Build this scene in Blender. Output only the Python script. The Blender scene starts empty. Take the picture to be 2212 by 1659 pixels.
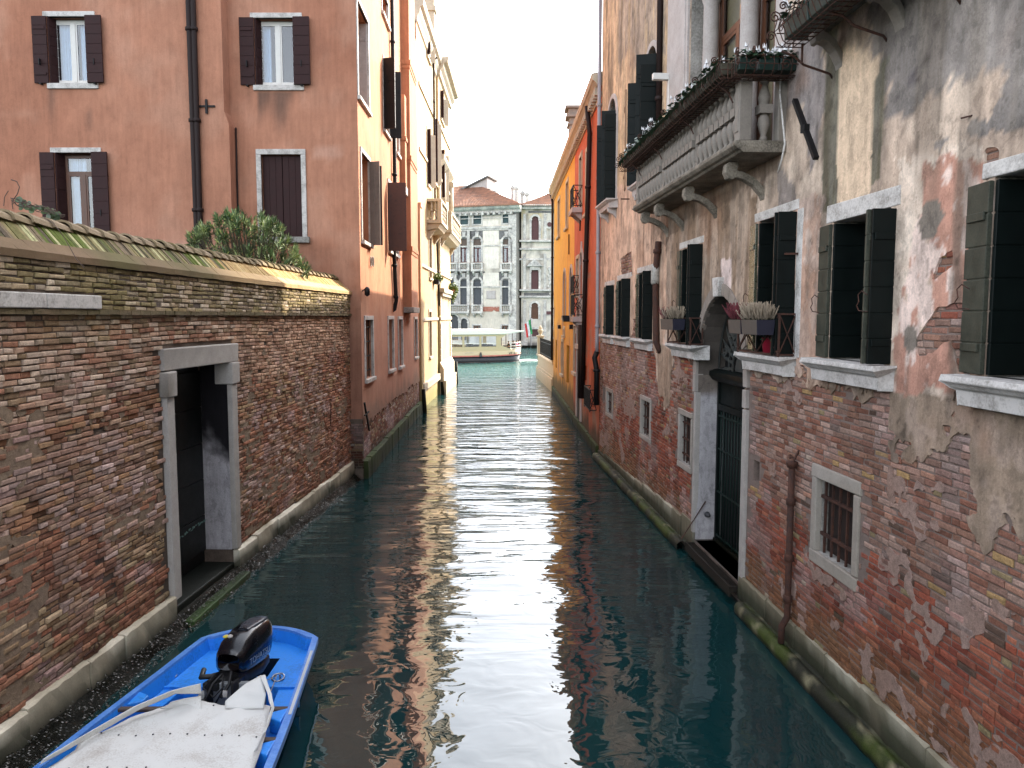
import bpy, math, random
import numpy as np
from mathutils import Vector, Matrix
random.seed(7); PI = math.pi
S = bpy.context.scene
# ------------------------------------------------------------------ camera, world, sun, exposure
CAMZ, TILT, FPX = 4.5, math.radians(5.0), 1660.0
cam = bpy.data.objects.new('camera', bpy.data.cameras.new('camera'))
S.collection.objects.link(cam); S.camera = cam
cam.location = (0, 0, CAMZ); cam.rotation_euler = (PI / 2 - TILT, 0, 0)
cam.data.sensor_width = 36; cam.data.lens = FPX / 2212 * 36
cam.data.clip_start = 0.1; cam.data.clip_end = 3000
SUN_AZ, SUN_EL = math.radians(40), math.radians(33.5)      # azimuth from +Y towards +X
world = bpy.data.worlds.new('World'); S.world = world; world.use_nodes = True
wn = world.node_tree; wn.nodes.clear()
sky = wn.nodes.new('ShaderNodeTexSky'); sky.sky_type = 'NISHITA'; sky.sun_disc = False
sky.sun_elevation = SUN_EL; sky.sun_rotation = SUN_AZ
sky.air_density = 1.0; sky.dust_density = 2.2; sky.ozone_density = 1.0
bg = wn.nodes.new('ShaderNodeBackground'); bg.inputs[1].default_value = 0.15
wo = wn.nodes.new('ShaderNodeOutputWorld')
hs = wn.nodes.new('ShaderNodeHueSaturation'); hs.inputs['Saturation'].default_value = 0.32
wn.links.new(sky.outputs[0], hs.inputs['Color']); wn.links.new(hs.outputs[0], bg.inputs[0]); wn.links.new(bg.outputs[0], wo.inputs[0])
sun = bpy.data.objects.new('sun', bpy.data.lights.new('sun', 'SUN')); S.collection.objects.link(sun)
sun.data.energy = 2.0; sun.data.angle = math.radians(0.5); sun.data.color = (1.0, 0.86, 0.68)
sdir = Vector((math.sin(SUN_AZ) * math.cos(SUN_EL), math.cos(SUN_AZ) * math.cos(SUN_EL), math.sin(SUN_EL)))
sun.rotation_euler = sdir.to_track_quat('Z', 'Y').to_euler(); sun.location = (20, 20, 40)
S.view_settings.view_transform = 'Standard'; S.view_settings.look = 'None'
S.view_settings.gamma = 1.0; S.view_settings.exposure = 2.68
try:
    S.cycles.max_bounces = 8; S.cycles.diffuse_bounces = 5; S.cycles.glossy_bounces = 4
    S.cycles.transmission_bounces = 4; S.cycles.transparent_max_bounces = 12
    S.cycles.sample_clamp_indirect = 6.0; S.cycles.caustics_reflective = False; S.cycles.caustics_refractive = False
except Exception: pass

# ------------------------------------------------------------------ helpers: survey coordinates
ct, st = math.cos(TILT), math.sin(TILT)
def ray(X, Y):
    u = (X - 1106) / FPX; v = (829.5 - Y) / FPX
    return Vector((u, ct + v * st, -st + v * ct))
def ground(X, Y, z=0.0):
    d = ray(X, Y); k = (z - CAMZ) / d.z
    return (d.x * k, d.y * k)
class Fr:
    """a facade frame: local x runs along the wall, y into the wall, z up"""
    def __init__(s, p0, p1):
        s.p0 = Vector((p0[0], p0[1], 0)); d = Vector((p1[0] - p0[0], p1[1] - p0[1], 0)); s.len = d.length; d.normalize()
        s.M = Matrix.Translation(s.p0) @ Matrix.Rotation(math.atan2(d.y, d.x), 4, 'Z'); s.Mi = s.M.inverted()
        s.o = s.Mi @ Vector((0, 0, CAMZ))
    def px(s, X, Y, y=0.0):
        d = s.Mi.to_3x3() @ ray(X, Y); k = (y - s.o.y) / d.y
        p = s.o + d * k
        return (p.x, p.z)
    def s(s_, X, y=0.0): return s_.px(X, 700, y)[0]
WORLDF = Fr((0, 0), (1, 0))

# ------------------------------------------------------------------ value noise for colouring meshes
_rs = np.random.RandomState(11); _T = _rs.rand(256, 256)
def vn(x, y, seed=0):
    x = np.asarray(x, float) + seed * 17.31; y = np.asarray(y, float) + seed * 9.77
    xi = np.floor(x).astype(int); yi = np.floor(y).astype(int); fx = x - xi; fy = y - yi
    fx = fx * fx * (3 - 2 * fx); fy = fy * fy * (3 - 2 * fy)
    a = _T[xi & 255, yi & 255]; b = _T[(xi + 1) & 255, yi & 255]; c = _T[xi & 255, (yi + 1) & 255]; d = _T[(xi + 1) & 255, (yi + 1) & 255]
    return (a * (1 - fx) + b * fx) * (1 - fy) + (c * (1 - fx) + d * fx) * fy
def fbm(x, y, seed=0, o=4):
    r = 0; a = 0.5; t = 0
    for i in range(o):
        r = r + a * vn(x * 2 ** i, y * 2 ** i, seed + i * 3); t += a; a *= 0.55
    return r / t
def sstep(a, b, x):
    t = np.clip((x - a) / (b - a), 0, 1); return t * t * (3 - 2 * t)
def lin(r, g, b):
    f = lambda c: (c / 255 / 12.92) if c <= 10 else ((c / 255 + 0.055) / 1.055) ** 2.4
    return np.array([f(r), f(g), f(b)])
def mixc(a, b, t):
    t = np.asarray(t)[..., None]; return a * (1 - t) + b * t
def inpoly(x, y, P):
    r = np.zeros(np.shape(x), bool); n = len(P)
    for i in range(n):
        x1, y1 = P[i]; x2, y2 = P[(i + 1) % n]
        if y1 == y2: continue
        c = ((y1 > y) != (y2 > y)) & (x < (x2 - x1) * (y - y1) / (y2 - y1) + x1)
        r ^= c
    return r

# ------------------------------------------------------------------ mesh builder
class MB:
    def __init__(s): s.v = []; s.f = []; s.m = []; s.c = None; s.mi = 0; s.cols = []; s.curc = None; s.sm = []; s.smooth = False
    def _a(s, vs, fs):
        b = len(s.v); s.v.extend(vs)
        if s.curc is not None: s.cols.extend([s.curc] * len(vs))
        for f in fs: s.f.append(tuple(b + i for i in f)); s.m.append(s.mi); s.sm.append(s.smooth)
        return s
    def quad(s, a, b, c, d): return s._a([a, b, c, d], [(0, 1, 2, 3)])
    def poly(s, pts): return s._a(list(pts), [tuple(range(len(pts)))])
    def box(s, x0, x1, y0, y1, z0, z1, j=0.0):
        r = (lambda: random.uniform(-j, j)) if j else (lambda: 0.0)
        v = [(x + r(), y + r(), z + r()) for z in (z0, z1) for y in (y0, y1) for x in (x0, x1)]
        return s._a(v, [(0, 2, 3, 1), (4, 5, 7, 6), (0, 1, 5, 4), (2, 6, 7, 3), (0, 4, 6, 2), (1, 3, 7, 5)])
    def obox(s, M, x0, x1, y0, y1, z0, z1):
        v = [tuple(M @ Vector((x, y, z))) for z in (z0, z1) for y in (y0, y1) for x in (x0, x1)]
        return s._a(v, [(0, 2, 3, 1), (4, 5, 7, 6), (0, 1, 5, 4), (2, 6, 7, 3), (0, 4, 6, 2), (1, 3, 7, 5)])
    def prism(s, pts, a0, a1, ax='y'):
        """extrude a closed 2-D outline; ax 'y': pts (x,z); ax 'x': pts (y,z); ax 'z': pts (x,y)"""
        g = {'y': lambda p, a: (p[0], a, p[1]), 'x': lambda p, a: (a, p[0], p[1]), 'z': lambda p, a: (p[0], p[1], a)}[ax]
        n = len(pts); v = [g(p, a0) for p in pts] + [g(p, a1) for p in pts]
        fs = [tuple(range(n)), tuple(range(2 * n - 1, n - 1, -1))] + [(i, i + n, (i + 1) % n + n, (i + 1) % n) for i in range(n)]
        return s._a(v, fs)
    def bar(s, a, b, w, h=None):
        a = Vector(a); b = Vector(b); d = b - a; L = d.length
        if L < 1e-6: return s
        h = h or w; M = Matrix.Translation(a) @ d.to_track_quat('X', 'Z').to_matrix().to_4x4()
        return s.obox(M, 0, L, -w / 2, w / 2, -h / 2, h / 2)
    def tube(s, path, r, n=6, cap=True):
        P = [Vector(p) for p in path]; rs = r if isinstance(r, (list, tuple)) else [r] * len(P)
        v = []; up = None
        for i, p in enumerate(P):
            d = (P[min(i + 1, len(P) - 1)] - P[max(i - 1, 0)]).normalized()
            if up is None: up = Vector((0, 0, 1)) if abs(d.z) < 0.9 else Vector((1, 0, 0))
            x = d.cross(up).normalized(); up = x.cross(d).normalized()
            for k in range(n):
                t = 2 * PI * k / n; v.append(tuple(p + (x * math.cos(t) + up * math.sin(t)) * rs[i]))
        fs = [(i * n + k, i * n + (k + 1) % n, (i + 1) * n + (k + 1) % n, (i + 1) * n + k) for i in range(len(P) - 1) for k in range(n)]
        if cap: fs += [tuple(range(n - 1, -1, -1)), tuple(range((len(P) - 1) * n, len(P) * n))]
        sm = s.smooth; s.smooth = n >= 6; s._a(v, fs); s.smooth = sm
        return s
    def lathe(s, prof, cx=0, cy=0, n=12, sq=None):
        """prof: list of (r,z)"""
        v = []; 
        for (r, z) in prof:
            for k in range(n):
                t = 2 * PI * (k + 0.5) / n; v.append((cx + r * math.cos(t), cy + r * math.sin(t), z))
        m = len(prof)
        fs = [(i * n + k, i * n + (k + 1) % n, (i + 1) * n + (k + 1) % n, (i + 1) * n + k) for i in range(m - 1) for k in range(n)]
        fs += [tuple(range(n - 1, -1, -1)), tuple(range((m - 1) * n, m * n))]
        sm = s.smooth; s.smooth = n >= 8; s._a(v, fs); s.smooth = sm
        return s
    def profx(s, prof, x0, x1, j=0, n=1):
        """sweep open/closed profile (y,z) along x"""
        return s.prism(prof, x0, x1, 'x')
    def sphere(s, c, r, n=10, m=6, sc=(1, 1, 1)):
        v = []; 
        for i in range(m + 1):
            ph = PI * i / m
            for k in range(n):
                t = 2 * PI * k / n
                v.append((c[0] + r * sc[0] * math.sin(ph) * math.cos(t), c[1] + r * sc[1] * math.sin(ph) * math.sin(t), c[2] + r * sc[2] * math.cos(ph)))
        fs = [(i * n + k, (i + 1) * n + k, (i + 1) * n + (k + 1) % n, i * n + (k + 1) % n) for i in range(m) for k in range(n)]
        sm = s.smooth; s.smooth = True; s._a(v, fs); s.smooth = sm
        return s
    def grid(s, s0, s1, z0, z1, holes=(), step=0.15, y=0.0, rough=0.0, skip=None):
        """wall sheet with openings. hole: dict(s0,s1,z0,z1,d,arch,back)"""
        def lines(a, b, ks):
            n = max(1, int(round((b - a) / step))); L = [a + (b - a) * i / n for i in range(n + 1)]
            ks = sorted(set(round(k, 4) for k in ks if a < k < b))
            L = [l for l in L if l in (a, b) or all(abs(l - k) > step * 0.4 for k in ks)]
            return sorted(set(L + ks))
        xs = lines(s0, s1, [h[k] for h in holes for k in ('s0', 's1')]); zs = lines(z0, z1, [h[k] for h in holes for k in ('z0', 'z1')])
        xs = np.array(xs); zs = np.array(zs); nx, nz = len(xs), len(zs)
        XX, ZZ = np.meshgrid(xs, zs, indexing='ij')
        YY = y + (rough * (fbm(XX * 1.3, ZZ * 1.3, 31) - 0.5) * 2 if rough else 0 * XX)
        b = len(s.v); s.v.extend(map(tuple, np.stack([XX, YY, ZZ], -1).reshape(-1, 3).tolist()))
        cx = (xs[1:] + xs[:-1]) / 2; cz = (zs[1:] + zs[:-1]) / 2
        keep = np.ones((nx - 1, nz - 1), bool)
        for h in holes: keep &= ~((cx[:, None] > h['s0']) & (cx[:, None] < h['s1']) & (cz[None, :] > h['z0']) & (cz[None, :] < h['z1']))
        if skip is not None: keep &= ~skip(cx[:, None] + 0 * cz[None, :], cz[None, :] + 0 * cx[:, None])
        for i, k in zip(*np.nonzero(keep)):
            i = int(i); k = int(k)
            s.f.append((b + i * nz + k, b + (i + 1) * nz + k, b + (i + 1) * nz + k + 1, b + i * nz + k + 1)); s.m.append(s.mi); s.sm.append(False)
        for h in holes:
            a0, a1, c0, c1, d = h['s0'], h['s1'], h['z0'], h['z1'], h.get('d', 0.3); yb = y + d; yf = y - 0.004
            ar = h.get('arch')
            mi = s.mi; s.mi = h.get('rm', mi)
            top = c1
            if ar:
                n = 14; w = (a1 - a0) / 2; rise = h.get('rise', w); top = c1 - rise
                pt = lambda t: (a0 + w - w * math.cos(t), top + rise * (math.sin(t) if ar == 'round' else math.sin(t) ** 0.8))
                A = [pt(PI * i / n) for i in range(n + 1)]
                s.mi = mi
                for i in range(n):
                    (xa, za), (xb, zb) = A[i], A[i + 1]
                    s.quad((xa, y, za), (xb, y, zb), (xb, y, c1 + 0.001), (xa, y, c1 + 0.001))
                s.mi = h.get('rm', mi)
                for i in range(n):
                    (xa, za), (xb, zb) = A[i], A[i + 1]; s.quad((xa, yf, za), (xa, yb, za), (xb, yb, zb), (xb, yf, zb))
            else: s.quad((a0, yf, c1), (a0, yb, c1), (a1, yb, c1), (a1, yf, c1))
            s.quad((a0, yf, c0), (a1, yf, c0), (a1, yb, c0), (a0, yb, c0))
            s.quad((a0, yf, c0), (a0, yb, c0), (a0, yb, top), (a0, yf, top))
            s.quad((a1, yf, c0), (a1, yf, top), (a1, yb, top), (a1, yb, c0))
            if h.get('back', True):
                s.mi = h.get('bm', 1); s.quad((a0 - .05, yb, c0 - .05), (a1 + .05, yb, c0 - .05), (a1 + .05, yb, c1), (a0 - .05, yb, c1))
            s.mi = mi
        return s

WM = {}     # world matrices
def root(name, label, cat, F=None, loc=(0, 0, 0), rz=0.0, group=None, kind=None):
    o = bpy.data.objects.new(name, None); o.empty_display_size = 0.3; S.collection.objects.link(o)
    M = (F.M if F else Matrix.Identity(4)) @ Matrix.Translation(Vector(loc)) @ Matrix.Rotation(rz, 4, 'Z')
    o.matrix_basis = M; WM[o.name] = M
    tag(o, label, cat, group, kind); return o
def tag(o, label=None, cat=None, group=None, kind=None):
    if label: o['label'] = label
    if cat: o['category'] = cat
    if group: o['group'] = group
    if kind: o['kind'] = kind
    return o
_mesh_cache = {}
def put(name, mb, mats, parent=None, F=None, loc=(0, 0, 0), rz=0.0, col=None, bevel=0.0, key=None, label=None, M=None):
    """link the builder's shape as ONE mesh; its coordinates are local to frame F shifted by loc"""
    if M is None:
        base = F.M if F else (WM[parent.name] if parent is not None else Matrix.Identity(4))
        M = base @ Matrix.Translation(Vector(loc)) @ Matrix.Rotation(rz, 4, 'Z')
    if isinstance(mb, bpy.types.Mesh): me = mb
    else:
        me = bpy.data.meshes.new(name); me.from_pydata(mb.v, [], mb.f); me.validate(clean_customdata=False)
        mats = mats if isinstance(mats, (list, tuple)) else [mats]
        for m in mats: me.materials.append(m)
        if len(me.polygons) == len(mb.f):
            me.polygons.foreach_set('material_index', mb.m); me.polygons.foreach_set('use_smooth', mb.sm)
        if col is not None or mb.cols:
            n = len(me.vertices); at = me.color_attributes.new('col', 'FLOAT_COLOR', 'POINT')
            if col is not None:
                co = np.empty(n * 3); me.vertices.foreach_get('co', co); co = co.reshape(-1, 3)
                c = col(co[:, 0], co[:, 1], co[:, 2])
            else: c = np.array(mb.cols)
            a = np.ones((n, 4)); a[:, :3] = np.clip(c[:, :3], 0.001, 1)
            at.data.foreach_set('color', a.ravel())
        me.update()
    o = bpy.data.objects.new(name, me); S.collection.objects.link(o)
    if parent is not None: o.parent = parent; o.matrix_basis = WM[parent.name].inverted() @ M
    else: o.matrix_basis = M
    WM[o.name] = M
    if bevel: b = o.modifiers.new('bevel', 'BEVEL'); b.width = bevel; b.segments = 2 if bevel > 0.008 else 1; b.limit_method = 'ANGLE'; b.angle_limit = 0.6
    if label: o['label'] = label
    return o
def copy_tree(o, M, parent=None):
    """a thing with its parts and sub-parts, set at world matrix M"""
    c = o.copy(); S.collection.objects.link(c)
    if parent is None: c.matrix_basis = M; c.parent = None
    else: c.parent = parent
    WM[c.name] = M
    for ch in list(o.children): copy_tree(ch, M @ ch.matrix_basis, c)
    return c

def puts(name, mb, mats, parent=None, F=None, **k):
    """each loose piece of the builder becomes its own part"""
    par = list(range(len(mb.v)))
    def fd(a):
        while par[a] != a: par[a] = par[par[a]]; a = par[a]
        return a
    for f in mb.f:
        for v in f[1:]: par[fd(v)] = fd(f[0])
    g = {}
    for i, f in enumerate(mb.f): g.setdefault(fd(f[0]), []).append(i)
    for fs in g.values():
        q = MB(); ids = sorted({v for i in fs for v in mb.f[i]}); mp = {v: j for j, v in enumerate(ids)}
        q.v = [mb.v[v] for v in ids]; q.f = [tuple(mp[v] for v in mb.f[i]) for i in fs]; q.m = [mb.m[i] for i in fs]; q.sm = [mb.sm[i] for i in fs]
        put(name, q, mats, parent, F, **k)
# ------------------------------------------------------------------ materials
class NT:
    def __init__(s, name):
        s.mat = bpy.data.materials.new(name); s.mat.use_nodes = True; s.t = s.mat.node_tree; s.t.nodes.clear()
        s.out = s.t.nodes.new('ShaderNodeOutputMaterial'); s.b = s.t.nodes.new('ShaderNodeBsdfPrincipled')
        s.t.links.new(s.b.outputs[0], s.out.inputs[0])
        s.tc = s.t.nodes.new('ShaderNodeTexCoord').outputs['Object']
    def set(s, inp, v):
        i = s.b.inputs[inp]
        if hasattr(v, 'is_linked'): s.t.links.new(v, i)
        else: i.default_value = (*v, 1) if hasattr(v, '__len__') and len(v) == 3 else v
    def lk(s, a, b): s.t.links.new(a, b)
    def node(s, ty, **kw):
        n = s.t.nodes.new(ty)
        for k, v in kw.items(): setattr(n, k, v)
        return n
    def mapped(s, sc=(1, 1, 1), rot=(0, 0, 0), v=None):
        m = s.node('ShaderNodeMapping'); m.inputs['Scale'].default_value = sc; m.inputs['Rotation'].default_value = rot
        s.lk(v or s.tc, m.inputs[0]); return m.outputs[0]
    def noise(s, scale, detail=4, rough=0.6, v=None, dist=0.0):
        n = s.node('ShaderNodeTexNoise'); n.inputs['Scale'].default_value = scale; n.inputs['Detail'].default_value = detail
        n.inputs['Roughness'].default_value = rough; n.inputs['Distortion'].default_value = dist; s.lk(v or s.tc, n.inputs['Vector']); return n.outputs['Fac']
    def math(s, op, a, b=0.0, c=None):
        n = s.node('ShaderNodeMath', operation=op)
        for i, x in enumerate((a, b) if c is None else (a, b, c)):
            if hasattr(x, 'is_linked'): s.lk(x, n.inputs[i])
            else: n.inputs[i].default_value = x
        return n.outputs[0]
    def rng(s, v, a, b, c=0.0, d=1.0):
        n = s.node('ShaderNodeMapRange'); s.lk(v, n.inputs[0])
        for i, x in zip((1, 2, 3, 4), (a, b, c, d)): n.inputs[i].default_value = x
        return n.outputs[0]
    def mix(s, f, a, b, mode='MIX'):
        n = s.node('ShaderNodeMix', data_type='RGBA', blend_type=mode)
        for x, i in ((f, 0), (a, 6), (b, 7)):
            if hasattr(x, 'is_linked'): s.lk(x, n.inputs[i])
            else: n.inputs[i].default_value = x if i == 0 else (*x, 1)
        return n.outputs[2]
    def attr(s): n = s.node('ShaderNodeAttribute', attribute_name='col'); return n.outputs['Color']
    def bump(s, h, strength=0.5, dist=0.01):
        n = s.node('ShaderNodeBump'); n.inputs['Strength'].default_value = strength; n.inputs['Distance'].default_value = dist
        s.lk(h, n.inputs['Height']); s.lk(n.outputs[0], s.b.inputs['Normal'])
def vcmat(name, s1=6, s2=45, amp=0.35, rough=0.9, bump=0.5, bd=0.012, streak=0.0, flake=0.0):
    """colour painted on the mesh, broken up by grain"""
    n = NT(name); a = n.noise(s1, 6, 0.65); b = n.noise(s2, 5, 0.7)
    f = n.rng(n.math('ADD', n.math('MULTIPLY', a, 0.5), n.math('MULTIPLY', b, 0.5)), 0.3, 0.7, (1 - amp) * .76, (1 + amp) * .76)
    if streak:
        w = n.noise(1.0, 5, 0.6, n.mapped((9, 9, 0.9))); f = n.math('MULTIPLY', f, n.rng(w, 0.3, 0.7, 1 - streak, 1 + streak))
    if flake:
        k1 = n.rng(n.noise(7.5, 7, 0.72, n.mapped((1, 1, 0.7))), 0.52, 0.56, 1 + flake * .6, 1 - flake * .6); k2 = n.rng(n.noise(2.8, 8, 0.75, n.mapped((1.2, 1, 0.8)), 0.6), 0.55, 0.58, 1, 1 - flake); f = n.math('MULTIPLY', f, n.math('MULTIPLY', k1, k2))
    n.set('Base Color', n.mix(1.0, n.attr(), n.mix(1.0, (0, 0, 0), (1, 1, 1)), 'MULTIPLY'))
    cb = n.node('ShaderNodeVectorMath', operation='SCALE'); n.lk(n.attr(), cb.inputs[0]); n.lk(f, cb.inputs['Scale'])
    n.lk(cb.outputs[0], n.b.inputs['Base Color']); n.set('Roughness', rough); n.set('Specular IOR Level', 0.25)
    n.bump(n.math('ADD', n.math('MULTIPLY', a, 0.6), n.math('MULTIPLY', b, 0.5)), bump, bd)
    return n.mat
def simple(name, c, rough=0.7, amp=0.2, s1=8, s2=60, bump=0.3, bd=0.004, metal=0.0, spec=0.4, c2=None, sc=(1, 1, 1), coat=0.0, thr=None):
    n = NT(name); v = n.mapped(sc); a = n.noise(s1, 5, 0.65, v); b = n.noise(s2, 4, 0.6, v)
    f = n.math('ADD', n.math('MULTIPLY', a, 0.6), n.math('MULTIPLY', b, 0.4))
    c = np.array(c) * .82; c2 = np.array(c2) * .82 if c2 is not None else c * (1 - amp)
    lo, hi = thr or (0.35, 0.65)
    n.set('Base Color', n.mix(n.rng(f, lo, hi), tuple(c2), tuple(np.clip(c * (1 + amp * 0.6), 0, 1))))
    n.set('Roughness', n.rng(f, 0.3, 0.7, max(0.02, rough - 0.1), min(1, rough + 0.1))); n.set('Metallic', metal); n.set('Specular IOR Level', spec)
    if coat: n.set('Coat Weight', coat); n.set('Coat Roughness', 0.08)
    if bump: n.bump(f, bump, bd)
    return n.mat
M = {}
M['brick'] = vcmat('brick', 16, 75, 0.55, 0.95, 0.9, 0.014)
M['plaster'] = vcmat('old_plaster', 4.5, 42, 0.30, 0.95, 0.7, 0.016, streak=0.17, flake=0.17)
M['stucco'] = vcmat('painted_stucco', 1.4, 45, 0.22, 0.92, 0.5, 0.01, streak=0.12, flake=0.05)
M['stonevc'] = vcmat('weathered_stone', 5, 50, 0.22, 0.85, 0.5, 0.008)
M['mortar'] = simple('mortar', (0.115, 0.085, 0.066), 0.95, 0.45, 5, 50, 0.8, 0.02)
M['mortar_light'] = simple('lime_mortar', (0.22, 0.165, 0.14), 0.95, 0.35, 5, 60, 0.8, 0.012)
M['dark'] = simple('unlit_room', (0.006, 0.006, 0.007), 0.9, 0.1, bump=0)
M['istria'] = simple('white_stone', (0.50, 0.475, 0.45), 0.8, 0.4, 4, 45, 0.5, 0.008, c2=(0.27, 0.25, 0.225), thr=(.36, .56))
M['istria_dirty'] = simple('grimy_stone', (0.40, 0.38, 0.35), 0.8, 0.5, 2.5, 25, 0.5, 0.008, c2=(0.13, 0.12, 0.10))
M['brown_paint'] = simple('brown_shutter_paint', (0.038, 0.017, 0.017), 0.6, 0.25, 6, 60, 0.3, 0.002, spec=.12)
M['green_paint'] = simple('dark_green_paint', (0.0022, 0.0055, 0.005), 0.5, 0.4, 4, 50, 0.4, 0.003, spec=.15)
M['green_paint_worn'] = simple('worn_green_paint', (0.060, 0.060, 0.043), 0.6, 0.45, 5, 50, 0.5, 0.003, c2=(0.020, 0.025, 0.018), spec=.25)
M['green_gloss'] = simple('glossy_green_paint', (0.05, 0.055, 0.03), 0.28, 0.4, 5, 50, 0.3, 0.002, c2=(0.03, 0.035, 0.02), spec=.9)
M['tan_paint'] = simple('tan_shutter_paint', (0.36, 0.2, 0.11), 0.6, 0.15, 4, 50, 0.2, 0.002)
M['wood'] = simple('varnished_wood', (0.11, 0.04, 0.018), 0.4, 0.4, 3, 30, 0.2, 0.002, sc=(8, 8, 1))
M['white_frame'] = simple('white_window_frame', (0.72, 0.70, 0.66), 0.45, 0.08, bump=0)
M['iron'] = simple('black_iron', (0.006, 0.005, 0.006), 0.6, 0.4, 10, 80, 0.4, 0.002, metal=0.3)
M['rust'] = simple('rusty_iron', (0.075, 0.028, 0.016), 0.85, 0.5, 12, 80, 0.6, 0.003, c2=(0.018, 0.01, 0.009))
M['pipe_brown'] = simple('brown_downpipe', (0.02, 0.010, 0.009), 0.6, 0.35, 4, 60, 0.2, 0.002, spec=.2)
M['pipe_grey'] = simple('grey_downpipe', (0.30, 0.28, 0.30), 0.45, 0.2, 4, 60, 0.1, 0.002)
M['curtain'] = simple('white_curtain', (0.80, 0.90, 1.0), 0.9, 0.12, bump=0)
M['terracotta'] = simple('roof_tiles', (0.36, 0.17, 0.10), 0.85, 0.45, 1.5, 12, 0.5, 0.02, c2=(0.16, 0.09, 0.065))
M['algae'] = simple('wet_algae_stone', (0.010, 0.010, 0.006), 0.5, 0.5, 8, 60, 0.9, 0.02, c2=(0.0015, 0.002, 0.0018), spec=.06)
M['lead'] = simple('grey_metal', (0.06, 0.06, 0.065), 0.5, 0.3, bump=0.1)
def glass(name, tint=(0.75, 0.85, 0.95), rough=0.02, t=0.6):
    n = NT(name); n.t.nodes.remove(n.b)
    gl = n.node('ShaderNodeBsdfGlossy'); gl.inputs[0].default_value = (1, 1, 1, 1); gl.inputs[1].default_value = rough
    tr = n.node('ShaderNodeBsdfTransparent'); tr.inputs[0].default_value = (*tint, 1)
    fr = n.node('ShaderNodeFresnel'); fr.inputs[0].default_value = 1.8
    mx = n.node('ShaderNodeMixShader'); n.lk(fr.outputs[0], mx.inputs[0]); n.lk(tr.outputs[0], mx.inputs[1]); n.lk(gl.outputs[0], mx.inputs[2])
    nb = n.noise(1.1, 2, 0.5); bp = n.node('ShaderNodeBump'); bp.inputs['Strength'].default_value = 0.15; bp.inputs['Distance'].default_value = 0.02
    n.lk(nb, bp.inputs['Height']); n.lk(bp.outputs[0], gl.inputs['Normal'])
    n.lk(mx.outputs[0], n.out.inputs[0]); return n.mat
M['glass'] = glass('window_glass')
# ------------------------------------------------------------------ water
def water_mat():
    n = NT('canal_water'); n.set('IOR', 1.55); n.set('Roughness', 0.0); n.set('Specular IOR Level', 0.82)
    pos = n.tc
    sep = n.node('ShaderNodeSeparateXYZ'); n.lk(pos, sep.inputs[0]); Y = sep.outputs[1]; X = sep.outputs[0]
    # height in metres: slow swell, crossing wavelets, long low wake crests running across the canal
    big = n.noise(0.8, 2, 0.4, n.mapped((0.8, 1.2, 1)), 0.4)
    mid = n.noise(2.2, 2, 0.45, n.mapped((1.0, 1.3, 1)), 0.9)
    fine = n.noise(7.0, 3, 0.55, n.mapped((0.6, 1.6, 1)), 0.3)
    long1 = n.noise(1.0, 3, 0.5, n.mapped((0.30, 1.35, 1)), 0.5)
    long2 = n.noise(1.0, 4, 0.6, n.mapped((0.9, 4.2, 1)), 0.6)
    far = n.rng(Y, 8, 19); vfar = n.rng(Y, 34, 60)
    h = n.math('MULTIPLY', big, 0.030)
    h = n.math('ADD', h, n.math('MULTIPLY', mid, n.math('ADD', 0.0062, n.math('MULTIPLY', vfar, 0.05))))
    h = n.math('ADD', h, n.math('MULTIPLY', fine, n.math('ADD', 0.00012, n.math('MULTIPLY', vfar, 0.02))))
    h = n.math('ADD', h, n.math('MULTIPLY', long1, n.math('MULTIPLY', far, 0.15)))
    h = n.math('ADD', h, n.math('MULTIPLY', long2, n.math('MULTIPLY', far, 0.008)))
    bp = n.node('ShaderNodeBump'); bp.inputs['Strength'].default_value = 1.0; bp.inputs['Distance'].default_value = 1.0
    n.lk(h, bp.inputs['Height']); n.lk(bp.outputs[0], n.b.inputs['Normal'])
    murk = n.noise(0.35, 4, 0.6)
    c = n.mix(n.rng(murk, 0.35, 0.65), (0.003, 0.024, 0.027), (0.008, 0.033, 0.033))
    c = n.mix(n.rng(Y, 48, 66), c, (0.045, 0.15, 0.135))
    n.set('Base Color', c)
    return n.mat
w = MB(); w.quad((-300, -60, 0), (300, -60, 0), (300, 400, 0), (-300, 400, 0))
tag(put('water', w, water_mat()), kind='structure')
bed = MB(); bed.quad((-300, -60, -2.5), (300, -60, -2.5), (300, 400, -2.5), (-300, 400, -2.5))
tag(put('ground', bed, M['algae']), kind='structure')
# ------------------------------------------------------------------ kit of building parts
def C(r, g, b, k=1.0): return lin(r, g, b) * k
_sh = {}
def shared(key, fn, mat):
    """one mesh used by every copy of a part"""
    if key not in _sh:
        b = fn(); me = bpy.data.meshes.new(str(key[0])); me.from_pydata(b.v, [], b.f); me.polygons.foreach_set('use_smooth', b.sm)
        me.materials.append(M[mat] if isinstance(mat, str) else mat); _sh[key] = me
    return _sh[key]
def shutter_mb(w, h, nb, t=0.04, vert=False):
    m = MB(); m.box(0.004, w - 0.004, -t * 0.3, t * 0.3, 0.004, h - 0.004)
    if vert:
        for i in range(nb): m.box(w * i / nb + 0.004, w * (i + 1) / nb - 0.004, -t / 2, t / 2, 0, h)
    else:
        for i in range(nb): m.box(0, w, -t / 2, t / 2, h * i / nb + 0.006, h * (i + 1) / nb - 0.006)
    m.box(w * 0.1, w * 0.9, t / 2, t / 2 + 0.02, h * 0.12, h * 0.12 + 0.07); m.box(w * 0.1, w * 0.9, t / 2, t / 2 + 0.02, h * 0.8, h * 0.8 + 0.07)
    return m
def shutter(parent, F, s, y, z, h, w, rz, mat, nb=7, vert=False, label=None):
    m = shutter_mb(w, h, nb, vert=vert)
    return put('shutter', m, M[mat] if isinstance(mat, str) else mat, parent, F, (s, y, z), rz, bevel=0.004, label=label)
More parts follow.
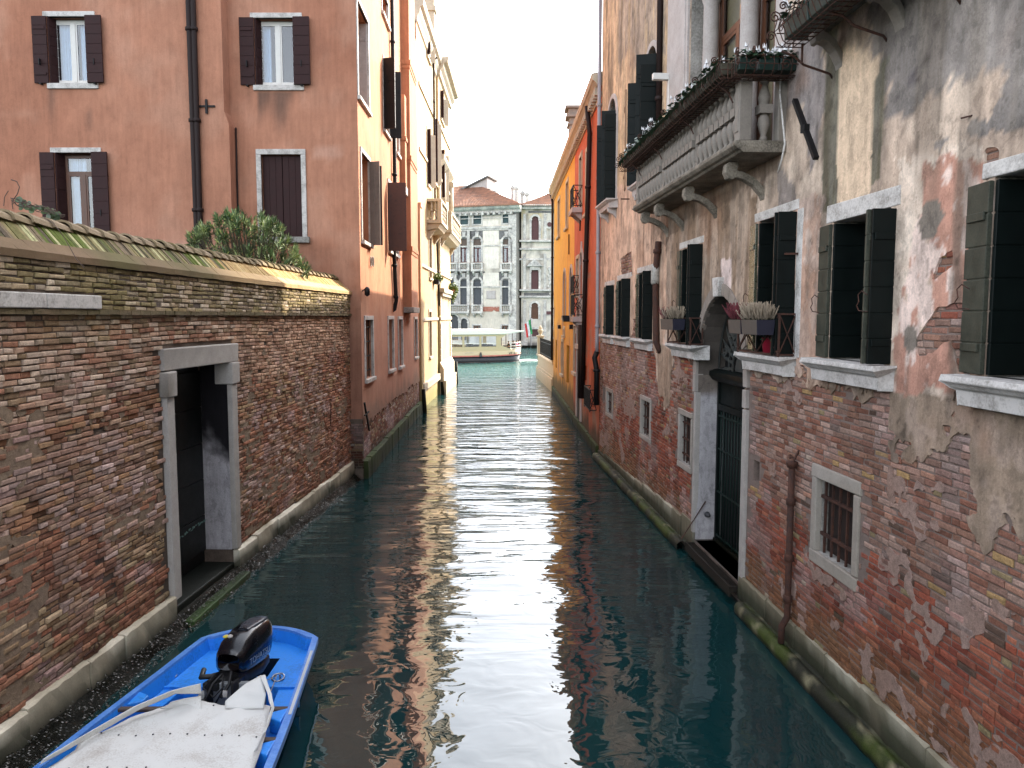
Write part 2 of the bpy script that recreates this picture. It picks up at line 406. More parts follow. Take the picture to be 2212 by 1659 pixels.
def surround(parent, F, s0, s1, z0, z1, y=0.0, w=0.12, proud=0.03, lintel=True, jamb=True, sill=True, mat='istria', sp=0.06, name='surround'):
    m = MB()
    if lintel: m.box(s0 - w * 0.9, s1 + w * 0.9, y - proud, y + 0.05, z1, z1 + w)
    if jamb:
        m.box(s0 - w, s0 + 0.004, y - proud + 0.003, y + 0.05, z0, z1 - 0.002); m.box(s1 - 0.004, s1 + w, y - proud + 0.003, y + 0.05, z0, z1 - 0.002)
    if m.v: put(name, m, M[mat], parent, F, bevel=0.006)
    if sill:
        q = MB(); q.box(s0 - w, s1 + w, y - sp, y + 0.15, z0 - w * 0.9, z0 - 0.002); put('sill', q, M[mat], parent, F, bevel=0.008)
def casement(parent, F, s0, s1, z0, z1, y, mat='white_frame', transom=0.0, curtain=0.0, bars=0, fw=0.06, name='window', leafs=2):
    """two-leaf window set back in the opening"""
    m = MB(); a, b, c, d = s0, s1, z0, z1; mid = (a + b) / 2; t = 0.05
    m.box(a, a + fw, y, y + t, c, d); m.box(b - fw, b, y, y + t, c, d); m.box(a + fw, b - fw, y, y + t, c, c + fw); m.box(a + fw, b - fw, y, y + t, d - fw, d)
    top = d
    if transom: top = d - transom; m.box(a + fw, b - fw, y, y + t, top - fw, top)
    if leafs == 2: m.box(mid - fw * 0.7, mid + fw * 0.7, y - 0.01, y + t, c + fw, top - fw)
    for x0, x1 in (((a + fw, mid - fw * 0.7), (mid + fw * 0.7, b - fw)) if leafs == 2 else ((a + fw, b - fw),)):
        m.box(x0, x0 + fw * 0.6, y + 0.005, y + t * 0.9, c + fw, top - fw); m.box(x1 - fw * 0.6, x1, y + 0.005, y + t * 0.9, c + fw, top - fw)
        m.box(x0 + fw * .6, x1 - fw * .6, y + 0.005, y + t * 0.9, top - fw * 1.6, top - fw); m.box(x0 + fw * .6, x1 - fw * .6, y + 0.005, y + t * 0.9, c + fw, c + fw * 1.6)
        for i in range(bars):
            zz = c + fw + (top - c - 2 * fw) * (i + 1) / (bars + 1); m.box(x0 + fw * .6, x1 - fw * .6, y + 0.008, y + t * 0.8, zz - 0.012, zz + 0.012)
    w = put(name, m, M[mat], parent, F)
    g = MB(); g.quad((a, y + t / 2, c), (b, y + t / 2, c), (b, y + t / 2, d), (a, y + t / 2, d)); put('pane', g, M['glass'], w, F)
    if curtain:
        q = MB(); q.smooth = True; n = 24; cw = (b - a) * curtain / (2 if curtain > 0.7 else 1)
        for (x0, dr) in ((a, 1), (b, -1))[:2 if curtain > 0.7 else 1]:
            pts = [(x0 + dr * cw * i / n, y + 0.16 + 0.025 * math.sin(i * 1.9) + 0.01 * math.sin(i * 4.1)) for i in range(n + 1)]
            for i in range(n): q.quad((*pts[i], c), (*pts[i + 1], c), (*pts[i + 1], d), (*pts[i], d))
        put('curtain', q, M['curtain'], w, F)
    return w
def pipe(parent, F, pts, r, mat, clamps=(), name='downpipe'):
    m = MB(); m.tube(pts, r, 8)
    for z in clamps:
        for a, b in zip(pts[:-1], pts[1:]):
            if min(a[2], b[2]) <= z <= max(a[2], b[2]) and abs(a[2] - b[2]) > 0.2:
                t = (z - a[2]) / (b[2] - a[2]); x = a[0] + (b[0] - a[0]) * t; y = a[1] + (b[1] - a[1]) * t
                m.lathe([(r * 1.0, z - 0.05), (r * 1.35, z - 0.04), (r * 1.35, z + 0.04), (r * 1.0, z + 0.05)], x, y, 8); break
    return put(name, m, M[mat], parent, F)
def grille(parent, F, s0, s1, z0, z1, y, nv=5, nh=3, r=0.012, mat='rust', name='grille'):
    m = MB()
    for i in range(nv): x = s0 + (s1 - s0) * (i + 0.5) / nv; m.box(x - r, x + r, y - r, y + r, z0, z1)
    for i in range(nh): z = z0 + (z1 - z0) * (i + 0.5) / nh; m.box(s0, s1, y - r * 1.3 - 0.003, y + r * 1.3 + 0.003, z - r * 1.4, z + r * 1.4)
    return put(name, m, M[mat], parent, F)
def baluster_mb(h, r, n=10):
    m = MB(); P = [(0.62, 0), (0.62, 0.05), (0.4, 0.09), (0.62, 0.16), (0.95, 0.28), (0.78, 0.38), (0.36, 0.455), (0.98, 0.458), (0.98, 0.545), (0.36, 0.548), (0.78, 0.62), (0.95, 0.72), (0.62, 0.84), (0.36, 0.92), (0.62, 0.95), (0.62, 1)]
    m.lathe([(r * a, h * b) for a, b in P], n=n); return m
def bricks(mb, s0, s1, z0, z1, skip, colf, seed, h=0.065, L=0.25, prot=0.016, miss=0.0, jit=0.004, wob=0.02, rj=0.5):
    """individually shaped bricks bedded in the mortar plane at y=0; returns vertex colours"""
    R = random.Random(seed); rows = int((z1 - z0) / h); cen = []; first = len(mb.v); cnt = []
    for r in range(rows):
        zb = z0 + r * h; x = s0 - R.random() * L
        while x < s1:
            w = R.choice((L, L, L * 0.5, L * 0.92, L * 0.62, L * 1.08)); xa, xb = x + 0.006, x + w - 0.006; x += w
            if xb < s0 + 0.03 or xa > s1 - 0.03: continue
            xa = max(xa, s0 + 0.005); xb = min(xb, s1 - 0.005); cx = (xa + xb) / 2
            wz = wob * (float(vn(cx * 0.45, zb * 0.3, seed)) - 0.5) * 2
            za = zb + wz + 0.004 + R.uniform(0, jit); zt = zb + h + wz - 0.003 - R.uniform(0, jit)
            if skip(cx, (za + zt) / 2, xa, xb): continue
            if R.random() < miss: continue
            p = prot * (1 + R.uniform(-rj, rj)); t = R.uniform(-.004, .004); j = lambda: R.uniform(-jit, jit)
            c = 0.007; ro = [(xa + j(), za + j()), (xb + j(), za + j()), (xb + j(), zt + j()), (xa + j(), zt + j())]
            k = 0.010 + abs(j()); ri = [(ro[0][0] + k, ro[0][1] + k * .8), (ro[1][0] - k, ro[1][1] + k * .8), (ro[2][0] - k, ro[2][1] - k * .8), (ro[3][0] + k, ro[3][1] - k * .8)]
            b = len(mb.v)
            mb.v.extend([(q[0], 0.012, q[1]) for q in ro] + [(q[0], -p + c, q[1]) for q in ro] + [(q[0], -p + t * (1 if i in (0, 3) else -1), q[1]) for i, q in enumerate(ri)])
            for o in (0, 4):
                for i in range(4): mb.f.append((b + o + i, b + o + (i + 1) % 4, b + o + 4 + (i + 1) % 4, b + o + 4 + i)); mb.m.append(mb.mi); mb.sm.append(False)
            mb.f.append((b + 8, b + 9, b + 10, b + 11)); mb.m.append(mb.mi); mb.sm.append(False)
            cen.append((cx, (za + zt) / 2)); cnt.append(R.random())
    cen = np.array(cen); u = np.array(cnt); u2 = np.array([R.random() for _ in cnt])
    c = colf(cen[:, 0], cen[:, 1], u, u2)
    return np.repeat(c, 12, axis=0)
def pick(pal, u):
    pal = np.array(pal); i = np.clip((u * len(pal)).astype(int), 0, len(pal) - 1); return pal[i]
def contour_sheet(mb, fn, s0, s1, z0, z1, st, y, thick):
    """thin ragged sheet (plaster, render) wherever fn(x,z)>0, with a real broken edge"""
    xs = np.arange(s0, s1 + st * .5, st); zs = np.arange(z0, z1 + st * .5, st)
    XX, ZZ = np.meshgrid(xs, zs, indexing='ij'); V = fn(XX, ZZ); idx = {}
    dy = 0.012 * (fbm(XX * 0.9, ZZ * 0.9, 77) - 0.5)
    def vert(i, k):
        if (i, k) not in idx: idx[(i, k)] = len(mb.v); mb.v.append((float(xs[i]), y + float(dy[i, k]), float(zs[k])))
        return idx[(i, k)]
    def edge(i, k, i2, k2):
        key = (i, k, i2, k2) if (i, k) < (i2, k2) else (i2, k2, i, k)
        if key not in idx:
            i, k, i2, k2 = key; a, b = V[i, k], V[i2, k2]; t = float(a / (a - b))
            idx[key] = len(mb.v); mb.v.append((float(xs[i] + (xs[i2] - xs[i]) * t), y, float(zs[k] + (zs[k2] - zs[k]) * t)))
        return idx[key]
    P = V > 0; bd = {}
    for i in range(len(xs) - 1):
        for k in range(len(zs) - 1):
            cs = [(i, k), (i + 1, k), (i + 1, k + 1), (i, k + 1)]; ins = [bool(P[c]) for c in cs]
            if not any(ins): continue
            if all(ins): mb.f.append(tuple(vert(*c) for c in cs)); mb.m.append(mb.mi); mb.sm.append(False); continue
            poly = []; segs = []
            for q in range(4):
                a, b = cs[q], cs[(q + 1) % 4]; ia, ib = ins[q], ins[(q + 1) % 4]
                if ia: poly.append(vert(*a))
                if ia != ib:
                    e = edge(*a, *b); poly.append(e); segs.append((e, ia))
            if len(poly) >= 3: mb.f.append(tuple(poly)); mb.m.append(mb.mi); mb.sm.append(False)
            for (e1, a1), (e2, a2) in zip(segs, segs[1:] + segs[:1]):
                if a1 and not a2:
                    for e in (e1, e2):
                        if e not in bd: bd[e] = len(mb.v); v = mb.v[e]; mb.v.append((v[0], v[1] + thick, v[2]))
                    mb.f.append((e1, bd[e1], bd[e2], e2)); mb.m.append(mb.mi); mb.sm.append(False)
def stone_course(name, parent, F, s0, s1, z0, z1, y0, y1, seed, mat, colf, L=(0.7, 1.5), bev=0.02, sub=True):
    """row of separate weathered blocks"""
    R = random.Random(seed); m = MB(); x = s0
    while x < s1 - 0.05:
        w = min(R.uniform(*L), s1 - x); xa, xb = x + 0.006, x + w - 0.006; x += w
        n = max(2, int(w / 0.12)); dz = R.uniform(-.02, .02) + (z1(x - w / 2) - .5 if callable(z1) else 0); dy = R.uniform(-.015, .015)
        prev = None
        for i in range(n + 1):
            xx = xa + (xb - xa) * i / n; r = lambda: R.uniform(-.008, .008)
            yy = y0 + dy; top = (.5 if callable(z1) else z1) + dz
            ring = [(xx, y1, top + r() * .5), (xx, yy + bev * 1.5 + r(), top + r()), (xx, yy + r(), top - bev + r()), (xx, yy + r(), (z0 + top) / 2 + r()), (xx, yy + r(), z0 + r()), (xx, y1, z0)]
            b = len(m.v); m.v.extend(ring)
            if prev is not None:
                for q in range(6): m.f.append((prev + q, b + q, b + (q + 1) % 6, prev + (q + 1) % 6)); m.m.append(0); m.sm.append(False)
            if i in (0, n): m.f.append(tuple(range(b, b + 6)) if i == 0 else tuple(range(b + 5, b - 1, -1))); m.m.append(0); m.sm.append(False)
            prev = b
    return put(name, m, mat, parent, F, col=colf)
# ------------------------------------------------------------------ left: brick garden wall
L = Fr((-5.52, -3.0), (-4.47, 21.1)); LL = L.len
def LY(s): return s - 3.0        # world Y along the wall, near enough for colouring
gw = root('garden_wall', 'long old brick garden wall with tiled coping and a water door, rising from the canal on the left', 'wall', L)
da = L.px(364, 830)[0]; db = L.px(491, 830)[0]; dtop = (L.px(344, 803)[1] + L.px(507, 781)[1]) / 2; dbot = L.px(360, 1270)[1]
DH = dict(s0=da, s1=db, z0=0.3, z1=dtop)
zled = 4.56; zcap = 5.13
mossA = [C(150, 140, 118), C(122, 118, 86), C(176, 168, 152), C(112, 104, 72), C(138, 128, 106), C(96, 92, 62)]
palP = [C(172, 158, 146), C(140, 112, 96), C(158, 134, 118), C(128, 88, 72), C(180, 166, 152), C(120, 104, 84)]
mauve = [C(148, 126, 120), C(132, 106, 98), C(166, 148, 144), C(116, 88, 76), C(142, 120, 104), C(128, 98, 72)]
brown = [C(134, 96, 72), C(112, 70, 52), C(148, 120, 92), C(124, 84, 62), C(96, 60, 46), C(150, 128, 98)]
redd = [C(132, 80, 62), C(116, 68, 54), C(142, 94, 74), C(104, 64, 54), C(124, 86, 70), C(150, 108, 86)]
tan = [C(148, 132, 104), C(132, 112, 86), C(140, 120, 98), C(120, 96, 70), C(156, 140, 116), C(110, 90, 66)]
def colL(x, z, u, u2):
    Y = LY(x); n = fbm(x * 0.55, z * 0.8, 3); n2 = fbm(x * 1.3, z * 1.6, 9); n3 = fbm(x * 0.35 + 9, z * 0.5, 21)
    c = pick(brown, u)
    sel = lambda m, pal: np.where(m[:, None], pick(pal, u), c)
    c = sel(z + (n - .5) * 1.2 > 3.75, palP)
    far = Y + (n2 - .5) * 3 > 13.2
    c = sel(far & (z + (n3 - .5) * 1.5 > 3.2), [C(168, 138, 118), C(152, 122, 104), C(178, 152, 134), C(140, 106, 88), C(160, 134, 112)])
    c = sel(far & (z + (n - .5) * 1.5 < 2.9) & (n2 > .42), redd)
    c = sel((~far) & (z + (n2 - .5) * 1.1 < 3.15) & (z + (n - .5) > 1.7) & (n3 > .3), mauve)
    c = sel((n2 + .25 * (u2 - .5) > .62) & (z < 3.4), mauve)
    c = sel((~far) & (z + (n - .5) * 1.1 < 1.65) & (n2 < .62), tan)
    c = sel((z + (n2 - .5) * 1.6 < 1.15) & (u2 > .45), redd)
    c = sel((fbm(x * .9, z * 1.2, 40) > .63) & (z < 3.6), redd)
    c = sel(z + (n2 - .5) * .25 > zled, mossA)
    m = sstep(.45, .7, fbm(x * 1.1, z * 1.8, 55)) * sstep(3.9, 4.7, z) * 0.75; c = mixc(c, C(98, 96, 52), m)
    wh = sstep(.6, .75, fbm(x * 1.5, z * 2.2, 66)) * sstep(4.4, 3.0, z) * 0.55; c = mixc(c, C(168, 152, 158), wh)
    bl = sstep(.58, .72, fbm(x * 2.2, z * 1.2, 71)) * .35; c = c * (1 - bl)[:, None]
    c = mixc(c, C(150, 128, 106), .22 + 0 * u2)
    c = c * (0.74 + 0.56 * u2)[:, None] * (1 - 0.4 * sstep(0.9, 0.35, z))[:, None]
    return c * np.array([1.46, 1.36, 1.29])
b = MB(); b.mi = 0
b.grid(0, LL, -2.4, zled, [dict(s0=da, s1=db, z0=0.12, z1=dtop, d=0.5, back=False, rm=1)], 0.25, 0.0, 0.012)
b.box(0, LL, 0.0, 0.3, zled - 0.01, zcap)
b.box(0, LL, 0.62, 0.7, -2.4, zcap)
put('wall_face', b, [M['mortar'], M['mortar']], gw, L)
bk = MB()
def skL(cx, z, xa, xb):
    if da - 0.30 < cx < db + 0.28 and z < dtop + 0.36: return True
    return z > zled + 0.02 and z < zled + 0.2 and cx < wbx
wbx = L.px(203, 650)[0]
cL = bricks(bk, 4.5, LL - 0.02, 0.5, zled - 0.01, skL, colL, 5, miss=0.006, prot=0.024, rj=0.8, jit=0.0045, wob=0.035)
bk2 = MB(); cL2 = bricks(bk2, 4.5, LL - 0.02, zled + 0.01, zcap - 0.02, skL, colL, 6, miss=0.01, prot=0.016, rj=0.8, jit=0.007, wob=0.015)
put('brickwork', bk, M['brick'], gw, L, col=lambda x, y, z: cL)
ledge = MB(); ledge.box(0, LL, -0.045, 0.03, zled - 0.0, zcap - 0.01)
put('upper_band', ledge, M['mortar'], gw, L)
put('brickwork', bk2, M['brick'], gw, L, (0, -0.045, 0), col=lambda x, y, z: cL2)
lc = MB(); x = 0
while x < LL: w = random.uniform(.2, .27); lc.box(x + .005, x + w - .005, -0.085 + random.uniform(-.008, .008), -0.02, zled - 0.035, zled + 0.022, 0.004); x += w
put('string_course', lc, M['brick'], gw, L, col=lambda x, y, z: mixc(C(120, 100, 80), C(104, 98, 66), fbm(x * 3, z, 4)))
wb = MB(); wb.box(2, wbx - 1.02, -0.1, 0.0, zled + 0.03, zled + 0.19); wb.box(wbx - 1.01, wbx, -0.1, 0.0, zled + 0.03, zled + 0.19)
put('stone_beam', wb, M['istria'], gw, L, bevel=0.012, label='white stone beam set in the brick at the left')
# coping: tan moulding, sloping brick-on-edge, ridge tiles
cp = MB(); n = 60
def cpc(x, y, z):
    n = fbm(x * 1.4, y * 3, 12); g = fbm(x * .7, z, 17) - .3 * sstep(15, 17, x)
    c = mixc(mixc(C(128, 104, 78), C(104, 84, 58), n), C(212, 178, 130), sstep(14.5, 17, x) * .9); return mixc(c, C(94, 92, 50), sstep(.5, .75, g) * .7)  # far end lightened: sunlit patch painted into the moulding colour
prof = [(-0.10, zcap - 0.03), (-0.10, zcap + 0.05), (0.04, zcap + 0.17), (0.06, zcap + 0.14), (0.06, zcap - 0.03)]
for i in range(96): cp.profx([(a + random.uniform(-.003, .003), q + random.uniform(-.004, .004)) for a, q in prof], LL * i / 96, LL * (i + 1) / 96)
put('moulding', cp, M['stonevc'], gw, L, col=cpc)
sb = MB(); x = 0.0; cols = []
while x < LL - .05:
    w = random.uniform(.055, .075); j = random.uniform(-.008, .008); sh = 0.10
    a = (x, 0.035, zcap + 0.155 + j); p1 = (x + w - .008, 0.035, zcap + 0.155 + j); q0 = (x + sh, 0.30, zcap + 0.40 + j); q1 = (x + sh + w - .008, 0.30, zcap + 0.40 + j)
    dn = lambda p: (p[0], p[1] + .03, p[2] - .04)
    sb._a([a, p1, q1, q0, dn(a), dn(p1), dn(q1), dn(q0)], [(0, 1, 2, 3), (0, 4, 5, 1), (1, 5, 6, 2), (3, 2, 6, 7), (0, 3, 7, 4)])
    g = float(fbm(x * .8, 3, 5)); u = random.random()
    c = [C(110, 104, 62), C(92, 98, 50), C(122, 106, 84), C(84, 80, 52), C(134, 122, 84), C(86, 74, 60)][int(u * 6)]
    if g > .52 and random.random() < .6: c = C(88, 100, 34)
    if random.random() < .12: c = C(176, 172, 128)
    if x > 15.2 + random.random() * 1.5: c = c * .35 + C(200, 164, 112) * .75  # far bricks lightened to paint the sunlit stretch of coping
    cols += [c] * 8; x += w
cols = np.array(cols); put('sloping_brick_course', sb, M['brick'], gw, L, col=lambda x, y, z: cols)
core = MB(); core.box(0, LL, .05, .62, zcap - .02, zcap + .16); core.prism([(.07, zcap + .15), (.31, zcap + .37), (.5, zcap + .37), (.7, zcap + .15)], 0, LL, 'x'); put('coping_core', core, M['mortar'], gw, L)
sm_ = MB(); contour_sheet(sm_, lambda x, z: np.where((x > da - .3) & (x < db + .3), -1, np.minimum(fbm(x * 1.1, z * 1.6, 201) + .35 * (fbm(x * 7, z * 9, 203) - .5) - .60, .3)), 4.6, LL - .1, .56, 3.9, .045, -.022, .02)
tag(put('mortar_smear', sm_, M['brick'], gw, L, col=lambda x, y, z: mixc(C(146, 128, 108), C(120, 100, 84), fbm(x * 2, z * 2, 5)) * 1.1), kind='stuff')
tl = MB(); x = 0.0; tc = []
while x < LL - .1:
    w = random.uniform(.30, .36); rr = .10; n = 7; t0 = random.uniform(-.012, .012)
    v = []
    for (xx, rad, dz) in ((x, .115, 0.02 + t0), (x + w + .05, .092, -0.008 + t0)):
        for k in range(n): t = PI * k / (n - 1); v.append((xx, .36 - math.cos(t) * rad * 1.25, zcap + .375 + math.sin(t) * rad + dz))
        for k in range(n): t = PI * k / (n - 1); v.append((xx, .36 - math.cos(t) * (rad - .02) * 1.2, zcap + .37 + math.sin(t) * (rad - .02) + dz))
    N = 2 * n; fs = []
    for k in range(n - 1): fs += [(k, k + 1, N + k + 1, N + k), (n + k, N + n + k, N + n + k + 1, n + k + 1), (k, n + k, n + k + 1, k + 1), (N + k, N + k + 1, N + n + k + 1, N + n + k)]
    fs += [(0, N, N + n, n), (n - 1, 2 * n - 1, N + 2 * n - 1, N + n - 1)]
    tl._a(v, fs); u = random.random(); c = C(150, 132, 108) * (1 - u) + C(118, 104, 70) * u; tc += [c] * (4 * n); x += w
tc = np.array(tc); put('ridge_tiles', tl, M['stonevc'], gw, L, col=lambda x, y, z: tc)
# door
stn = lambda x, y, z: mixc(C(186, 180, 174), C(118, 110, 100), sstep(.45, .75, fbm(x * 2 + y * 3, z * 1.5, 33)))
dr = MB(); w = 0.19
l0 = L.px(343, 780)[0] ; l1 = L.px(507, 765)[0]
dr.box(l0, l1, -0.075, 0.25, dtop, dtop + 0.32, 0.012)
dr.box(da - 0.26, da + 0.03, -0.12, 0.2, dtop - 0.36, dtop - 0.004, 0.012); dr.box(db - 0.03, db + 0.27, -0.12, 0.2, dtop - 0.36, dtop - 0.004, 0.012)
dr.box(da - 0.22, da, -0.085, 0.2, 0.42, dtop - 0.365, 0.006); dr.box(db, db + 0.21, -0.085, 0.5, 0.5, dtop - 0.365, 0.006)
ds = put('door_surround', dr, M['stonevc'], gw, L, col=stn, bevel=0.015, label='weathered white stone door surround')
rv = MB(); rv.grid(0.0, 0.46, 0.5, dtop, step=0.06)
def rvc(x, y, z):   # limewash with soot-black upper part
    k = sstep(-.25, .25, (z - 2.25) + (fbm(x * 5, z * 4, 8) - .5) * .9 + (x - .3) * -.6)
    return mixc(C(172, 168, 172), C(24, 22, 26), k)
put('door_reveal', rv, M['plaster'], gw, M=L.M @ Matrix.Translation((db - 0.012, 0.0, 0)) @ Matrix.Rotation(PI / 2, 4, 'Z'), col=rvc)
dl = MB()
for i in range(5): dl.box(da + .01, db - .01, .46, .50, .5 + i * .62, .5 + i * .62 + .61)
dl.box(da + .01, db - .01, .49, .52, .3, dtop)
M['black_door'] = simple('blackened_door', (0.003, 0.0045, 0.0045), 0.5, 0.5, 4, 40, 0.5, 0.004)
put('door', dl, M['black_door'], gw, L, bevel=0.006)
wl = MB()
for i in range(70):
    x = da + .05 + (db - da - .1) * random.random(); z = .93 + random.uniform(-.02, .02) + (x - da) * .04; wl.box(x, x + random.uniform(.01, .08), .452, .458, z, z + random.uniform(.006, .03))
put('lime_scum', wl, simple('lime_scum', (0.16, 0.26, 0.24), .8), gw, L)
stp = MB(); stp.box(da - .05, db + .02, -.02, .55, .02, .28, .01); stp.box(da - .1, db + .05, -.30, -.025, -.3, .10, .015)
put('water_step', stp, vcmat('mossy_step', 6, 40, .5, .6), gw, L, bevel=.02, col=lambda x, y, z: mixc(C(20, 24, 20), C(58, 84, 34), sstep(.0, -.2, y) * sstep(.3, .6, fbm(x * 2, y * 6, 3))))
def basec(x, y, z):
    n = fbm(x * 1.6, z * 3, 14); t = sstep(.40, .26, z + (n - .5) * .25)
    c = mixc(C(214, 206, 188), C(168, 158, 138), sstep(.3, .6, n)) * 1.25; c = mixc(c, C(52, 54, 36), t * .95); return mixc(c, C(18, 20, 14), sstep(.22, .08, z))
stone_course('base_stones', gw, L, 0.5, da - .2, 0.14, 0.50, -0.11, 0.1, 3, M['stonevc'], basec, (.7, 1.1))
stone_course('base_stones', gw, L, db + .02, LL, 0.14, 0.50, -0.11, 0.1, 4, M['stonevc'], basec, (.7, 1.3))
# wet, weedy footing below the stones
ft = MB(); nx = 240; R = random.Random(4); prev = None
for i in range(nx + 1):
    x = LL * i / nx; ring = []
    for k, (yy, zz) in enumerate([(-.06, .2), (-.12, .14), (-.17, .06), (-.24, 0.0), (-.34, -.1), (-.4, -.4)]):
        ring.append((x, yy + .09 * (float(vn(x * 2.5, k * 1.7, 5)) - .5) * k * .5, zz + .03 * (float(vn(x * 6, k * 2.1, 7)) - .5)))
    bb = len(ft.v); ft.v.extend(ring)
    if prev is not None:
        for q in range(5): ft.f.append((prev + q, bb + q, bb + q + 1, prev + q + 1)); ft.m.append(0); ft.sm.append(True)
    prev = bb
put('weedy_footing', ft, M['algae'], gw, L)
sd = MB(); R = random.Random(8)
for i in range(5200):
    x = R.uniform(3.5, LL); t = R.random(); y = -.1 - t * .25; z = .2 - t * .2 + .01
    a = R.uniform(0, 6.28); l = R.uniform(.008, .03)
    sd.quad((x, y, z), (x + math.cos(a) * l, y + math.sin(a) * l * .5, z + R.uniform(-.01, .012)), (x + math.cos(a) * l + .008, y - .012, z - .012), (x + .008, y - .012, z - .01))
tag(put('seaweed', sd, simple('seaweed', (0.008, 0.008, 0.005), .3, .6, spec=.35, c2=(.003, .0035, .0025)), gw, L), kind='stuff')
ir = MB(); sx, sz = L.px(590, 1180)[0], 0.9
x1, z1 = L.px(565 * .6 + 30, 1605)[0] if False else L.px(198, 1399)
ir.tube([(x1 + .25 * math.cos(t) * .22, -.06 - .0 * t, z1 + .06 * math.sin(t)) for t in [i * PI / 6 for i in range(13)]], .009, 5); ir.bar((x1 - .2, -.03, z1 - .02), (x1 - .05, -.05, z1), .02)
put('mooring_ring', ir, M['rust'], gw, L)
x1, z1 = L.px(708, 890); pn = MB(); pn.tube([(x1, -.02, z1 + .3), (x1 + .02, -.08, z1 + .32), (x1 + .03, -.06, z1 - .35)], .012, 5); put('iron_pin', pn, M['rust'], gw, L)

# ------------------------------------------------------------------ left: pink house (garden front + canal side)
XC, YC, YE = -4.13, 21.1, 36.3
PF = Fr((-13.95, YC), (XC, YC)); PC = Fr((XC, YC), (-4.38, YE))
PH = 17.0; SW = PF.len
house = root('pink_house', 'tall salmon pink stuccoed house with brown shutters behind the garden wall on the left', 'house', PF)
YB = -0.45                                     # the left block stands forward of the corner block
sb0 = PF.px(477, 20, YB)[0]; sb1 = PF.px(495.5, 300, YB)[0]; zstep = PF.px(489, 240, YB)[1]
pinkA, pinkB, pinkC = C(192, 136, 110, .87), C(178, 122, 97, .87), C(200, 152, 128, .87)
def colPF(x, y, z):
    a = fbm(x * .35, z * .3, 2); b = fbm(x * 1.1, z * .9, 8); c = mixc(pinkB, pinkA, sstep(.3, .7, a)); c = mixc(c, pinkC, sstep(.5, .75, b) * .55)
    c = mixc(c, C(206, 160, 142), sstep(7.6, 4.6, z + (b - .5) * 2) * .5 * (x < 6.4))
    for ex, ez, er, ew in ((5.1, 6.0, .55, .5), (2.9, 8.6, .4, .3), (8.6, 11.6, .35, .3), (1.2, 11.4, .3, .25), (9.0, 8.9, .22, .35)):
        q = np.hypot((x - ex) / 1.6, z - ez) / er + (b - .5) * .8; c = mixc(c, C(208, 172, 154) if ew > .3 else C(160, 110, 90), sstep(1.0, .75, q) * ew)
    for (wx, wz, ww) in STAINS:
        k = sstep(ww, ww * .6, np.abs(x - wx)) * sstep(wz - 1.0, wz - .05, z + (vn(x * 7, z * .6, 3) - .5) * .9) * (z < wz) * sstep(.35, .6, vn(x * 6, z * 1.1, 14)); c = mixc(c, C(92, 76, 68), k * .75)
    k = sstep(7.2, 9.2, x) * sstep(5.4, 3.6, z + (b - .5) * 1.6) * .5; c = mixc(c, C(118, 84, 74), k)
    return c
WA = dict(a=PF.px(104, 100, YB)[0], b=PF.px(198, 100, YB)[0], z0=PF.px(150, 180, YB)[1], z1=PF.px(150, 36, YB)[1])
WC = dict(a=PF.px(121, 400, YB)[0], b=PF.px(212, 400, YB)[0], z0=PF.px(150, 515, YB)[1], z1=PF.px(150, 330, YB)[1])
WB = dict(a=PF.px(550, 100)[0], b=PF.px(644, 100)[0], z0=PF.px(600, 184)[1], z1=PF.px(600, 39)[1])
WD = dict(a=PF.px(566, 420)[0], b=PF.px(652, 420)[0], z0=PF.px(600, 512)[1], z1=PF.px(600, 334)[1])
hole = lambda W, **k: dict(s0=W['a'], s1=W['b'], z0=W['z0'], z1=W['z1'], d=0.42, rm=0, **k)
STAINS = [((WA['a'] + WA['b']) / 2, WA['z0'] - .12, .75), ((WB['a'] + WB['b']) / 2, WB['z0'] - .12, .95)]
up = dict(s0=WA['a'] + .1, s1=WA['b'] + .1, z0=WA['z0'] + 4.1, z1=WA['z1'] + 4.1, d=.3)
f = MB(); f.grid(0, sb0, 0, PH, [hole(WA), hole(WC)], 0.16, YB, 0.0)
f.grid(sb0, sb1, 0, zstep - .35, [], 0.16, YB, 0.0); f.poly([(sb0, YB, zstep - .35), (sb1, YB, zstep - .35), (sb0, YB, zstep)])
f.grid(sb0, SW, 0, PH, [hole(WB), hole(WD)], 0.16, 0, 0.006)
# forward block's right cheek, with the little weathered step where it widens
f.quad((sb0, YB, zstep), (sb0, 0, zstep), (sb0, 0, PH), (sb0, YB, PH))
f.quad((sb1, YB, 0), (sb1, 0, 0), (sb1, 0, zstep - .35), (sb1, YB, zstep - .35))
f.quad((sb1, YB, zstep - .35), (sb1, 0, zstep - .35), (sb0, 0, zstep), (sb0, YB, zstep))
put('garden_front', f, [M['stucco'], M['dark']], house, PF, col=colPF)
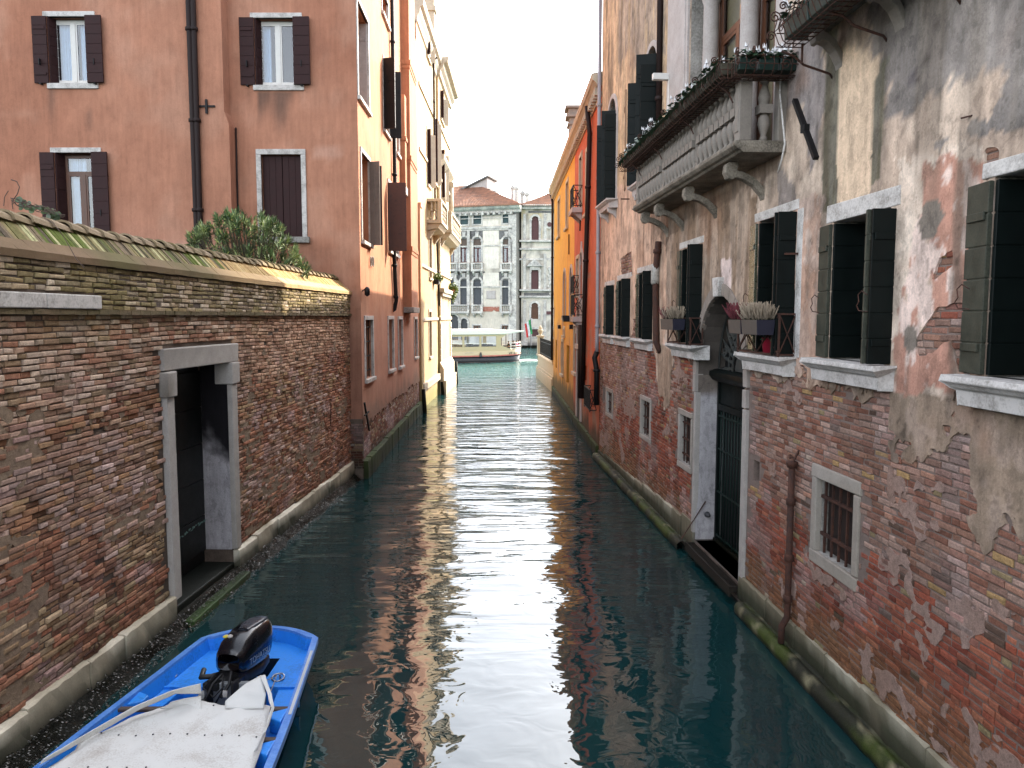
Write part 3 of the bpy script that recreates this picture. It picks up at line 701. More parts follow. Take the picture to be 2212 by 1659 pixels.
# windows of the garden front
def front_window(W, y, top, kind, label):
    a, b, z0, z1 = W['a'], W['b'], W['z0'], W['z1']; d = 0.30
    if kind == 'white': w = casement(house, PF, a + .02, b - .02, z0 + .02, z1 - .02, y + .2, 'white_frame', curtain=top, fw=.07)
    else: w = casement(house, PF, a + .12, b - .02, z0, z1 - .02, y + .24, 'wood', transom=.42, curtain=top, fw=.08)
    w['label'] = label
    m = MB(); m.box(a - .1, b + .12, y - .03, y + .1, z1, z1 + .13); put('lintel', m, M['istria'], w, PF, bevel=.008); m = MB(); m.box(a - .06, b + .14, y - .05, y + .15, z0 - .14, z0 - .003); put('sill', m, M['istria'], w, PF, bevel=.008)
    h = z1 - z0; lw = (b - a) * .33
    for (s, yy, rz, ww) in ((a - .005, y - .035, PI, lw), (a + .025, y - .02, PI / 2 - .35, .32), (b - .12, y - .05, -.03, lw + .05), (b - .10, y - .095, -.02, lw + .05)):
        shutter(w, PF, s, yy, z0 - .01, h + .02, ww, rz, 'brown_paint', 7)
    for s in (a - lw * .5, b + .1): hk = MB(); hk.box(s - .012, s + .012, y - .14, y - .07, z0 + h * .26, z0 + h * .26 + .16); put('latch', hk, M['iron'], w, PF); hk = MB(); hk.box(s - .03, s + .02, y - .13, y - .02, z0 - .05, z0 - .02); put('hook', hk, M['iron'], w, PF)
front_window(WA, YB, .85, 'white', 'upper left window with white frame and full curtains')
front_window(WB, 0, .28, 'white', 'upper right window with white frame and one curtain')
front_window(WC, YB, .5, 'wood', 'lower left window with varnished wooden frame')
wd = MB(); wd.box(WD['a'] - .13, WD['b'] + .13, -.04, .06, WD['z1'], WD['z1'] + .14); wd.box(WD['a'] - .13, WD['a'], -.038, .06, WD['z0'], WD['z1'] - .003); wd.box(WD['b'], WD['b'] + .13, -.038, .06, WD['z0'], WD['z1'] - .003)
wdo = put('window', wd, M['istria'], house, PF, bevel=.008, label='lower right window with closed brown shutters')
sl = MB(); sl.box(WD['a'] - .15, WD['b'] + .2, -.12, .05, WD['z0'] - .16, WD['z0'] - .003); put('sill', sl, M['istria_dirty'], wdo, PF, bevel=.01)
mid = (WD['a'] + WD['b']) / 2; hh = WD['z1'] - WD['z0']
shutter(wdo, PF, WD['a'] + .01, .12, WD['z0'] + .01, hh - .02, mid - WD['a'] - .015, 0, 'brown_paint', 3, vert=True)
shutter(wdo, PF, mid + .005, .12, WD['z0'] + .01, hh - .02, WD['b'] - mid - .015, 0, 'brown_paint', 3, vert=True)
for (v0, v1) in ((407, 424), (417, 432)):
    a = PF.px(v0, 0, YB - .08); b2 = PF.px(v1, 470, YB - .08)
    pipe(house, PF, [(a[0] + .03, YB - .09, PH - .2), (a[0], YB - .09, a[1]), (b2[0], YB - .09, b2[1]), (b2[0] + .01, YB - .09, 2.5)], .075, 'pipe_brown', [5, 7.3, 9.6, 11.9])
a = PF.px(510, 276, -.03); b2 = PF.px(514, 440, -.03); pipe(house, PF, [(a[0], -.05, a[1]), (b2[0], -.05, b2[1]), (b2[0], -.05, 3)], .022, 'pipe_brown')
cr = MB(); a = PF.px(447, 230, YB); cr.box(a[0] - .42, a[0] + .22, YB - .045, YB - .01, a[1] - .022, a[1] + .022); cr.box(a[0] - .025, a[0] + .03, YB - .06, YB - .02, a[1] - .19, a[1] + .17)
put('wall_anchor', cr, M['iron'], house, PF, label='iron cross anchor')
# canal side
pc = lambda X, Y, y=0.0: PC.px(X, Y, y)
def pwin(x0, x1, yt, yb, yv=None):
    a = pc(x0, yt)[0]; b = pc(x1, yt)[0]; xm = (x0 + x1) / 2; return dict(a=a, b=b, z0=pc(xm, yb)[1], z1=pc(xm, yt)[1])
PW = [pwin(770.5, 793, 24, 220), pwin(824, 837, -8, 40), pwin(827, 838, 140, 285), pwin(779, 797, 338, 522), pwin(838, 857, 405, 545), pwin(853.5, 860, 205, 330)]
PL = [pwin(787.5, 804, 691, 817), pwin(838, 849, 690, 798), pwin(860, 868.5, 690, 791), pwin(894.5, 900.5, 690, 771)]
zb = 1.65
def colPC(x, y, z):
    a = fbm(x * .4, z * .35, 5); b = fbm(x * 1.3, z * 1.1, 9); c = mixc(C(186, 128, 96), C(196, 140, 106), sstep(.3, .7, a)); c = mixc(c, C(178, 114, 84), sstep(.5, .7, b) * .5)
    c = mixc(c, C(186, 138, 118), sstep(5.2, 4.0, z + (b - .5)) * .6)
    st = sstep(.6, .75, fbm(x * 2.5, z * .3, 19)) * .25; c = mixc(c, C(120, 84, 66), st)
    return mixc(c, C(110, 96, 84), sstep(2.3, 1.6, z + (b - .5) * 1.2) * .55)
f = MB(); f.grid(0, PC.len, zb, PH, [hole(W) for W in PW + PL], 0.2, 0, 0.01)
put('canal_front', f, [M['stucco'], M['dark']], house, PC, col=colPC)
# brick footing under the stucco, both sides of the corner
def colPB(x, z, u, u2):
    n = fbm(x * .8, z, 4); c = pick(brown + redd[:3] + palP[:2], u); c = mixc(c, C(172, 150, 152), sstep(.5, .75, n) * .6)
    return c * (.7 + .5 * u2)[:, None] * (1 - .75 * sstep(.85, .45, z + (n - .5) * .5))[:, None] * 1.1
m = MB(); m.grid(0, PC.len, -2.4, zb + .02, [], .5, .03); put('footing', m, M['mortar'], house, PC)
m = MB(); cB = bricks(m, 0.02, PC.len, .3, zb - .02, lambda *a: float(fbm(a[0] * 1.3, 1.0, 3)) * .5 + 1.38 < a[1], colPB, 15, prot=.0, miss=.01, h=.07); cBx = cB
put('brickwork', m, M['brick'], house, PC, (0, .02, 0), col=lambda x, y, z: cBx)
m = MB(); contour_sheet(m, lambda x, z: z - (1.26 + .5 * fbm(x * 1.3, 1 + 0 * z, 3) + .12 * (vn(x * 5, z * 5, 2) - .5)), 0, PC.len, 1.1, zb + .06, .05, -.012, .03)
put('stucco_edge', m, M['stucco'], house, PC, col=colPC)
m = MB(); s9 = SW - .95; m.grid(s9, SW, -2.4, 1.66, [], .3, -.06); m.quad((SW, -.06, -2.4), (SW, .1, -2.4), (SW, .1, 1.66), (SW, -.06, 1.66)); m.box(s9, SW, -.07, .05, 1.6, 1.68); put('footing', m, M['mortar'], house, PF)
m = MB(); cB2 = bricks(m, s9, SW + .02, .3, 1.62, lambda *a: False, colPB, 16, prot=.012, h=.07); put('brickwork', m, M['brick'], house, PF, (0, -.062, 0), col=lambda x, y, z: cB2 * .6)
def alg(x, y, z):
    n = fbm(x * 1.2, z * 2, 6); c = mixc(C(70, 84, 34), C(40, 44, 28), n); return mixc(c, C(14, 16, 12), sstep(.22, .05, z + (n - .5) * .2))
stone_course('base_stones', house, PC, 0, PC.len, -.2, .52, -.13, .1, 31, M['stonevc'], alg, (.6, 1.2))
m = MB(); m.grid(9.45, PC.len + .02, 0.1, .2, [], 1); 
# the other sides and roof close the block
m = MB(); m.quad((0, YB, 0), (0, YB, PH), (0, 12, PH), (0, 12, 0)); m.quad((0, YB, PH), (sb0, YB, PH), (SW, 0, PH), (SW - .25, 12, PH + 1.5)); m.quad((0, YB, PH), (SW - .25, 12, PH + 1.5), (SW - .25, 15.2, PH), (0, 15.2, PH))
put('roof', m, M['terracotta'], house, PF)
m = MB(); m.quad((0, YB, 0), (0, YB, PH), (0, 15, PH), (0, 15, 0)); m.quad((0, 15, 0), (0, 15, PH), (SW - .25, 15.2, PH), (SW - .25, 15.2, 0)); put('side_wall', m, M['stucco'], house, PF, col=colPF)
def canal_window(W, kind, i):
    a, b, z0, z1 = W['a'], W['b'], W['z0'], W['z1']
    w = casement(house, PC, a, b, z0, z1, .26, 'white_frame', fw=.06)
    if kind != 'bare': surround(w, PC, a, b, z0, z1, 0, .12, .035, sp=.09)
    return w
for i, W in enumerate(PW): 
    w = canal_window(W, 'w', i); a, b, z0, z1 = W['a'], W['b'], W['z0'], W['z1']
    if i == 0: shutter(w, PC, b - .03, .02, z0 + .03, z1 - z0 - .06, .24, PI / 2, simple('pale_shutter', (.42, .36, .34)), 1)
    if i == 2:
        for q in (0.02, .09): shutter(w, PC, a - q, 0, z0, z1 - z0, .42, -PI / 2 - .25, 'iron', 3)
        shutter(w, PC, b + .05, 0, z0, z1 - z0, .42, -PI / 2 + .2, 'iron', 3)
    if i == 3:
        g = simple('grey_shutter_paint', (.20, .165, .145), .6); shutter(w, PC, b - .05, -.02, z0 - .02, z1 - z0, .33, -PI / 2 - .35, g, 2, vert=True, label='grey shutter'); shutter(w, PC, b + .1, -.02, z0, z1 - z0 - .1, .33, -PI / 2 + .1, 'iron', 2, vert=True)
    if i == 4: shutter(w, PC, a - .25, -.02, z0 - .05, z1 - z0, .62, -PI / 2 + .08, simple('flaking_brown_shutter', (.06, .028, .022), .6, .5, c2=(.03, .014, .012), thr=(.3, .5)), 1, label='flaking brown shutter')
    if i == 5: pass
for i, W in enumerate(PL):
    w = canal_window(W, 'w', i); 
    if i == 0: grille(w, PC, W['a'], W['b'], W['z0'], W['z1'], .08, 3, 4, .012, 'iron')
# drain stack on the canal side
a0 = pc(846, 2, -.1); a1 = pc(853, 395, -.1); b0 = pc(848.5, 552, -.1); b1 = pc(856, 668, -.1)
pipe(house, PC, [(a0[0], -.1, PH), (a0[0] + .1, -.1, a0[1]), (a1[0], -.1, a1[1]), (b0[0] + .35, -.1, b0[1]), (b1[0], -.1, b1[1] + .3), (b1[0] - .06, -.05, b1[1]), (b1[0] - .1, .1, b1[1] - .1)], .07, 'iron', [6.3, 8, 9.5, 11, 12.5, 14, 5.2])
def chimney_stack(x0, x1, z0, prot, zs, base='stucco'):
    m = MB(); m.box(x0, x1, -prot, .1, z0, PH + 1)
    for z in zs: m.box(x0 - .04, x1 + .04, -prot - .05, .1, z, z + .16); m.box(x0 - .02, x1 + .02, -prot - .025, .1, z - .14, z - .003)
    return put('chimney_breast', m, M['stucco'], house, PC, col=lambda x, y, z: colPC(x, y, z) * .97)
c0 = pc(871.5, 600)[0]; c1 = pc(901, 600, -.3)[0]
chimney_stack(c0, c1, 4.85, .32, [7.1, 10.6, 14.2])
m = MB(); m.box(c0 - .06, c1 + .05, -.4, .1, 4.66, 4.88); put('corbel', m, M['istria_dirty'], house, PC, bevel=.02)
d0 = pc(867, 420)[0] - .3; m = MB(); m.box(d0, d0 + .62, -.2, .1, pc(872, 412)[1], 12.9); m.box(d0 - .03, d0 + .65, -.24, .1, 11.2, 11.35); put('chimney_breast', m, M['stucco'], house, PC, col=colPC)
m = MB(); m.box(d0 - .02, d0 + .64, -.22, .1, pc(872, 428)[1], pc(872, 412)[1]); put('corbel', m, M['istria'], house, PC, bevel=.01)
m = MB(); a = pc(786, 890, -.05); q = pc(795, 938, -.05); m.bar((a[0], -.07, a[1] + .25), (q[0] + .1, -.07, q[1] + .1), .05); m.bar((a[0] + .02, -.07, a[1] - .1), (a[0] + .5, -.1, a[1] - .05), .035)
put('wall_anchor', m, M['iron'], house, PC, label='leaning black iron anchor near the water')
m = MB(); a = pc(790, 629, -.1); m.lathe([(.02, a[1] - .14), (.07, a[1] - .1), (.08, a[1] + .06), (.03, a[1] + .12)], a[0], -.14, 8); m.bar((a[0], 0, a[1]), (a[0], -.14, a[1] + .1), .03); put('wall_lamp', m, M['iron'], house, PC)
m = MB()
for X in (801, 805.5):
    a = pc(X, 565, -.04); m.tube([(a[0] + .10 * math.cos(t), -.05, a[1] + .14 * math.sin(t)) for t in [i * PI / 6 for i in range(13)]], .018, 5)
put('iron_rings', m, M['istria_dirty'], house, PC)

# ------------------------------------------------------------------ sliver of the house beyond, far left
sv = root('neighbour_house', 'sliver of a shaded brown house with small balcony at the far left edge', 'house', WORLDF, (-16.5, 24, 0))
m = MB(); m.box(-5, 2.3, 0, 6, 0, 16); put('wall', m, M['stucco'], sv, col=lambda x, y, z: mixc(C(150, 104, 84), C(130, 90, 76), fbm(x, z, 3)))
m = MB(); bz = 4.5 + (684 - 345) / 1660 * 24; m.box(.4, 2.25, -.6, 0, bz - .35, bz - .1)
for i in range(9): m.box(.5 + i * .21, .53 + i * .21, -.58, -.55, bz - .1, bz + 1.0)
m.box(.4, 2.25, -.6, -.53, bz + 1.0, bz + 1.05); put('balcony', m, M['iron'], sv)

# ------------------------------------------------------------------ left: cream palazzo towards the Grand Canal
CF = Fr((-4.38, YE), (-4.2, 51.3)); cream = root('cream_palazzo', 'sunlit cream stone palazzo with heavy cornice and balconies beyond the pink house', 'building', CF)
cc = lambda X, Y, y=0.0: CF.px(X, Y, y); SP = 44.5 - YE; CE = CF.len; CZ = 18.9
cA, cB_ = C(220, 196, 156, .80), C(202, 172, 130, .80)
def colC(x, y, z):
    a = fbm(x * .5, z * .4, 6); b = fbm(x * 2.2, z * .7, 16); c = mixc(cA, cB_, a); c = mixc(c, C(196, 160, 120), sstep(.55, .75, b) * .35)
    c = mixc(c, C(222, 172, 140), sstep(1.6, .3, x) * .8)
    return mixc(c, C(140, 140, 84), sstep(1.0, .35, z + (b - .5) * .5) * .8)
def cwin(x0, x1, yt, yb, y=0.0): xm = (x0 + x1) / 2; return dict(a=cc(x0, yt, y)[0], b=cc(x1, yt, y)[0], z0=cc(xm, yb, y)[1], z1=cc(xm, yt, y)[1])
SY = -.12
CW = [cwin(921, 927, 65, 125), cwin(935, 941.5, 128, 196), cwin(922, 928, 285, 400), cwin(937, 941.5, 262, 395), cwin(926, 931, 505, 600), cwin(943.5, 949, 523, 615), cwin(926, 931, 674, 770), cwin(945.5, 950, 676, 762)]
CW2 = [cwin(951, 957.5, 205, 262, SY), cwin(953, 959, 330, 430, SY), cwin(971, 975, 548, 610, SY), cwin(971, 975, 676, 745, SY)]
CW2 = [w for w in CW2 if w['a'] > SP + .1 and w['b'] < CE - .1]
CW = [w for w in CW if w['b'] < SP - .1 and w['a'] > .2]
f = MB(); f.grid(0, SP, -2.4, CZ, [dict(s0=w['a'], s1=w['b'], z0=w['z0'], z1=w['z1'], d=.35, rm=0) for w in CW], .25)
f.grid(SP, CE, -2.4, CZ, [dict(s0=w['a'], s1=w['b'], z0=w['z0'], z1=w['z1'], d=.35, rm=0) for w in CW2], .25, SY)
f.quad((SP, SY, -2.4), (SP, 0, -2.4), (SP, 0, CZ), (SP, SY, CZ)); f.quad((CE, SY, -2.4), (CE, 9, -2.4), (CE, 9, CZ), (CE, SY, CZ)); f.quad((0, 9, 0), (CE, 9, 0), (CE, 9, CZ), (0, 9, CZ)); f.quad((0, 0, CZ), (CE, SY, CZ), (CE, 9, CZ), (0, 9, CZ))
f.box(.02, .62, -.1, .05, -.5, 9.6); f.box(.02, .62, -.14, .05, 9.6, 9.8)
put('wall', f, [M['stucco'], M['dark']], cream, CF, col=colC)
M['cream_stone'] = simple('cream_stone', (.52, .44, .33), .8, .25, 2, 25, .4, .01)
m = MB()
for z in (4.3, 6.9, 12.3, 15.3): m.box(.64, SP - .02, -.07, .02, z, z + .16); m.box(SP - .02, CE + .05, SY - .08, SY + .02, z + .02, z + .2)
m.box(.64, SP, -.16, .02, .9, 1.25); m.box(SP - .1, CE + .2, SY - .22, SY + .02, .8, 1.5); m.prism([(SY - .22, 1.5), (SY, 1.9), (SY, 1.5)], SP - .1, CE + .2, 'x')
m.box(SP - .1, CE + .3, SY - .35, SY + .02, -1, .8)
for z in [x * .38 + 1.9 for x in range(0, 6)]: m.box(SP + .1, SP + .7, SY - .06, SY + .02, z, z + .34); m.box(CE - .7, CE + .05, SY - .06, SY + .02, z, z + .34)
for z in [x * .38 + 4.6 for x in range(0, 22)]: m.box(SP + .1, SP + .6, SY - .05, SY + .02, z, z + .34)
m.box(SP, CE + .1, SY - .28, SY + .02, 5.9, 6.15); m.box(SP + .1, CE, SY - .18, SY + .02, 5.7, 5.9)
put('string_course', m, M['cream_stone'], cream, CF, bevel=.015)
def cornice(x0, x1, y, z, p, name='cornice'):
    m = MB(); P = [(y, z - 1.0), (y - p * .2, z - .95), (y - p * .25, z - .7), (y - p * .5, z - .55), (y - p * .55, z - .35), (y - p * .9, z - .28), (y - p, z - .05), (y - p, z), (y + .3, z)]
    m.profx(P, x0, x1); return put(name, m, M['cream_stone'], cream, CF)
cornice(-.02, SP - .02, 0, CZ, .38); cornice(SP - .1, CE + .45, SY, CZ + .1, .62)
m = MB(); m.profx([(SY, 13.2), (SY - .3, 13.5), (SY - .32, 13.7), (SY, 13.75)], SP + .1, CE + .2); m.box(CE - .55, CE - .15, SY - .3, SY, 12.9, 13.2); put('cornice', m, M['cream_stone'], cream, CF)
m = MB(); m.tube([(CE - .4, SY - .12, 10.6), (CE - .4, SY - .12, 12.9)], .16, 8); m.tube([(SP + 1.6, SY - .12, 10.6), (SP + 1.6, SY - .12, 12.9)], .14, 8); puts('half_column', m, M['cream_stone'], cream, CF)
def cbalcony(x0, x1, y, p, zt, zb):
    m = MB(); y1 = y - p
    m.box(x0, x1, y1, y, zt - .14, zt); m.box(x0, x1, y1, y, zb - .18, zb); m.profx([(y, zb - .55), (y, zb - .18), (y1 + .05, zb - .18), (y1 + .2, zb - .4)], x0 + .1, x1 - .1)
    m.box(x0 + .01, x0 + .45, y1 + .01, y1 + .2, zb, zt - .14); m.box(x1 - .3, x1 - .01, y1 + .01, y1 + .2, zb, zt - .14)
    o = put('balcony', m, M['cream_stone'], cream, CF, bevel=.01)
    n = int((x1 - x0 - .8) / .24)
    for i in range(n): put('baluster', shared(('bal', round(zt - zb, 2)), lambda: baluster_mb(zt - zb - .14, .075, 8), 'cream_stone'), None, o, CF, (x0 + .6 + i * .24, y1 + .11, zb))
    for i in range(2): put('baluster', shared(('bal', round(zt - zb, 2)), lambda: baluster_mb(zt - zb - .14, .075, 8), 'cream_stone'), None, o, CF, (x0 + .1, y1 + .32 + i * .2, zb))
    for x in (x0 + .2, x1 - .5):
        q = MB(); q.profx([(y, zb - 1.0), (y, zb - .5), (y1 + .25, zb - .5), (y1 + .45, zb - .62), (y - .12, zb - .9)], x, x + .3); put('bracket', q, M['cream_stone'], o, CF, bevel=.01)
    return o
cbalcony(3.5, 6.9, 0, .75, 10.5, 9.45); cbalcony(SP + .3, CE + .3, SY, .7, 10.55, 9.5)
for w in CW + CW2:
    y = 0 if w in CW else SY
    o = casement(cream, CF, w['a'], w['b'], w['z0'], w['z1'], y + .2, 'brown_paint', fw=.06)
    surround(o, CF, w['a'], w['b'], w['z0'], w['z1'], y, .14, .04, mat='cream_stone', sp=.1)
    if w['z1'] > 11 and w is not CW[-1]:
        shutter(o, CF, w['a'], y - .02, w['z0'], w['z1'] - w['z0'], .22, -PI / 2 - .5, 'brown_paint', 6); shutter(o, CF, w['b'], y - .02, w['z0'], w['z1'] - w['z0'], .3, -PI / 2 + .5, 'cream_stone', 6)
a = cc(940, 130, -.2); b2 = cc(943, 435, -.2); e = cc(950, 660, -.15)
pipe(cream, CF, [(a[0], -.3, CZ - .6), (a[0], -.12, a[1]), (b2[0], -.12, b2[1]), (b2[0] + .35, -.12, b2[1] - .4), (e[0], -.12, e[1])], .055, 'pipe_brown', [7, 13, 16])
m = MB(); m.box(-.3, .3, -.3, .3, 0, 5.8); m.box(-.4, .4, -.4, .4, 5.0, 5.3); m.box(-.36, .36, -.36, .36, 5.8, 6.1); m.box(-.3, .3, -.3, .3, 6.1, 6.3)
put('chimney', m, M['cream_stone'], cream, WORLDF, (-5.05, 49, CZ - .8), bevel=.02)
for X in (974.5, 969):
    pass
# mooring posts at the foot of the palazzo
for i, (gx, gy, h, lb) in enumerate(((-4.02, 44.4, .75, 'short dark mooring post leaning beside the stone plinth, the nearer one'), (-3.72, 51.6, 1.5, 'taller dark mooring post at the canal mouth corner'), (-4.12, 36.0, 1.1, 'blackened timber post where the pink and cream walls meet the water'))):
    m = MB(); m.tube([(0, 0, -1.5), (0, 0, .1), (-.05, .03, h)], [.10, .11, .09], 8)
    o = put('mooring_post', m, M['algae'], None, WORLDF, (gx, gy, 0)); tag(o, lb, 'mooring post')
# hanging plant
M['leaf_bright'] = simple('bright_leaf', (.16, .22, .035), .5, .5, c2=(.05, .10, .02))
def leafball(name, c, r, n, size, mat, parent=None, label=None, cat=None, F=WORLDF, droop=0, sc=(1, 1, 1), seed=1):
    R = random.Random(seed); m = MB()
    for i in range(n):
        d = Vector((R.gauss(0, 1), R.gauss(0, 1), R.gauss(0, 1))).normalized() * (R.random() ** .4)
        p = Vector((d.x * r * sc[0], d.y * r * sc[1], d.z * r * sc[2])); p.z -= droop * R.random() * (1 - abs(d.x))
        q = Vector((R.gauss(0, 1), R.gauss(0, 1), R.gauss(0, 1))).normalized(); t = q.cross(Vector((0, .3, 1))).normalized() * size * R.uniform(.5, 1.2); u = q.cross(t).normalized() * size * .5
        m.quad(tuple(p - t), tuple(p + u), tuple(p + t), tuple(p - u))
    o = put(name, m, mat, parent, F, c)
    if label: tag(o, label, cat)
    return o
pl = root('hanging_plant', 'bright yellow green plant spilling over the small stone ledge of the cream palazzo', 'plant', WORLDF, (-3.85, 50.4, 6.25))
leafball('foliage', (-3.83, 50.4, 6.35), .42, 700, .09, M['leaf_bright'], pl, droop=.7, sc=(.8, 1, 1), seed=5)
m = MB(); m.box(-.2, .2, -.3, .3, -.25, 0); put('planter', m, M['terracotta'], pl, WORLDF, (-3.9, 50.4, 6.25))
pl = root('window_plant', 'small dull green plant in a dark box on the cream palazzo window sill', 'plant', WORLDF, (-4.15, 42.6, 6.3))
leafball('foliage', (-4.1, 42.6, 6.62), .3, 250, .08, M['leaf_bright'], pl, seed=6)
m = MB(); m.box(-.12, .12, -.35, .35, -.12, .12); put('planter', m, M['iron'], pl, WORLDF, (-4.12, 42.6, 6.4))
# ------------------------------------------------------------------ right: the weathered palazzo
R_ = Fr((2.80, 24.4), (4.60, -4.0)); RL = R_.len; rp = lambda X, Y, y=0.0: R_.px(X, Y, y)
pal = root('weathered_palazzo', 'old palazzo with peeling plaster over brick, green shutters and a stone balcony on the right', 'building', R_)
RP = lambda pts: [rp(*p) for p in pts]
BR = RP([(1296, 738), (1411, 742), (1418, 775), (1424, 880), (1448, 885), (1452, 800), (1460, 770), (1515, 776), (1512, 1100), (1600, 1240), (1606, 1240), (1612, 800), (1735, 822), (1745, 838), (1800, 850), (1850, 856), (1926, 862), (1929, 1003), (1963, 1016), (2029, 1033), (2033, 981), (2055, 950), (2086, 933), (2105, 940), (2100, 1007), (2101, 1125), (2116, 1191), (2134, 1195), (2147, 1174), (2212, 1190), (2300, 1230)]) + [(23.2, 1.3), (28.4, 1.6), (28.4, -2), (-1, -2)]
BRX = [RP(p) for p in ([(1698, 560), (1722, 590), (1724, 790), (1698, 780)], [(2035, 560), (2062, 540), (2066, 575), (2015, 610)], [(2020, 690), (2034, 660), (2100, 655), (2098, 815), (2072, 800), (2060, 735), (2020, 760), (1985, 765), (1983, 730)],
       [(2128, 318), (2162, 322), (2160, 380), (2135, 392)], [(1342, 560), (1366, 540), (1368, 596), (1343, 594)], [(1369, 690), (1379, 690), (1379, 732), (1369, 732)])]
def isbrick(x, z):
    j = lambda k, a: (fbm(x * 2.6 + k, z * 2.6, 40 + k, 4) - .5) * a
    k3 = (fbm(x * 11, z * 11, 311, 3) - .5) * .16; xx, zz = x + j(1, .42) + k3, z + j(4, .34) - k3; r = inpoly(xx, zz, BR)
    near = inpoly(xx, zz - .28, BR) | inpoly(xx, zz - .14, BR); r |= near & (fbm(x * 5.2, z * 4.6, 301) > .58)
    for P in BRX: r |= inpoly(x + j(2, .10), z + j(3, .10), P)
    return r
def _inhole(x, z):
    h = np.zeros(np.shape(x), bool)
    for H in HOLES: g = .16 if (H in SWN or H is DOOR) else .02; h |= (x > H['s0'] - g) & (x < H['s1'] + g) & (z > H['z0'] - g) & (z < H['z1'] + g)
    return h
def plasterf(x, z):
    a = 0
    for dx, dz in ((0, 0), (.012, .0), (-.012, 0), (0, .012), (0, -.012)): a = a + np.where(isbrick(x + dx, z + dz), -1.0, 1.0)
    h = np.zeros(np.shape(x), bool)
    for H in HOLES: h |= (x > H['s0']) & (x < H['s1']) & (z > H['z0']) & (z < (H['z1'] - H.get('rise', (H['s1'] - H['s0']) / 2) if H.get('arch') else H['z1']))
    for H in HOLES:
        if H.get('arch'):
            w = (H['s1'] - H['s0']) / 2; rs = H.get('rise', w); h |= (((x - H['s0'] - w) / w) ** 2 + ((z - H['z1'] + rs) / rs) ** 2 < 1)
    return np.where(h, -1.0, a / 5 + 1e-4)
def rw(x0, x1, yt0, yt1, yb, y=0):     # opening: far x, near x, top at far corner, top at near corner, sill
    a = rp(x0, 700)[0]; b = rp(x1, 700)[0]; xm = (x0 + x1) / 2
    return dict(s0=a, s1=b, z1=(rp(x0, yt0)[1] + rp(x1, yt1)[1]) / 2, z0=rp(xm, yb)[1])
LW = [rw(1309.5, 1326, 619, 615, 725), rw(1337, 1361, 606, 600, 727), rw(1381, 1409, 592, 582, 729), rw(1473, 1514, 541, 524, 744), rw(1637, 1711, 483, 458, 766), rw(1797, 1920, 490, 456, 782), rw(2140, 2420, 398, 300, 830)]
for w in LW: w.update(d=.42, rm=1, bm=2)
for w in LW[:3]: w['z0'] = 3.97
LW[4]['z1'] = 5.88; LW[5]['z1'] = 5.60
SWN = [rw(1313, 1325, 845, 850, 895), rw(1389, 1408, 862, 872, 944), rw(1474, 1499, 896, 906, 1006), rw(1780, 1863, 1038, 1072, 1228)]
for w in SWN: w.update(d=.22, rm=1, bm=2)
slot = rw(1637, 1650, 1001, 998, 1046); slot.update(d=.3, rm=0, bm=2)
tiny = rw(1304.5, 1308.5, 836, 840, 868); tiny.update(d=.2, rm=0, bm=2)
dA, dB = rp(1506.5, 900)[0], rp(1610, 900)[0]; dW = (dB - dA) / 2; dspr = rp(1506.5, 812)[1]; DOOR = dict(s0=dA, s1=dB, z0=.3, z1=dspr + dW * 1.2, rise=dW * 1.2, arch='round', d=.5, rm=3, bm=2)
bz = 6.84                                      # balcony floor
tA, tB = rp(1489, 300)[0], rp(1679, 300)[0]; TRI = dict(s0=tA, s1=tB, z0=bz, z1=10.6, d=.35, rm=1, bm=2)
aw1 = rw(1389, 1417, 160, 150, 380); aw1['z1'] = rp(1404, 114)[1]; aw1['z0'] = rp(1395, 400)[1]; aw1.update(arch='round', d=.4, rm=1, bm=2)
aw2 = rw(1312.5, 1330, 250, 250, 440); aw2['z1'] = rp(1321, 222)[1]; aw2['z0'] = rp(1320, 441)[1]; aw2.update(arch='round', d=.4, rm=1, bm=2)
sA, sB = rp(1820, 60)[0], rp(2010, 0)[0]; SEC = dict(s0=rp(1800, 50)[0], s1=rp(1800, 50)[0] + 2.6, z0=8.05, z1=10.8, d=.35, rm=1, bm=2)
HOLES = LW + SWN + [slot, tiny, DOOR, TRI, aw1, aw2, SEC]
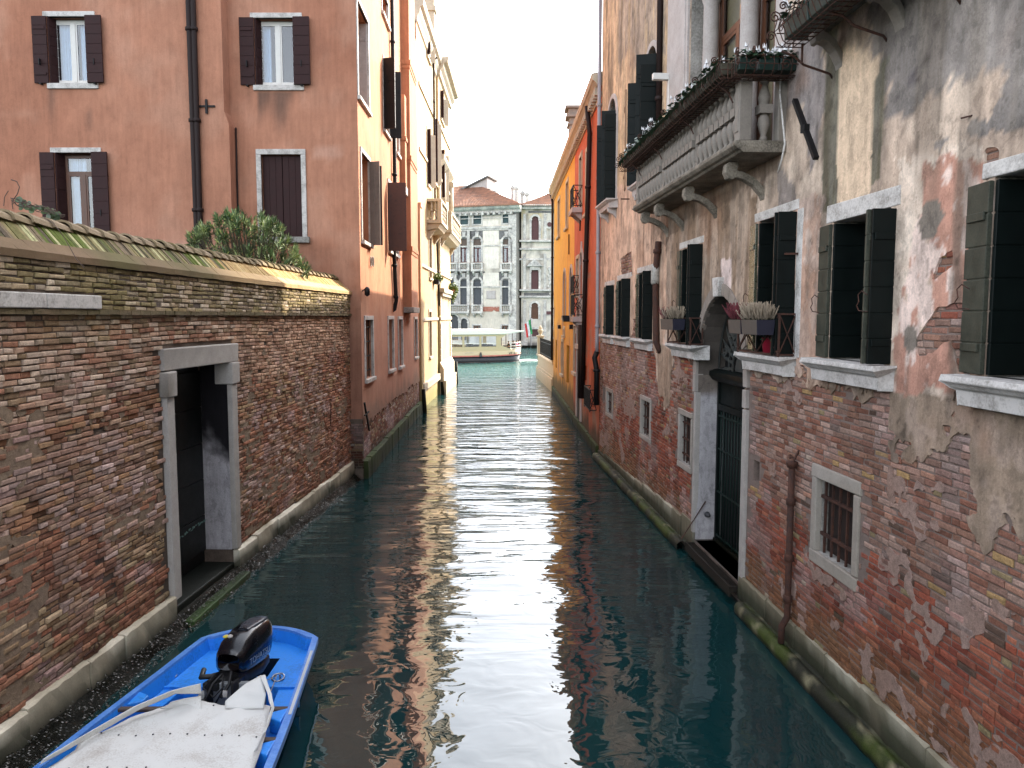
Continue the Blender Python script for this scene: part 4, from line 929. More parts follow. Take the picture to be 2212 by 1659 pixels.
PZ = {k: RP(v) for k, v in dict(
    grey=[(1905, -400), (2700, -400), (2700, 330), (2212, 250), (2120, 215), (2040, 262), (1975, 320), (1930, 320), (1905, 200)],
    pink=[(2040, 310), (2110, 330), (2140, 400), (2125, 560), (2110, 800), (2090, 850), (2040, 826), (1935, 836), (1940, 700), (1965, 560), (1985, 450), (2010, 380)],
    white=[(1925, 380), (1965, 370), (2010, 330), (2060, 290), (2110, 270), (2130, 330), (2050, 320), (2000, 400), (1972, 520), (1960, 640), (1950, 740), (1922, 740)],
    cement=[(2000, 440), (2030, 430), (2044, 470), (2022, 516), (1998, 523), (1989, 480)], cement2=[(1960, 702), (1985, 700), (1992, 740), (1968, 766), (1960, 740)],
    tan=[(1740, 836), (1926, 836), (2100, 856), (2212, 870), (2900, 900), (2900, 1800), (1926, 1800), (1740, 900)],
    gr1=[(1788, 60), (1816, 60), (1812, 460), (1782, 460)], gr2=[(1896, 130), (1924, 120), (1906, 390), (1882, 400)],
    panel=[(1816, 90), (1900, 120), (1884, 420), (1812, 440)], dk1=[(1700, 60), (1785, 60), (1778, 330), (1760, 360), (1735, 210), (1700, 230)],
    under=[(1440, 470), (1600, 400), (1640, 410), (1640, 680), (1560, 660), (1500, 700), (1455, 770), (1440, 600)], patch=[(1684, 340), (1700, 372), (1722, 400), (1726, 440), (1700, 470), (1684, 462)],
    low=[(1300, 400), (1440, 400), (1440, 760), (1300, 760)], up=[(1300, -600), (1450, -600), (1450, 400), (1300, 400)], upg=[(1325, -600), (1450, -600), (1440, 130), (1380, 170), (1335, 120)],
    soot_shade=[(1395, 466), (1590, 326), (1692, 326), (1684, 372), (1640, 392), (1600, 424), (1480, 480), (1440, 528)], wst=[(1562, 560), (1584, 560), (1580, 700), (1560, 700)], drip=[(1421, 742), (1456, 760), (1450, 880), (1424, 880)], dot=[(1962, 150), (1982, 142), (1988, 170), (1966, 190)], nearw=[(1640, 470), (1790, 430), (1780, 800), (1640, 800)]).items()}
def colR(x, y, z):
    n = fbm(x * .9, z * .7, 3); n2 = fbm(x * 2.4, z * 2.0, 13); n3 = fbm(x * 5.5, z * 4.5, 23); v = fbm(x * 6, z * .55, 33); v2 = fbm(x * 2.2, z * .28, 43)
    def m(k, a=.35, soft=0):
        w = inpoly(x + (n2 - .5) * a * 2 + (n3 - .5) * a * .5, z + (fbm(x * 2.2, z * 2.6, 51) - .5) * a * 2, PZ[k]).astype(float); return w
    c = mixc(C(192, 174, 158), C(172, 156, 144), n); c = mixc(c, C(212, 198, 184), sstep(.5, .7, n2) * .5)
    c = mixc(c, mixc(C(206, 176, 154), C(188, 164, 148), n2), m('low'))
    c = mixc(c, mixc(C(198, 172, 142), C(170, 154, 138), sstep(.4, .62, v) * .8), m('up', .2)); c = mixc(c, C(148, 138, 130), m('upg', .8) * .7)
    c = mixc(c, C(214, 186, 138), m('up', .1) * sstep(.52, .64, v) * .45)
    c = mixc(c, mixc(C(132, 114, 98), C(164, 148, 134), sstep(.42, .62, v)), m('under', .25))
    c = mixc(c, C(200, 186, 184), m('wst', .1) * .9); c = mixc(c, C(74, 60, 50), m('soot_shade', .2) * .6)  # under-slab dark zone: soot stain with the balcony's shade painted in
    c = mixc(c, mixc(C(140, 136, 138), C(112, 110, 114), n2), m('dk1', .3) * .85)
    g = mixc(C(140, 135, 132), C(116, 112, 110), sstep(.3, .7, n)); g = mixc(g, C(166, 160, 154), sstep(.56, .7, v) * .5); c = mixc(c, g, m('grey', .6))
    c = mixc(c, C(204, 190, 166), m('panel', .06)); 
    for k in ('gr1', 'gr2'): c = mixc(c, mixc(C(104, 106, 96), C(78, 84, 52), sstep(.45, .7, v)), m(k, .05) * .9)
    c = mixc(c, mixc(C(220, 208, 196), C(196, 180, 166), n3), m('white', .3) * .95)
    pk = m('pink', .25); c = mixc(c, mixc(C(182, 142, 126), C(164, 124, 110), n3), pk * (1 - sstep(.54, .60, fbm(x * 3.2, z * 2.0, 61))) ); c = mixc(c, C(206, 188, 180), pk * sstep(.58, .64, fbm(x * 7, z * 3.2, 71)))
    c = mixc(c, mixc(C(196, 176, 166), C(186, 154, 138), sstep(.55, .6, n3)), m('nearw', .2) * .8)
    t = mixc(C(152, 136, 120), C(126, 112, 100), n2); c = mixc(c, mixc(t, C(166, 150, 140), sstep(.5, .7, n3) * .5), m('tan', .12)); c = mixc(c, C(150, 132, 116), m('drip', .1))
    for k in ('cement', 'cement2', 'patch'): c = mixc(c, C(120, 113, 106) if k != 'patch' else C(142, 134, 130), m(k, .05))
    c = mixc(c, C(88, 84, 88), m('dot', .2) * .7)
    st = sstep(.56, .72, v2) * .5 + sstep(.58, .72, v) * .35; c = mixc(c, C(92, 84, 76), np.clip(st, 0, .75) * (z > 3.2))
    bl = fbm(x * 3.4, z * 2.6, 501); c = c * (1.0 - .26 * sstep(.5, .68, bl) + .14 * sstep(.48, .3, bl))[:, None]; ck = np.abs(fbm(x * 1.4, z * 1.1, 511, 5) - .5); c = c * (1 - .45 * sstep(.006, .0, ck))[:, None]
    c = mixc(c, C(150, 110, 84), sstep(.6, .75, fbm(x * .8, z * .6, 81)) * .3)
    pm = m('panel', .05); c = mixc(c, mixc(C(218, 196, 172), C(202, 180, 158), n3), pm * .85)
    return c * np.array([1.18, 1.12, 1.06])
def colRB(x, z, u, u2):
    n = fbm(x * .6, z * .7, 103); n2 = fbm(x * 1.7, z * 1.5, 109); c = pick([C(150, 86, 66), C(138, 74, 56), C(158, 98, 76), C(126, 66, 52), C(146, 80, 62), C(132, 78, 62)], u)
    mv = [C(152, 120, 106), C(142, 104, 90), C(164, 136, 122), C(132, 90, 74), C(152, 114, 96)]
    k = sstep(.42, .6, n + .35 * (sstep(1.0, 2.6, z) - .5)) ; c = np.where((k > u2)[:, None], pick(mv, u), c)
    c = np.where(((u2 > .93))[:, None], pick([C(150, 122, 84), C(128, 112, 84), C(84, 66, 56)], u), c)
    c = mixc(c, C(176, 156, 150), sstep(.55, .72, n2) * .5); c = c * (1 - .3 * sstep(.5, .7, fbm(x * 2.1, z * 1.1, 119)))[:, None]
    c = mixc(c, C(96, 92, 60), sstep(1.3, .5, z + (n2 - .5)) * .45)
    return c * (.76 + .46 * u2)[:, None] * 1.14
m = MB(); m.grid(0, RL, -2.4, 15.5, HOLES, .35, 0, .0)
put('wall_face', m, [M['mortar_light'], M['istria_dirty'], M['dark'], simple('brown_soffit', (.12, .10, .085), .9, .3)], pal, R_)
m = MB()
bs0, bs1 = min(p[0] for p in BR), RL
_gx, _gz = np.meshgrid(np.arange(0, 22.5, .04), np.arange(.2, 7.3, .03), indexing='ij'); _BG = isbrick(_gx, _gz)
def _ib(x, z): return bool(_BG[min(_BG.shape[0] - 1, max(0, int(x / .04))), min(_BG.shape[1] - 1, max(0, int((z - .2) / .03)))])
def skR(cx, z, xa, xb):
    if not _ib(cx, z) and not _ib(xa, z) and not _ib(xb, z): return True
    for H in HOLES:
        g = .10 if H in SWN else .0
        if H is DOOR: g = .16
        if xb > H['s0'] - g and xa < H['s1'] + g and H['z0'] - .1 < z < H['z1'] + .05: return True
    return False
cR = bricks(m, .05, 22.0, .26, 7.2, skR, colRB, 77, prot=.012, miss=.004, h=.068, L=.25, jit=.005, wob=.02, rj=.7)
put('brickwork', m, M['brick'], pal, R_, col=lambda x, y, z: cR)
m = MB(); contour_sheet(m, plasterf, 0.0, 22.4, .3, 6.25, .035, -.026, .034); contour_sheet(m, plasterf, 0.0, 22.4, 6.25, 15.45, .07, -.026, .034); contour_sheet(m, plasterf, 22.4, RL, .3, 15.4, .1, -.026, .034)
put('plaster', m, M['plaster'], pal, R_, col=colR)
m = MB(); contour_sheet(m, lambda x, z: np.where(isbrick(x, z) & (plasterf(x, z) < 0) & ~_inhole(x, z), np.minimum(fbm(x * 1.3, z * 1.5, 401) + .4 * (fbm(x * 7, z * 8, 403) - .5) - .685, .3), -1.0), .1, 20, .45, 4.6, .045, -.019, .02)
_pr = put('plaster_remains', m, M['brick'], pal, R_, label='thin remains of old plaster clinging to the brick', col=lambda x, y, z: mixc(C(150, 122, 108), C(164, 140, 130), fbm(x * 2, z * 2, 5)))
tag(_pr, kind='stuff')
m = MB(); m.quad((0, 0, -2.4), (0, 10, -2.4), (0, 10, 15.5), (0, 0, 15.5)); m.quad((RL, 0, -2.4), (RL, 10, -2.4), (RL, 10, 15.5), (RL, 0, 15.5)); m.quad((0, 10, 0), (RL, 10, 0), (RL, 10, 15.5), (0, 10, 15.5))
put('side_wall', m, M['plaster'], pal, R_, col=colR)
m = MB(); m.quad((-.3, -.45, 15.3), (RL, -.45, 15.3), (RL, 5, 17.3), (-.3, 5, 17.3)); m.quad((-.3, 5, 17.3), (RL, 5, 17.3), (RL, 10.3, 15.3), (-.3, 10.3, 15.3)); m.box(-.3, RL, -.45, 10, 15.15, 15.28); put('roof', m, M['terracotta'], pal, R_)
# base stones, torus ledge and weed
def basecR(x, y, z):
    n = fbm(x * 1.6, z * 3, 24); c = mixc(C(186, 180, 160), C(130, 122, 102), sstep(.3, .6, n)); c = mixc(c, mixc(C(58, 64, 40), C(44, 44, 34), n), sstep(.44, .30, z + (n - .5) * .22) * .92); return mixc(c, C(24, 28, 18), sstep(.2, .05, z))
stone_course('base_stones', pal, R_, 0.02, dA - .02, .1, lambda x: .24 + .40 * x / dA, -.05, .1, 41, M['stonevc'], basecR, (.8, 1.5))
stone_course('base_stones', pal, R_, dB + .02, 21.5, .1, .5, -.05, .1, 42, M['stonevc'], basecR, (.7, 1.3))
def ledc(x, y, z):
    n = fbm(x * 2.2, y * 5, 34); c = mixc(C(62, 74, 26), C(38, 40, 28), sstep(.35, .6, n)); c = mixc(c, C(160, 152, 120), sstep(.62, .74, fbm(x * 5, y * 9, 8)) * .6); c = mixc(c, C(30, 34, 24), sstep(-.115, -.08, y) * .7); return mixc(c, C(12, 14, 10), sstep(.1, -.02, z))
def ledge_mb(x0, x1, seed):
    m = MB(); n = int((x1 - x0) / .1); prev = None; pr = [(-.03, .17), (-.09, .175), (-.10, .15), (-.115, .18), (-.17, .185), (-.22, .165), (-.25, .11), (-.245, .04), (-.21, -.03), (-.19, -.5)]
    for i in range(n + 1):
        x = x0 + (x1 - x0) * i / n; b = len(m.v); jt = (i % 13 == 0) * .02
        m.v.extend([(x, yy + jt + .02 * (float(vn(x * 3, q * 1.3, seed)) - .5), zz - jt + .015 * (float(vn(x * 4, q, seed + 2)) - .5)) for q, (yy, zz) in enumerate(pr)])
        if prev is not None:
            for q in range(len(pr) - 1): m.f.append((prev + q, b + q, b + q + 1, prev + q + 1)); m.m.append(0); m.sm.append(True)
        prev = b
    return m
M['mossy'] = vcmat('mossy_ledge', 9, 60, .5, .7, .8, .02)
put('mossy_ledge', ledge_mb(0.05, dA - .35, 3), M['mossy'], pal, R_, col=ledc); put('mossy_ledge', ledge_mb(dB + .35, 22, 5), M['mossy'], pal, R_, col=ledc)
# small barred windows
def rough_frame(o, F, W, w, pr, seed, sillw=None):
    R = random.Random(seed); m = MB(); j = lambda a=.012: R.uniform(-a, a)
    s0, s1, z0, z1 = W['s0'], W['s1'], W['z0'], W['z1']
    m.box(s0 - w + j(), s1 + w + j(), -pr - .006, .06, z1, z1 + w * 1.25, .008); m.box(s0 - w * 1.05, s1 + w, -pr - .008, .06, z0 - w * 1.2, z0 - .003, .008)
    m.box(s0 - w * .95, s0 + .003, -pr, .06, z0, z1 - .003, .004); m.box(s1 - .003, s1 + w * .95, -pr, .06, z0, z1 - .003, .004)
    return put('surround', m, M['stonevc'], o, F, bevel=.014, col=lambda x, y, z: mixc(C(190, 184, 178), C(148, 138, 124), fbm(x * 4, z * 4, seed)))
for i, W in enumerate(SWN):
    g = grille(pal, R_, W['s0'], W['s1'], W['z0'], W['z1'], .06, 4 if i < 3 else 5, 3 if i < 3 else 2, .011 if i < 3 else .013, 'rust', name='window')
    g['label'] = ['farthest small barred window', 'small barred window second from the far end', 'small barred window beside the door', 'largest barred window low in the brick at the right'][i]
    rough_frame(g, R_, W, .09 if i < 3 else .13, .03, 50 + i)
    q = MB(); q.quad((W['s0'], .14, W['z0']), (W['s1'], .14, W['z0']), (W['s1'], .14, W['z1']), (W['s0'], .14, W['z1'])); put('mesh_screen', q, simple('rusty_mesh', (.03, .018, .014), .9, .5), g, R_)
# shuttered windows of the main row
def moulded_sill(o, s0, s1, z, pr=.24, F=R_, mat='istria', ov=.2, h=.25):
    m = MB(); a, b = s0 - ov, s1 + ov
    P = [(.1, z), (-pr, z), (-pr - .01, z - .05), (-pr + .02, z - .07), (-pr + .05, z - .10), (-pr + .09, z - .12), (-pr + .1, z - h), (.1, z - h)]
    n = 8; prev = None
    def ring(x, k): return [(x, min(.1, p[0] + k) if p[0] < 0 else p[0], p[1]) for p in P]
    mid = MB(); 
    # returned ends: the profile steps in along x as it does in y
    pts = [(pr + y if y < 0 else 0, y, zz) for y, zz in P]
    v = []
    for e in (0, 1):
        for (ins, y, zz) in pts: v.append(((a + ins * .9) if e == 0 else (b - ins * .9), y, zz))
    N = len(pts); m._a(v, [tuple(range(N)), tuple(range(2 * N - 1, N - 1, -1))] + [(i, (i + 1) % N, N + (i + 1) % N, N + i) for i in range(N)])
    return put('sill', m, M[mat], o, F, bevel=.006)
def palazzo_window(i, W):
    s0, s1, z0, z1 = W['s0'], W['s1'], W['z0'], W['z1']; h = z1 - z0; w = s1 - s0
    o = casement(pal, R_, s0 + .02, s1 - .02, z0, z1, .34, 'wood' if i > 3 else 'brown_paint', fw=.07)
    o['label'] = ['first dark green shuttered window from the far end', 'second dark green shuttered window from the far end', 'third shuttered window, beside the brown pipe', 'window behind the nearer iron flower box rail', 'tall window above and beside the arched door', 'window right of the door with one leaf standing open', 'nearest shuttered window at the right edge'][i]
    lw = min(.33, w * .3)
    nb = 6 if i < 5 else 6
    worn = 'green_gloss' if i in (1, 2, 4) else 'green_paint_worn'
    shutter(o, R_, s0 - .005, -.05, z0 + .01, h - .03, lw, PI - .12, worn, nb)                 # outer half folded on the wall
    shutter(o, R_, s0 + .03, -.03, z0 + .01, h - .03, .37, PI / 2 - .04, 'green_paint', nb)    # half against the reveal
    shutter(o, R_, s1 + .03, -.02, z0 + .01, h - .03, .26 if i > 2 else .22, -PI / 2 - .12, 'green_paint' if i != 5 else worn, nb)
    shutter(o, R_, s1 + .085, -.02, z0 + .01, h - .03, .24, -PI / 2 - .05, 'green_paint', nb)
    moulded_sill(o, s0, s1, z0, .26 if i > 2 else .2, ov=.22 if i > 2 else .12)
    m = MB(); m.box(s0 - .16, s1 + .16, -.035, .02, z1, z1 + (.13 if i != 5 else .2), .006); put('lintel', m, M['istria'], o, R_, bevel=.01)
    if i >= 3:
        m = MB()
        for s, yy in ((s0 - lw * .6, -.12),) + (((s1 + .02, -.3),) if i in (5,) else ()):
            zz = z0 + h * .38; m.tube([(s + .05, yy + .02, zz + .11), (s - .02, yy, zz + .15), (s - .05, yy - .02, zz + .11), (s - .03, yy - .02, zz + .04), (s - .07, yy - .02, zz), (s - .04, yy - .01, zz - .05), (s + .05, yy + .03, zz - .06)], .006, 5)
        if i == 5: m.box(s1 - .005, s1 + .015, -.2, -.18, z0 + .06, z1 - .1); m.box(s1 - .03, s1, -.2, -.16, z0 + .5, z0 + .75)
        if m.v: put('shutter_catch', m, M['rust'], o, R_)
    return o
for i, W in enumerate(LW): palazzo_window(i, W)
m = MB(); W = LW[4]; m.box(W['s1'] + .12, W['s1'] + .30, -.03, .1, W['z0'], W['z1']); put('jamb', m, M['istria'], pal, R_, bevel=.01)
# arched water door
m = MB(); m.box(dA - .10, dA + .003, -.05, .06, .45, dspr - .3, .006); m.box(dB - .003, dB + .17, -.05, .3, .2, dspr - .32, .008); m.box(dB - .006, dB + .14, -.06, .25, dspr - .30, dspr - .02)
m.box(dA - .12, dA + .004, -.07, .1, dspr - .29, dspr + .05)
n = 16; cx = (dA + dB) / 2
for i in range(n):
    t0, t1 = PI * i / n, PI * (i + 1) / n - .012; r0, r1 = dW, dW + .17
    P = [(cx - math.cos(t) * r, dspr + math.sin(t) * r * 1.2) for t, r in ((t0, r0), (t1, r0), (t1, r1), (t0, r1))]; m.prism(P, -.055, .05, 'y')
ds = put('door_surround', m, M['stonevc'], pal, R_, bevel=.01, col=lambda x, y, z: mixc(C(184, 178, 172), C(130, 116, 104), sstep(2.6, 4.2, z) * .8))
m = MB(); DT = dspr + dW * 1.2; m.prism([(cx - .12, DT - .02), (cx + .1, DT - .02), (cx + .16, DT + .30), (cx - .18, DT + .30)], -.12, .05, 'y'); put('keystone', m, M['istria'], ds, R_, bevel=.015)
m = MB(); m.grid(0.0, .5, .32, dspr + .02, [], .06); m2 = M['plaster']
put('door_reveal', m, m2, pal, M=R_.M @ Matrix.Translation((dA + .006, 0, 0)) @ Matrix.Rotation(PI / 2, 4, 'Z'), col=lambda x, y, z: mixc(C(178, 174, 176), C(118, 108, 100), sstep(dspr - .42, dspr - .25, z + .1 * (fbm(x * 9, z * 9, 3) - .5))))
m = MB(); gy = .36
m.box(dA + .01, dA + .09, gy, gy + .08, .34, dspr - .1); m.box(dB - .09, dB - .01, gy, gy + .08, .34, dspr - .1); zg = dspr - .62
m.box(dA + .09, dB - .09, gy, gy + .08, zg, zg + .12); m.box(dA + .09, dB - .09, gy + .03, gy + .06, zg + .12, dspr - .1)
m.profx([(gy, dspr - .1), (gy - .10, dspr - .06), (gy - .16, dspr + .02), (gy - .16, dspr + .10), (gy - .04, dspr + .14), (gy + .1, dspr + .14), (gy + .1, dspr - .1)], dA + .01, dB - .01)
dr = put('door', m, M['green_paint'], pal, R_, bevel=.008, label='dark green door frame with panel and moulded beam')
m = MB()
for i in range(15): x = dA + .12 + (dB - dA - .24) * (i + .5) / 15; m.tube([(x, gy + .03, .36), (x, gy + .03, zg)], .014, 6)
for z in (.42, 1.25, 2.05, zg - .12): m.box(dA + .09, dB - .09, gy + .01, gy + .03, z, z + .03)
M['gate_green'] = simple('gate_green', (.007, .02, .016), .5, .3, spec=.2)
put('gate', m, M['gate_green'], dr, R_)
m = MB(); m.quad((dA, .495, .3), (dB, .495, .3), (dB, .495, dspr + dW * 1.2), (dA, .495, dspr + dW * 1.2)); put('door_backing', m, M['dark'], dr, R_)
m = MB(); c0 = dspr + .14
for i in range(15):                                # wrought fanlight
    t = PI * (i + .5) / 15; p = (cx - math.cos(t) * dW * .96, gy + .02, dspr + math.sin(t) * dW * .96); p = (p[0], p[1], dspr + math.sin(t) * dW * 1.15); a = (cx - math.cos(t) * dW * .35, gy + .02, c0 + math.sin(t) * dW * .35)
    m.tube([a, (a[0] * .5 + p[0] * .5 + .03, gy, a[2] * .5 + p[2] * .5), p], [.02, .035, .008], 5)
for rr in (.34, .5, .94): m.tube([(cx - math.cos(t) * dW * rr, gy, c0 + math.sin(t) * dW * rr * 1.12) for t in [PI * k / 18 for k in range(19)]], .02, 5)
for sg in (-1, 1):
    for q in range(5):
        t0 = PI * (.12 + .16 * q); X0, Z0 = cx - math.cos(t0) * dW * .7, c0 + math.sin(t0) * dW * .68
        m.tube([(X0 + sg * .10 * (1 - k / 14) * math.cos(k * .7), gy - .01, Z0 + .10 * (1 - k / 14) * math.sin(k * .7)) for k in range(12)], .011, 5)
m.lathe([(.0, c0), (.0, c0)], cx, gy, 4) if False else None
m.prism([(cx + .2 * math.cos(t) , c0 + .02 + .28 * abs(math.sin(t))) for t in [PI * k / 10 for k in range(11)]], gy - .03, gy + .0, 'y')
M['fan_iron'] = simple('verdigris_iron', (.05, .045, .035), .7, .5, c2=(.012, .022, .026)); put('fanlight', m, M['fan_iron'], dr, R_)
m = MB(); m.box(dA, dB, 0.0, .5, .05, .30); m.box(dA, dB, .34, .5, .3, .36); put('threshold', m, M['algae'], pal, R_, bevel=.015)
m = MB(); m.box(dA - .02, dB - .05, -.16, .32, .20, .235)
for e in ((dA - .03, dA), (dB - .06, dB - .03)): m.box(e[0], e[1], -.17, .32, .17, .26)
m.box(dA - .03, dB - .03, -.18, -.15, .10, .265)
for i in range(60): x = dA + (dB - dA - .15) * i / 60; m.box(x, x + .006, -.15, .3, .235, .25)
for i in range(16): y = -.15 + .45 * i / 16; m.box(dA, dB - .12, y, y + .005, .237, .252)
put('grating_step', m, simple('rusty_grating', (.03, .024, .018), .7, .5, metal=.1, c2=(.008, .008, .008), spec=.15), pal, R_)
m = MB(); a = rp(1527, 1130, -.05); m.bar((dA - .02, -.25, .33), (dA + .03, .18, 1.05), .035, .012); put('iron_strap', m, M['rust'], pal, R_)
m = MB(); m.lathe([(.055, -.02), (.055, .02), (.03, .03), (.03, .07), (.045, .08), (.03, .12)], 0, 0, 10)
put('wall_tap', m, M['lead'], pal, M=R_.M @ Matrix.Translation((dA + .012, .22, .80)) @ Matrix.Rotation(PI / 2, 4, 'Y'))
# downpipes
b = rp(1714, 1005, -.07); e = rp(1694, 1290, -.07)
pipe(pal, R_, [(b[0], -.09, b[1]), (b[0], -.09, .75), (b[0], -.09, .55), (b[0], -.16, .42), (b[0], -.16, .2)], .045, 'rust', [1.35, .8, .6, 2.1], 'downpipe')
q = MB(); q.lathe([(.06, b[1] - .03), (.075, b[1] + .03), (.07, b[1] + .05)], b[0], -.09, 8); q.bar((b[0] + .05, -.1, b[1] + .05), (b[0], 0, b[1] + .2), .02); q.bar((b[0] - .2, -.03, b[1] + .09), (b[0] - .08, -.08, b[1] + .08), .03); put('pipe_bracket', q, M['rust'], pal, R_)
b = rp(1423, 522, -.09); j1 = rp(1417, 590, -.09); e = rp(1418, 755, -.09)
pipe(pal, R_, [(b[0], -.1, b[1]), (j1[0], -.1, j1[1]), (e[0], -.1, e[1] + .15), (e[0] + .12, -.03, e[1] - .05)], .07, 'rust', [b[1] - .2])
q = MB(); q.lathe([(.085, j1[1] - .25), (.1, j1[1] - .2), (.1, j1[1] + .15), (.08, j1[1] + .2)], j1[0], -.1, 8); put('pipe_joint', q, M['istria_dirty'], pal, R_)
b = rp(1430, -200, -.07); e = rp(1424, 300, -.07); pipe(pal, R_, [(b[0], -.08, 15), (b[0], -.08, b[1]), (e[0], -.08, e[1] - .6)], .07, 'pipe_brown', [9.2, 8.2])
q = MB(); a = rp(1448, 165, -.05); q.box(a[0] - .06, a[0] + .06, -.10, 0, a[1] - 1.3, a[1] + .05); q.box(a[0] - .06, a[0] + .06, -.42, -.10, a[1] - .08, a[1] + .05); put('white_bracket', q, M['white_frame'], pal, R_, bevel=.01)
pipe(pal, R_, [(.05, -.11, 15.2), (.05, -.11, 3.7), (.05, -.11, 3.4)], .06, 'pipe_grey', [4.2, 6.5, 8.8, 11])
pipe(pal, R_, [(.05, -.11, 3.4), (.0, -.18, 3.2), (.08, -.14, 2.95), (.08, -.12, 2.8), (.08, -.12, 1.7)], .085, 'iron', [2.8])
# pilaster and upper openings
m = MB(); a, b = rp(1447, 300)[0], rp(1488, 300)[0]; m.box(a, b - .12, -.09, .05, bz, 11); m.box(b - .119, b, -.07, .05, bz, 11); a, b = rp(1679, 200)[0], rp(1700, 200)[0]; m.box(a, b, -.06, .05, bz, 11)
M['pale_stone'] = simple('pale_stone', (.50, .45, .43), .8, .2, 3, 40, .3, .006, c2=(.38, .33, .30)); puts('pilaster', m, M['pale_stone'], pal, R_, bevel=.012)
for X in (1526, 1607):
    s = rp(X, 200, .02)[0]; q = MB(); q.lathe([(.2, bz), (.2, bz + .1), (.16, bz + .16), (.15, bz + .3), (.135, 10.0), (.16, 10.05), (.2, 10.3), (.2, 10.6)], s, .08, 16); put('column', q, M['pale_stone'], pal, R_)
M['amber'] = simple('amber_reflection', (.55, .36, .15), .8, .2, bump=0)  # colour of the yellow reflection painted behind the balcony glass
cs = [tA] + [rp(X, 200, .02)[0] for X in (1526, 1607)] + [tB]
for i in range(3):
    w = casement(pal, R_, cs[i] + .03, cs[i + 1] - .03, bz + .02, 10.5, .24, 'wood', transom=1.1, fw=.10, name='balcony_door'); q = MB(); q.quad((cs[i] + .1, .33, bz), (cs[i + 1] - .1, .33, bz), (cs[i + 1] - .1, .33, 10.5), (cs[i] + .1, .33, 10.5)); put('curtain', q, M['amber'] if i else M['wood'], w, R_)  # amber sheet behind the glass paints in its yellow reflection, not a curtain
for i, W in enumerate((aw1, aw2)):
    o = MB(); cx2 = (W['s0'] + W['s1']) / 2; w2 = (W['s1'] - W['s0']) / 2; zs = W['z1'] - w2
    for k in range(12):
        t0, t1 = PI * k / 12, PI * (k + 1) / 12; P = [(cx2 - math.cos(t) * r, zs + math.sin(t) * r) for t, r in ((t0, w2), (t1, w2), (t1, w2 + .13), (t0, w2 + .13))]; o.prism(P, -.07, .04, 'y')
    o.box(W['s0'] - .13, W['s0'], -.07, .04, W['z0'], zs); o.box(W['s1'], W['s1'] + .13, -.07, .04, W['z0'], zs)
    wn_ = put('arched_window', o, M['pale_stone'], pal, R_, bevel=.008); h = zs - W['z0'] + .05
    g = MB(); g.poly([(cx2 - w2 * math.cos(t), .3, zs + w2 * math.sin(t)) for t in [PI * k / 10 for k in range(11)]] + [(W['s1'], .3, W['z0']), (W['s0'], .3, W['z0'])]); put('pane', g, M['lead'], wn_, R_)
    ll = .42 if i == 0 else .36
    if i == 0: shutter(wn_, R_, W['s0'] - .32, -.42, W['z0'] - .02, h * .98, .40, PI - .2, 'tan_paint', 6, label='tan shutter leaf')
    shutter(wn_, R_, W['s0'] + .02, -.02, W['z0'], h, ll, -PI / 2 - .3, 'green_paint', 6); shutter(wn_, R_, W['s1'] + .0, -.02, W['z0'], h + (.25 if i == 0 else .1), ll + .08, -PI / 2 - .25, 'green_paint', 6); shutter(wn_, R_, W['s1'] + .06, -.02, W['z0'], h, ll, -PI / 2 - .1, 'green_paint', 6)
    moulded_sill(wn_, W['s0'], W['s1'], W['z0'], .36, mat='pale_stone', ov=.25, h=.24); q = MB()
    for s in (W['s0'] - .02, W['s1'] - .1): q.profx([(0, W['z0'] - .55), (0, W['z0'] - .22), (-.28, W['z0'] - .22), (-.26, W['z0'] - .34), (-.1, W['z0'] - .42)], s, s + .12)
    puts('bracket', q, M['pale_stone'], wn_, R_, bevel=.01)
m = MB(); a = rp(1721, 216, -.03); b = rp(1767, 342, -.03); m.bar((a[0], -.05, a[1]), (b[0], -.05, b[1]), .075, .05); c_ = ((a[0] + b[0]) / 2, (a[1] + b[1]) / 2); m.box(c_[0] - .06, c_[0] + .06, -.09, -.01, c_[1] - .05, c_[1] + .04)
put('wall_anchor', m, M['iron'], pal, R_, label='slanting dark iron tie bar beside the balcony')
m = MB(); a = rp(1724, 548, -.03); m.bar((a[0] - .02, -.2, a[1]), (a[0], 0, a[1]), .025); a = rp(2101, 248 + 0, -.03); m.bar((a[0], -.01, a[1]), (a[0] - .08, -.08, a[1] - .01), .012); a = rp(1362, 430, 0); m.bar((a[0], 0, a[1]), (a[0], -.25, a[1]), .03)
puts('iron_pin', m, M['rust'], pal, R_)
# ------------------------------------------------------------------ the stone balcony of the palazzo
PR = .70
b0, b1 = rp(1369, 448, -PR)[0], rp(1592, 308, -PR)[0]
BAL = 0.82
m = MB()
m.box(b0, b1, -PR - .02, -.0, bz - .06, bz, .003); P = [(0, bz - .14), (-PR + .10, bz - .138), (-PR + .07, bz - .11), (-PR + .02, bz - .095), (-PR - .02, bz - .06), (0, bz - .06)]
pts = [((PR + y) if y < 0 else 0, y, z) for y, z in P]; v = []
for e in (0, 1):
    for ins, y, z in pts: v.append((b0 + ins * .15 if e == 0 else b1 - ins * .15, y, z - .002))
N = len(pts); m._a(v, [tuple(range(N)), tuple(range(2 * N - 1, N - 1, -1))] + [(i, (i + 1) % N, N + (i + 1) % N, N + i) for i in range(N)])
M['bal_stone'] = simple('balcony_stone', (.27, .235, .19), .8, .35, 3, 40, .5, .006, c2=(.07, .06, .045), thr=(.38, .62))
bal = put('balcony', m, M['bal_stone'], pal, R_, bevel=.012, label='long carved stone balcony with balusters')
M['bal_pale'] = simple('baluster_stone', (.25, .22, .19), .8, .25, 6, 60, .4, .004)
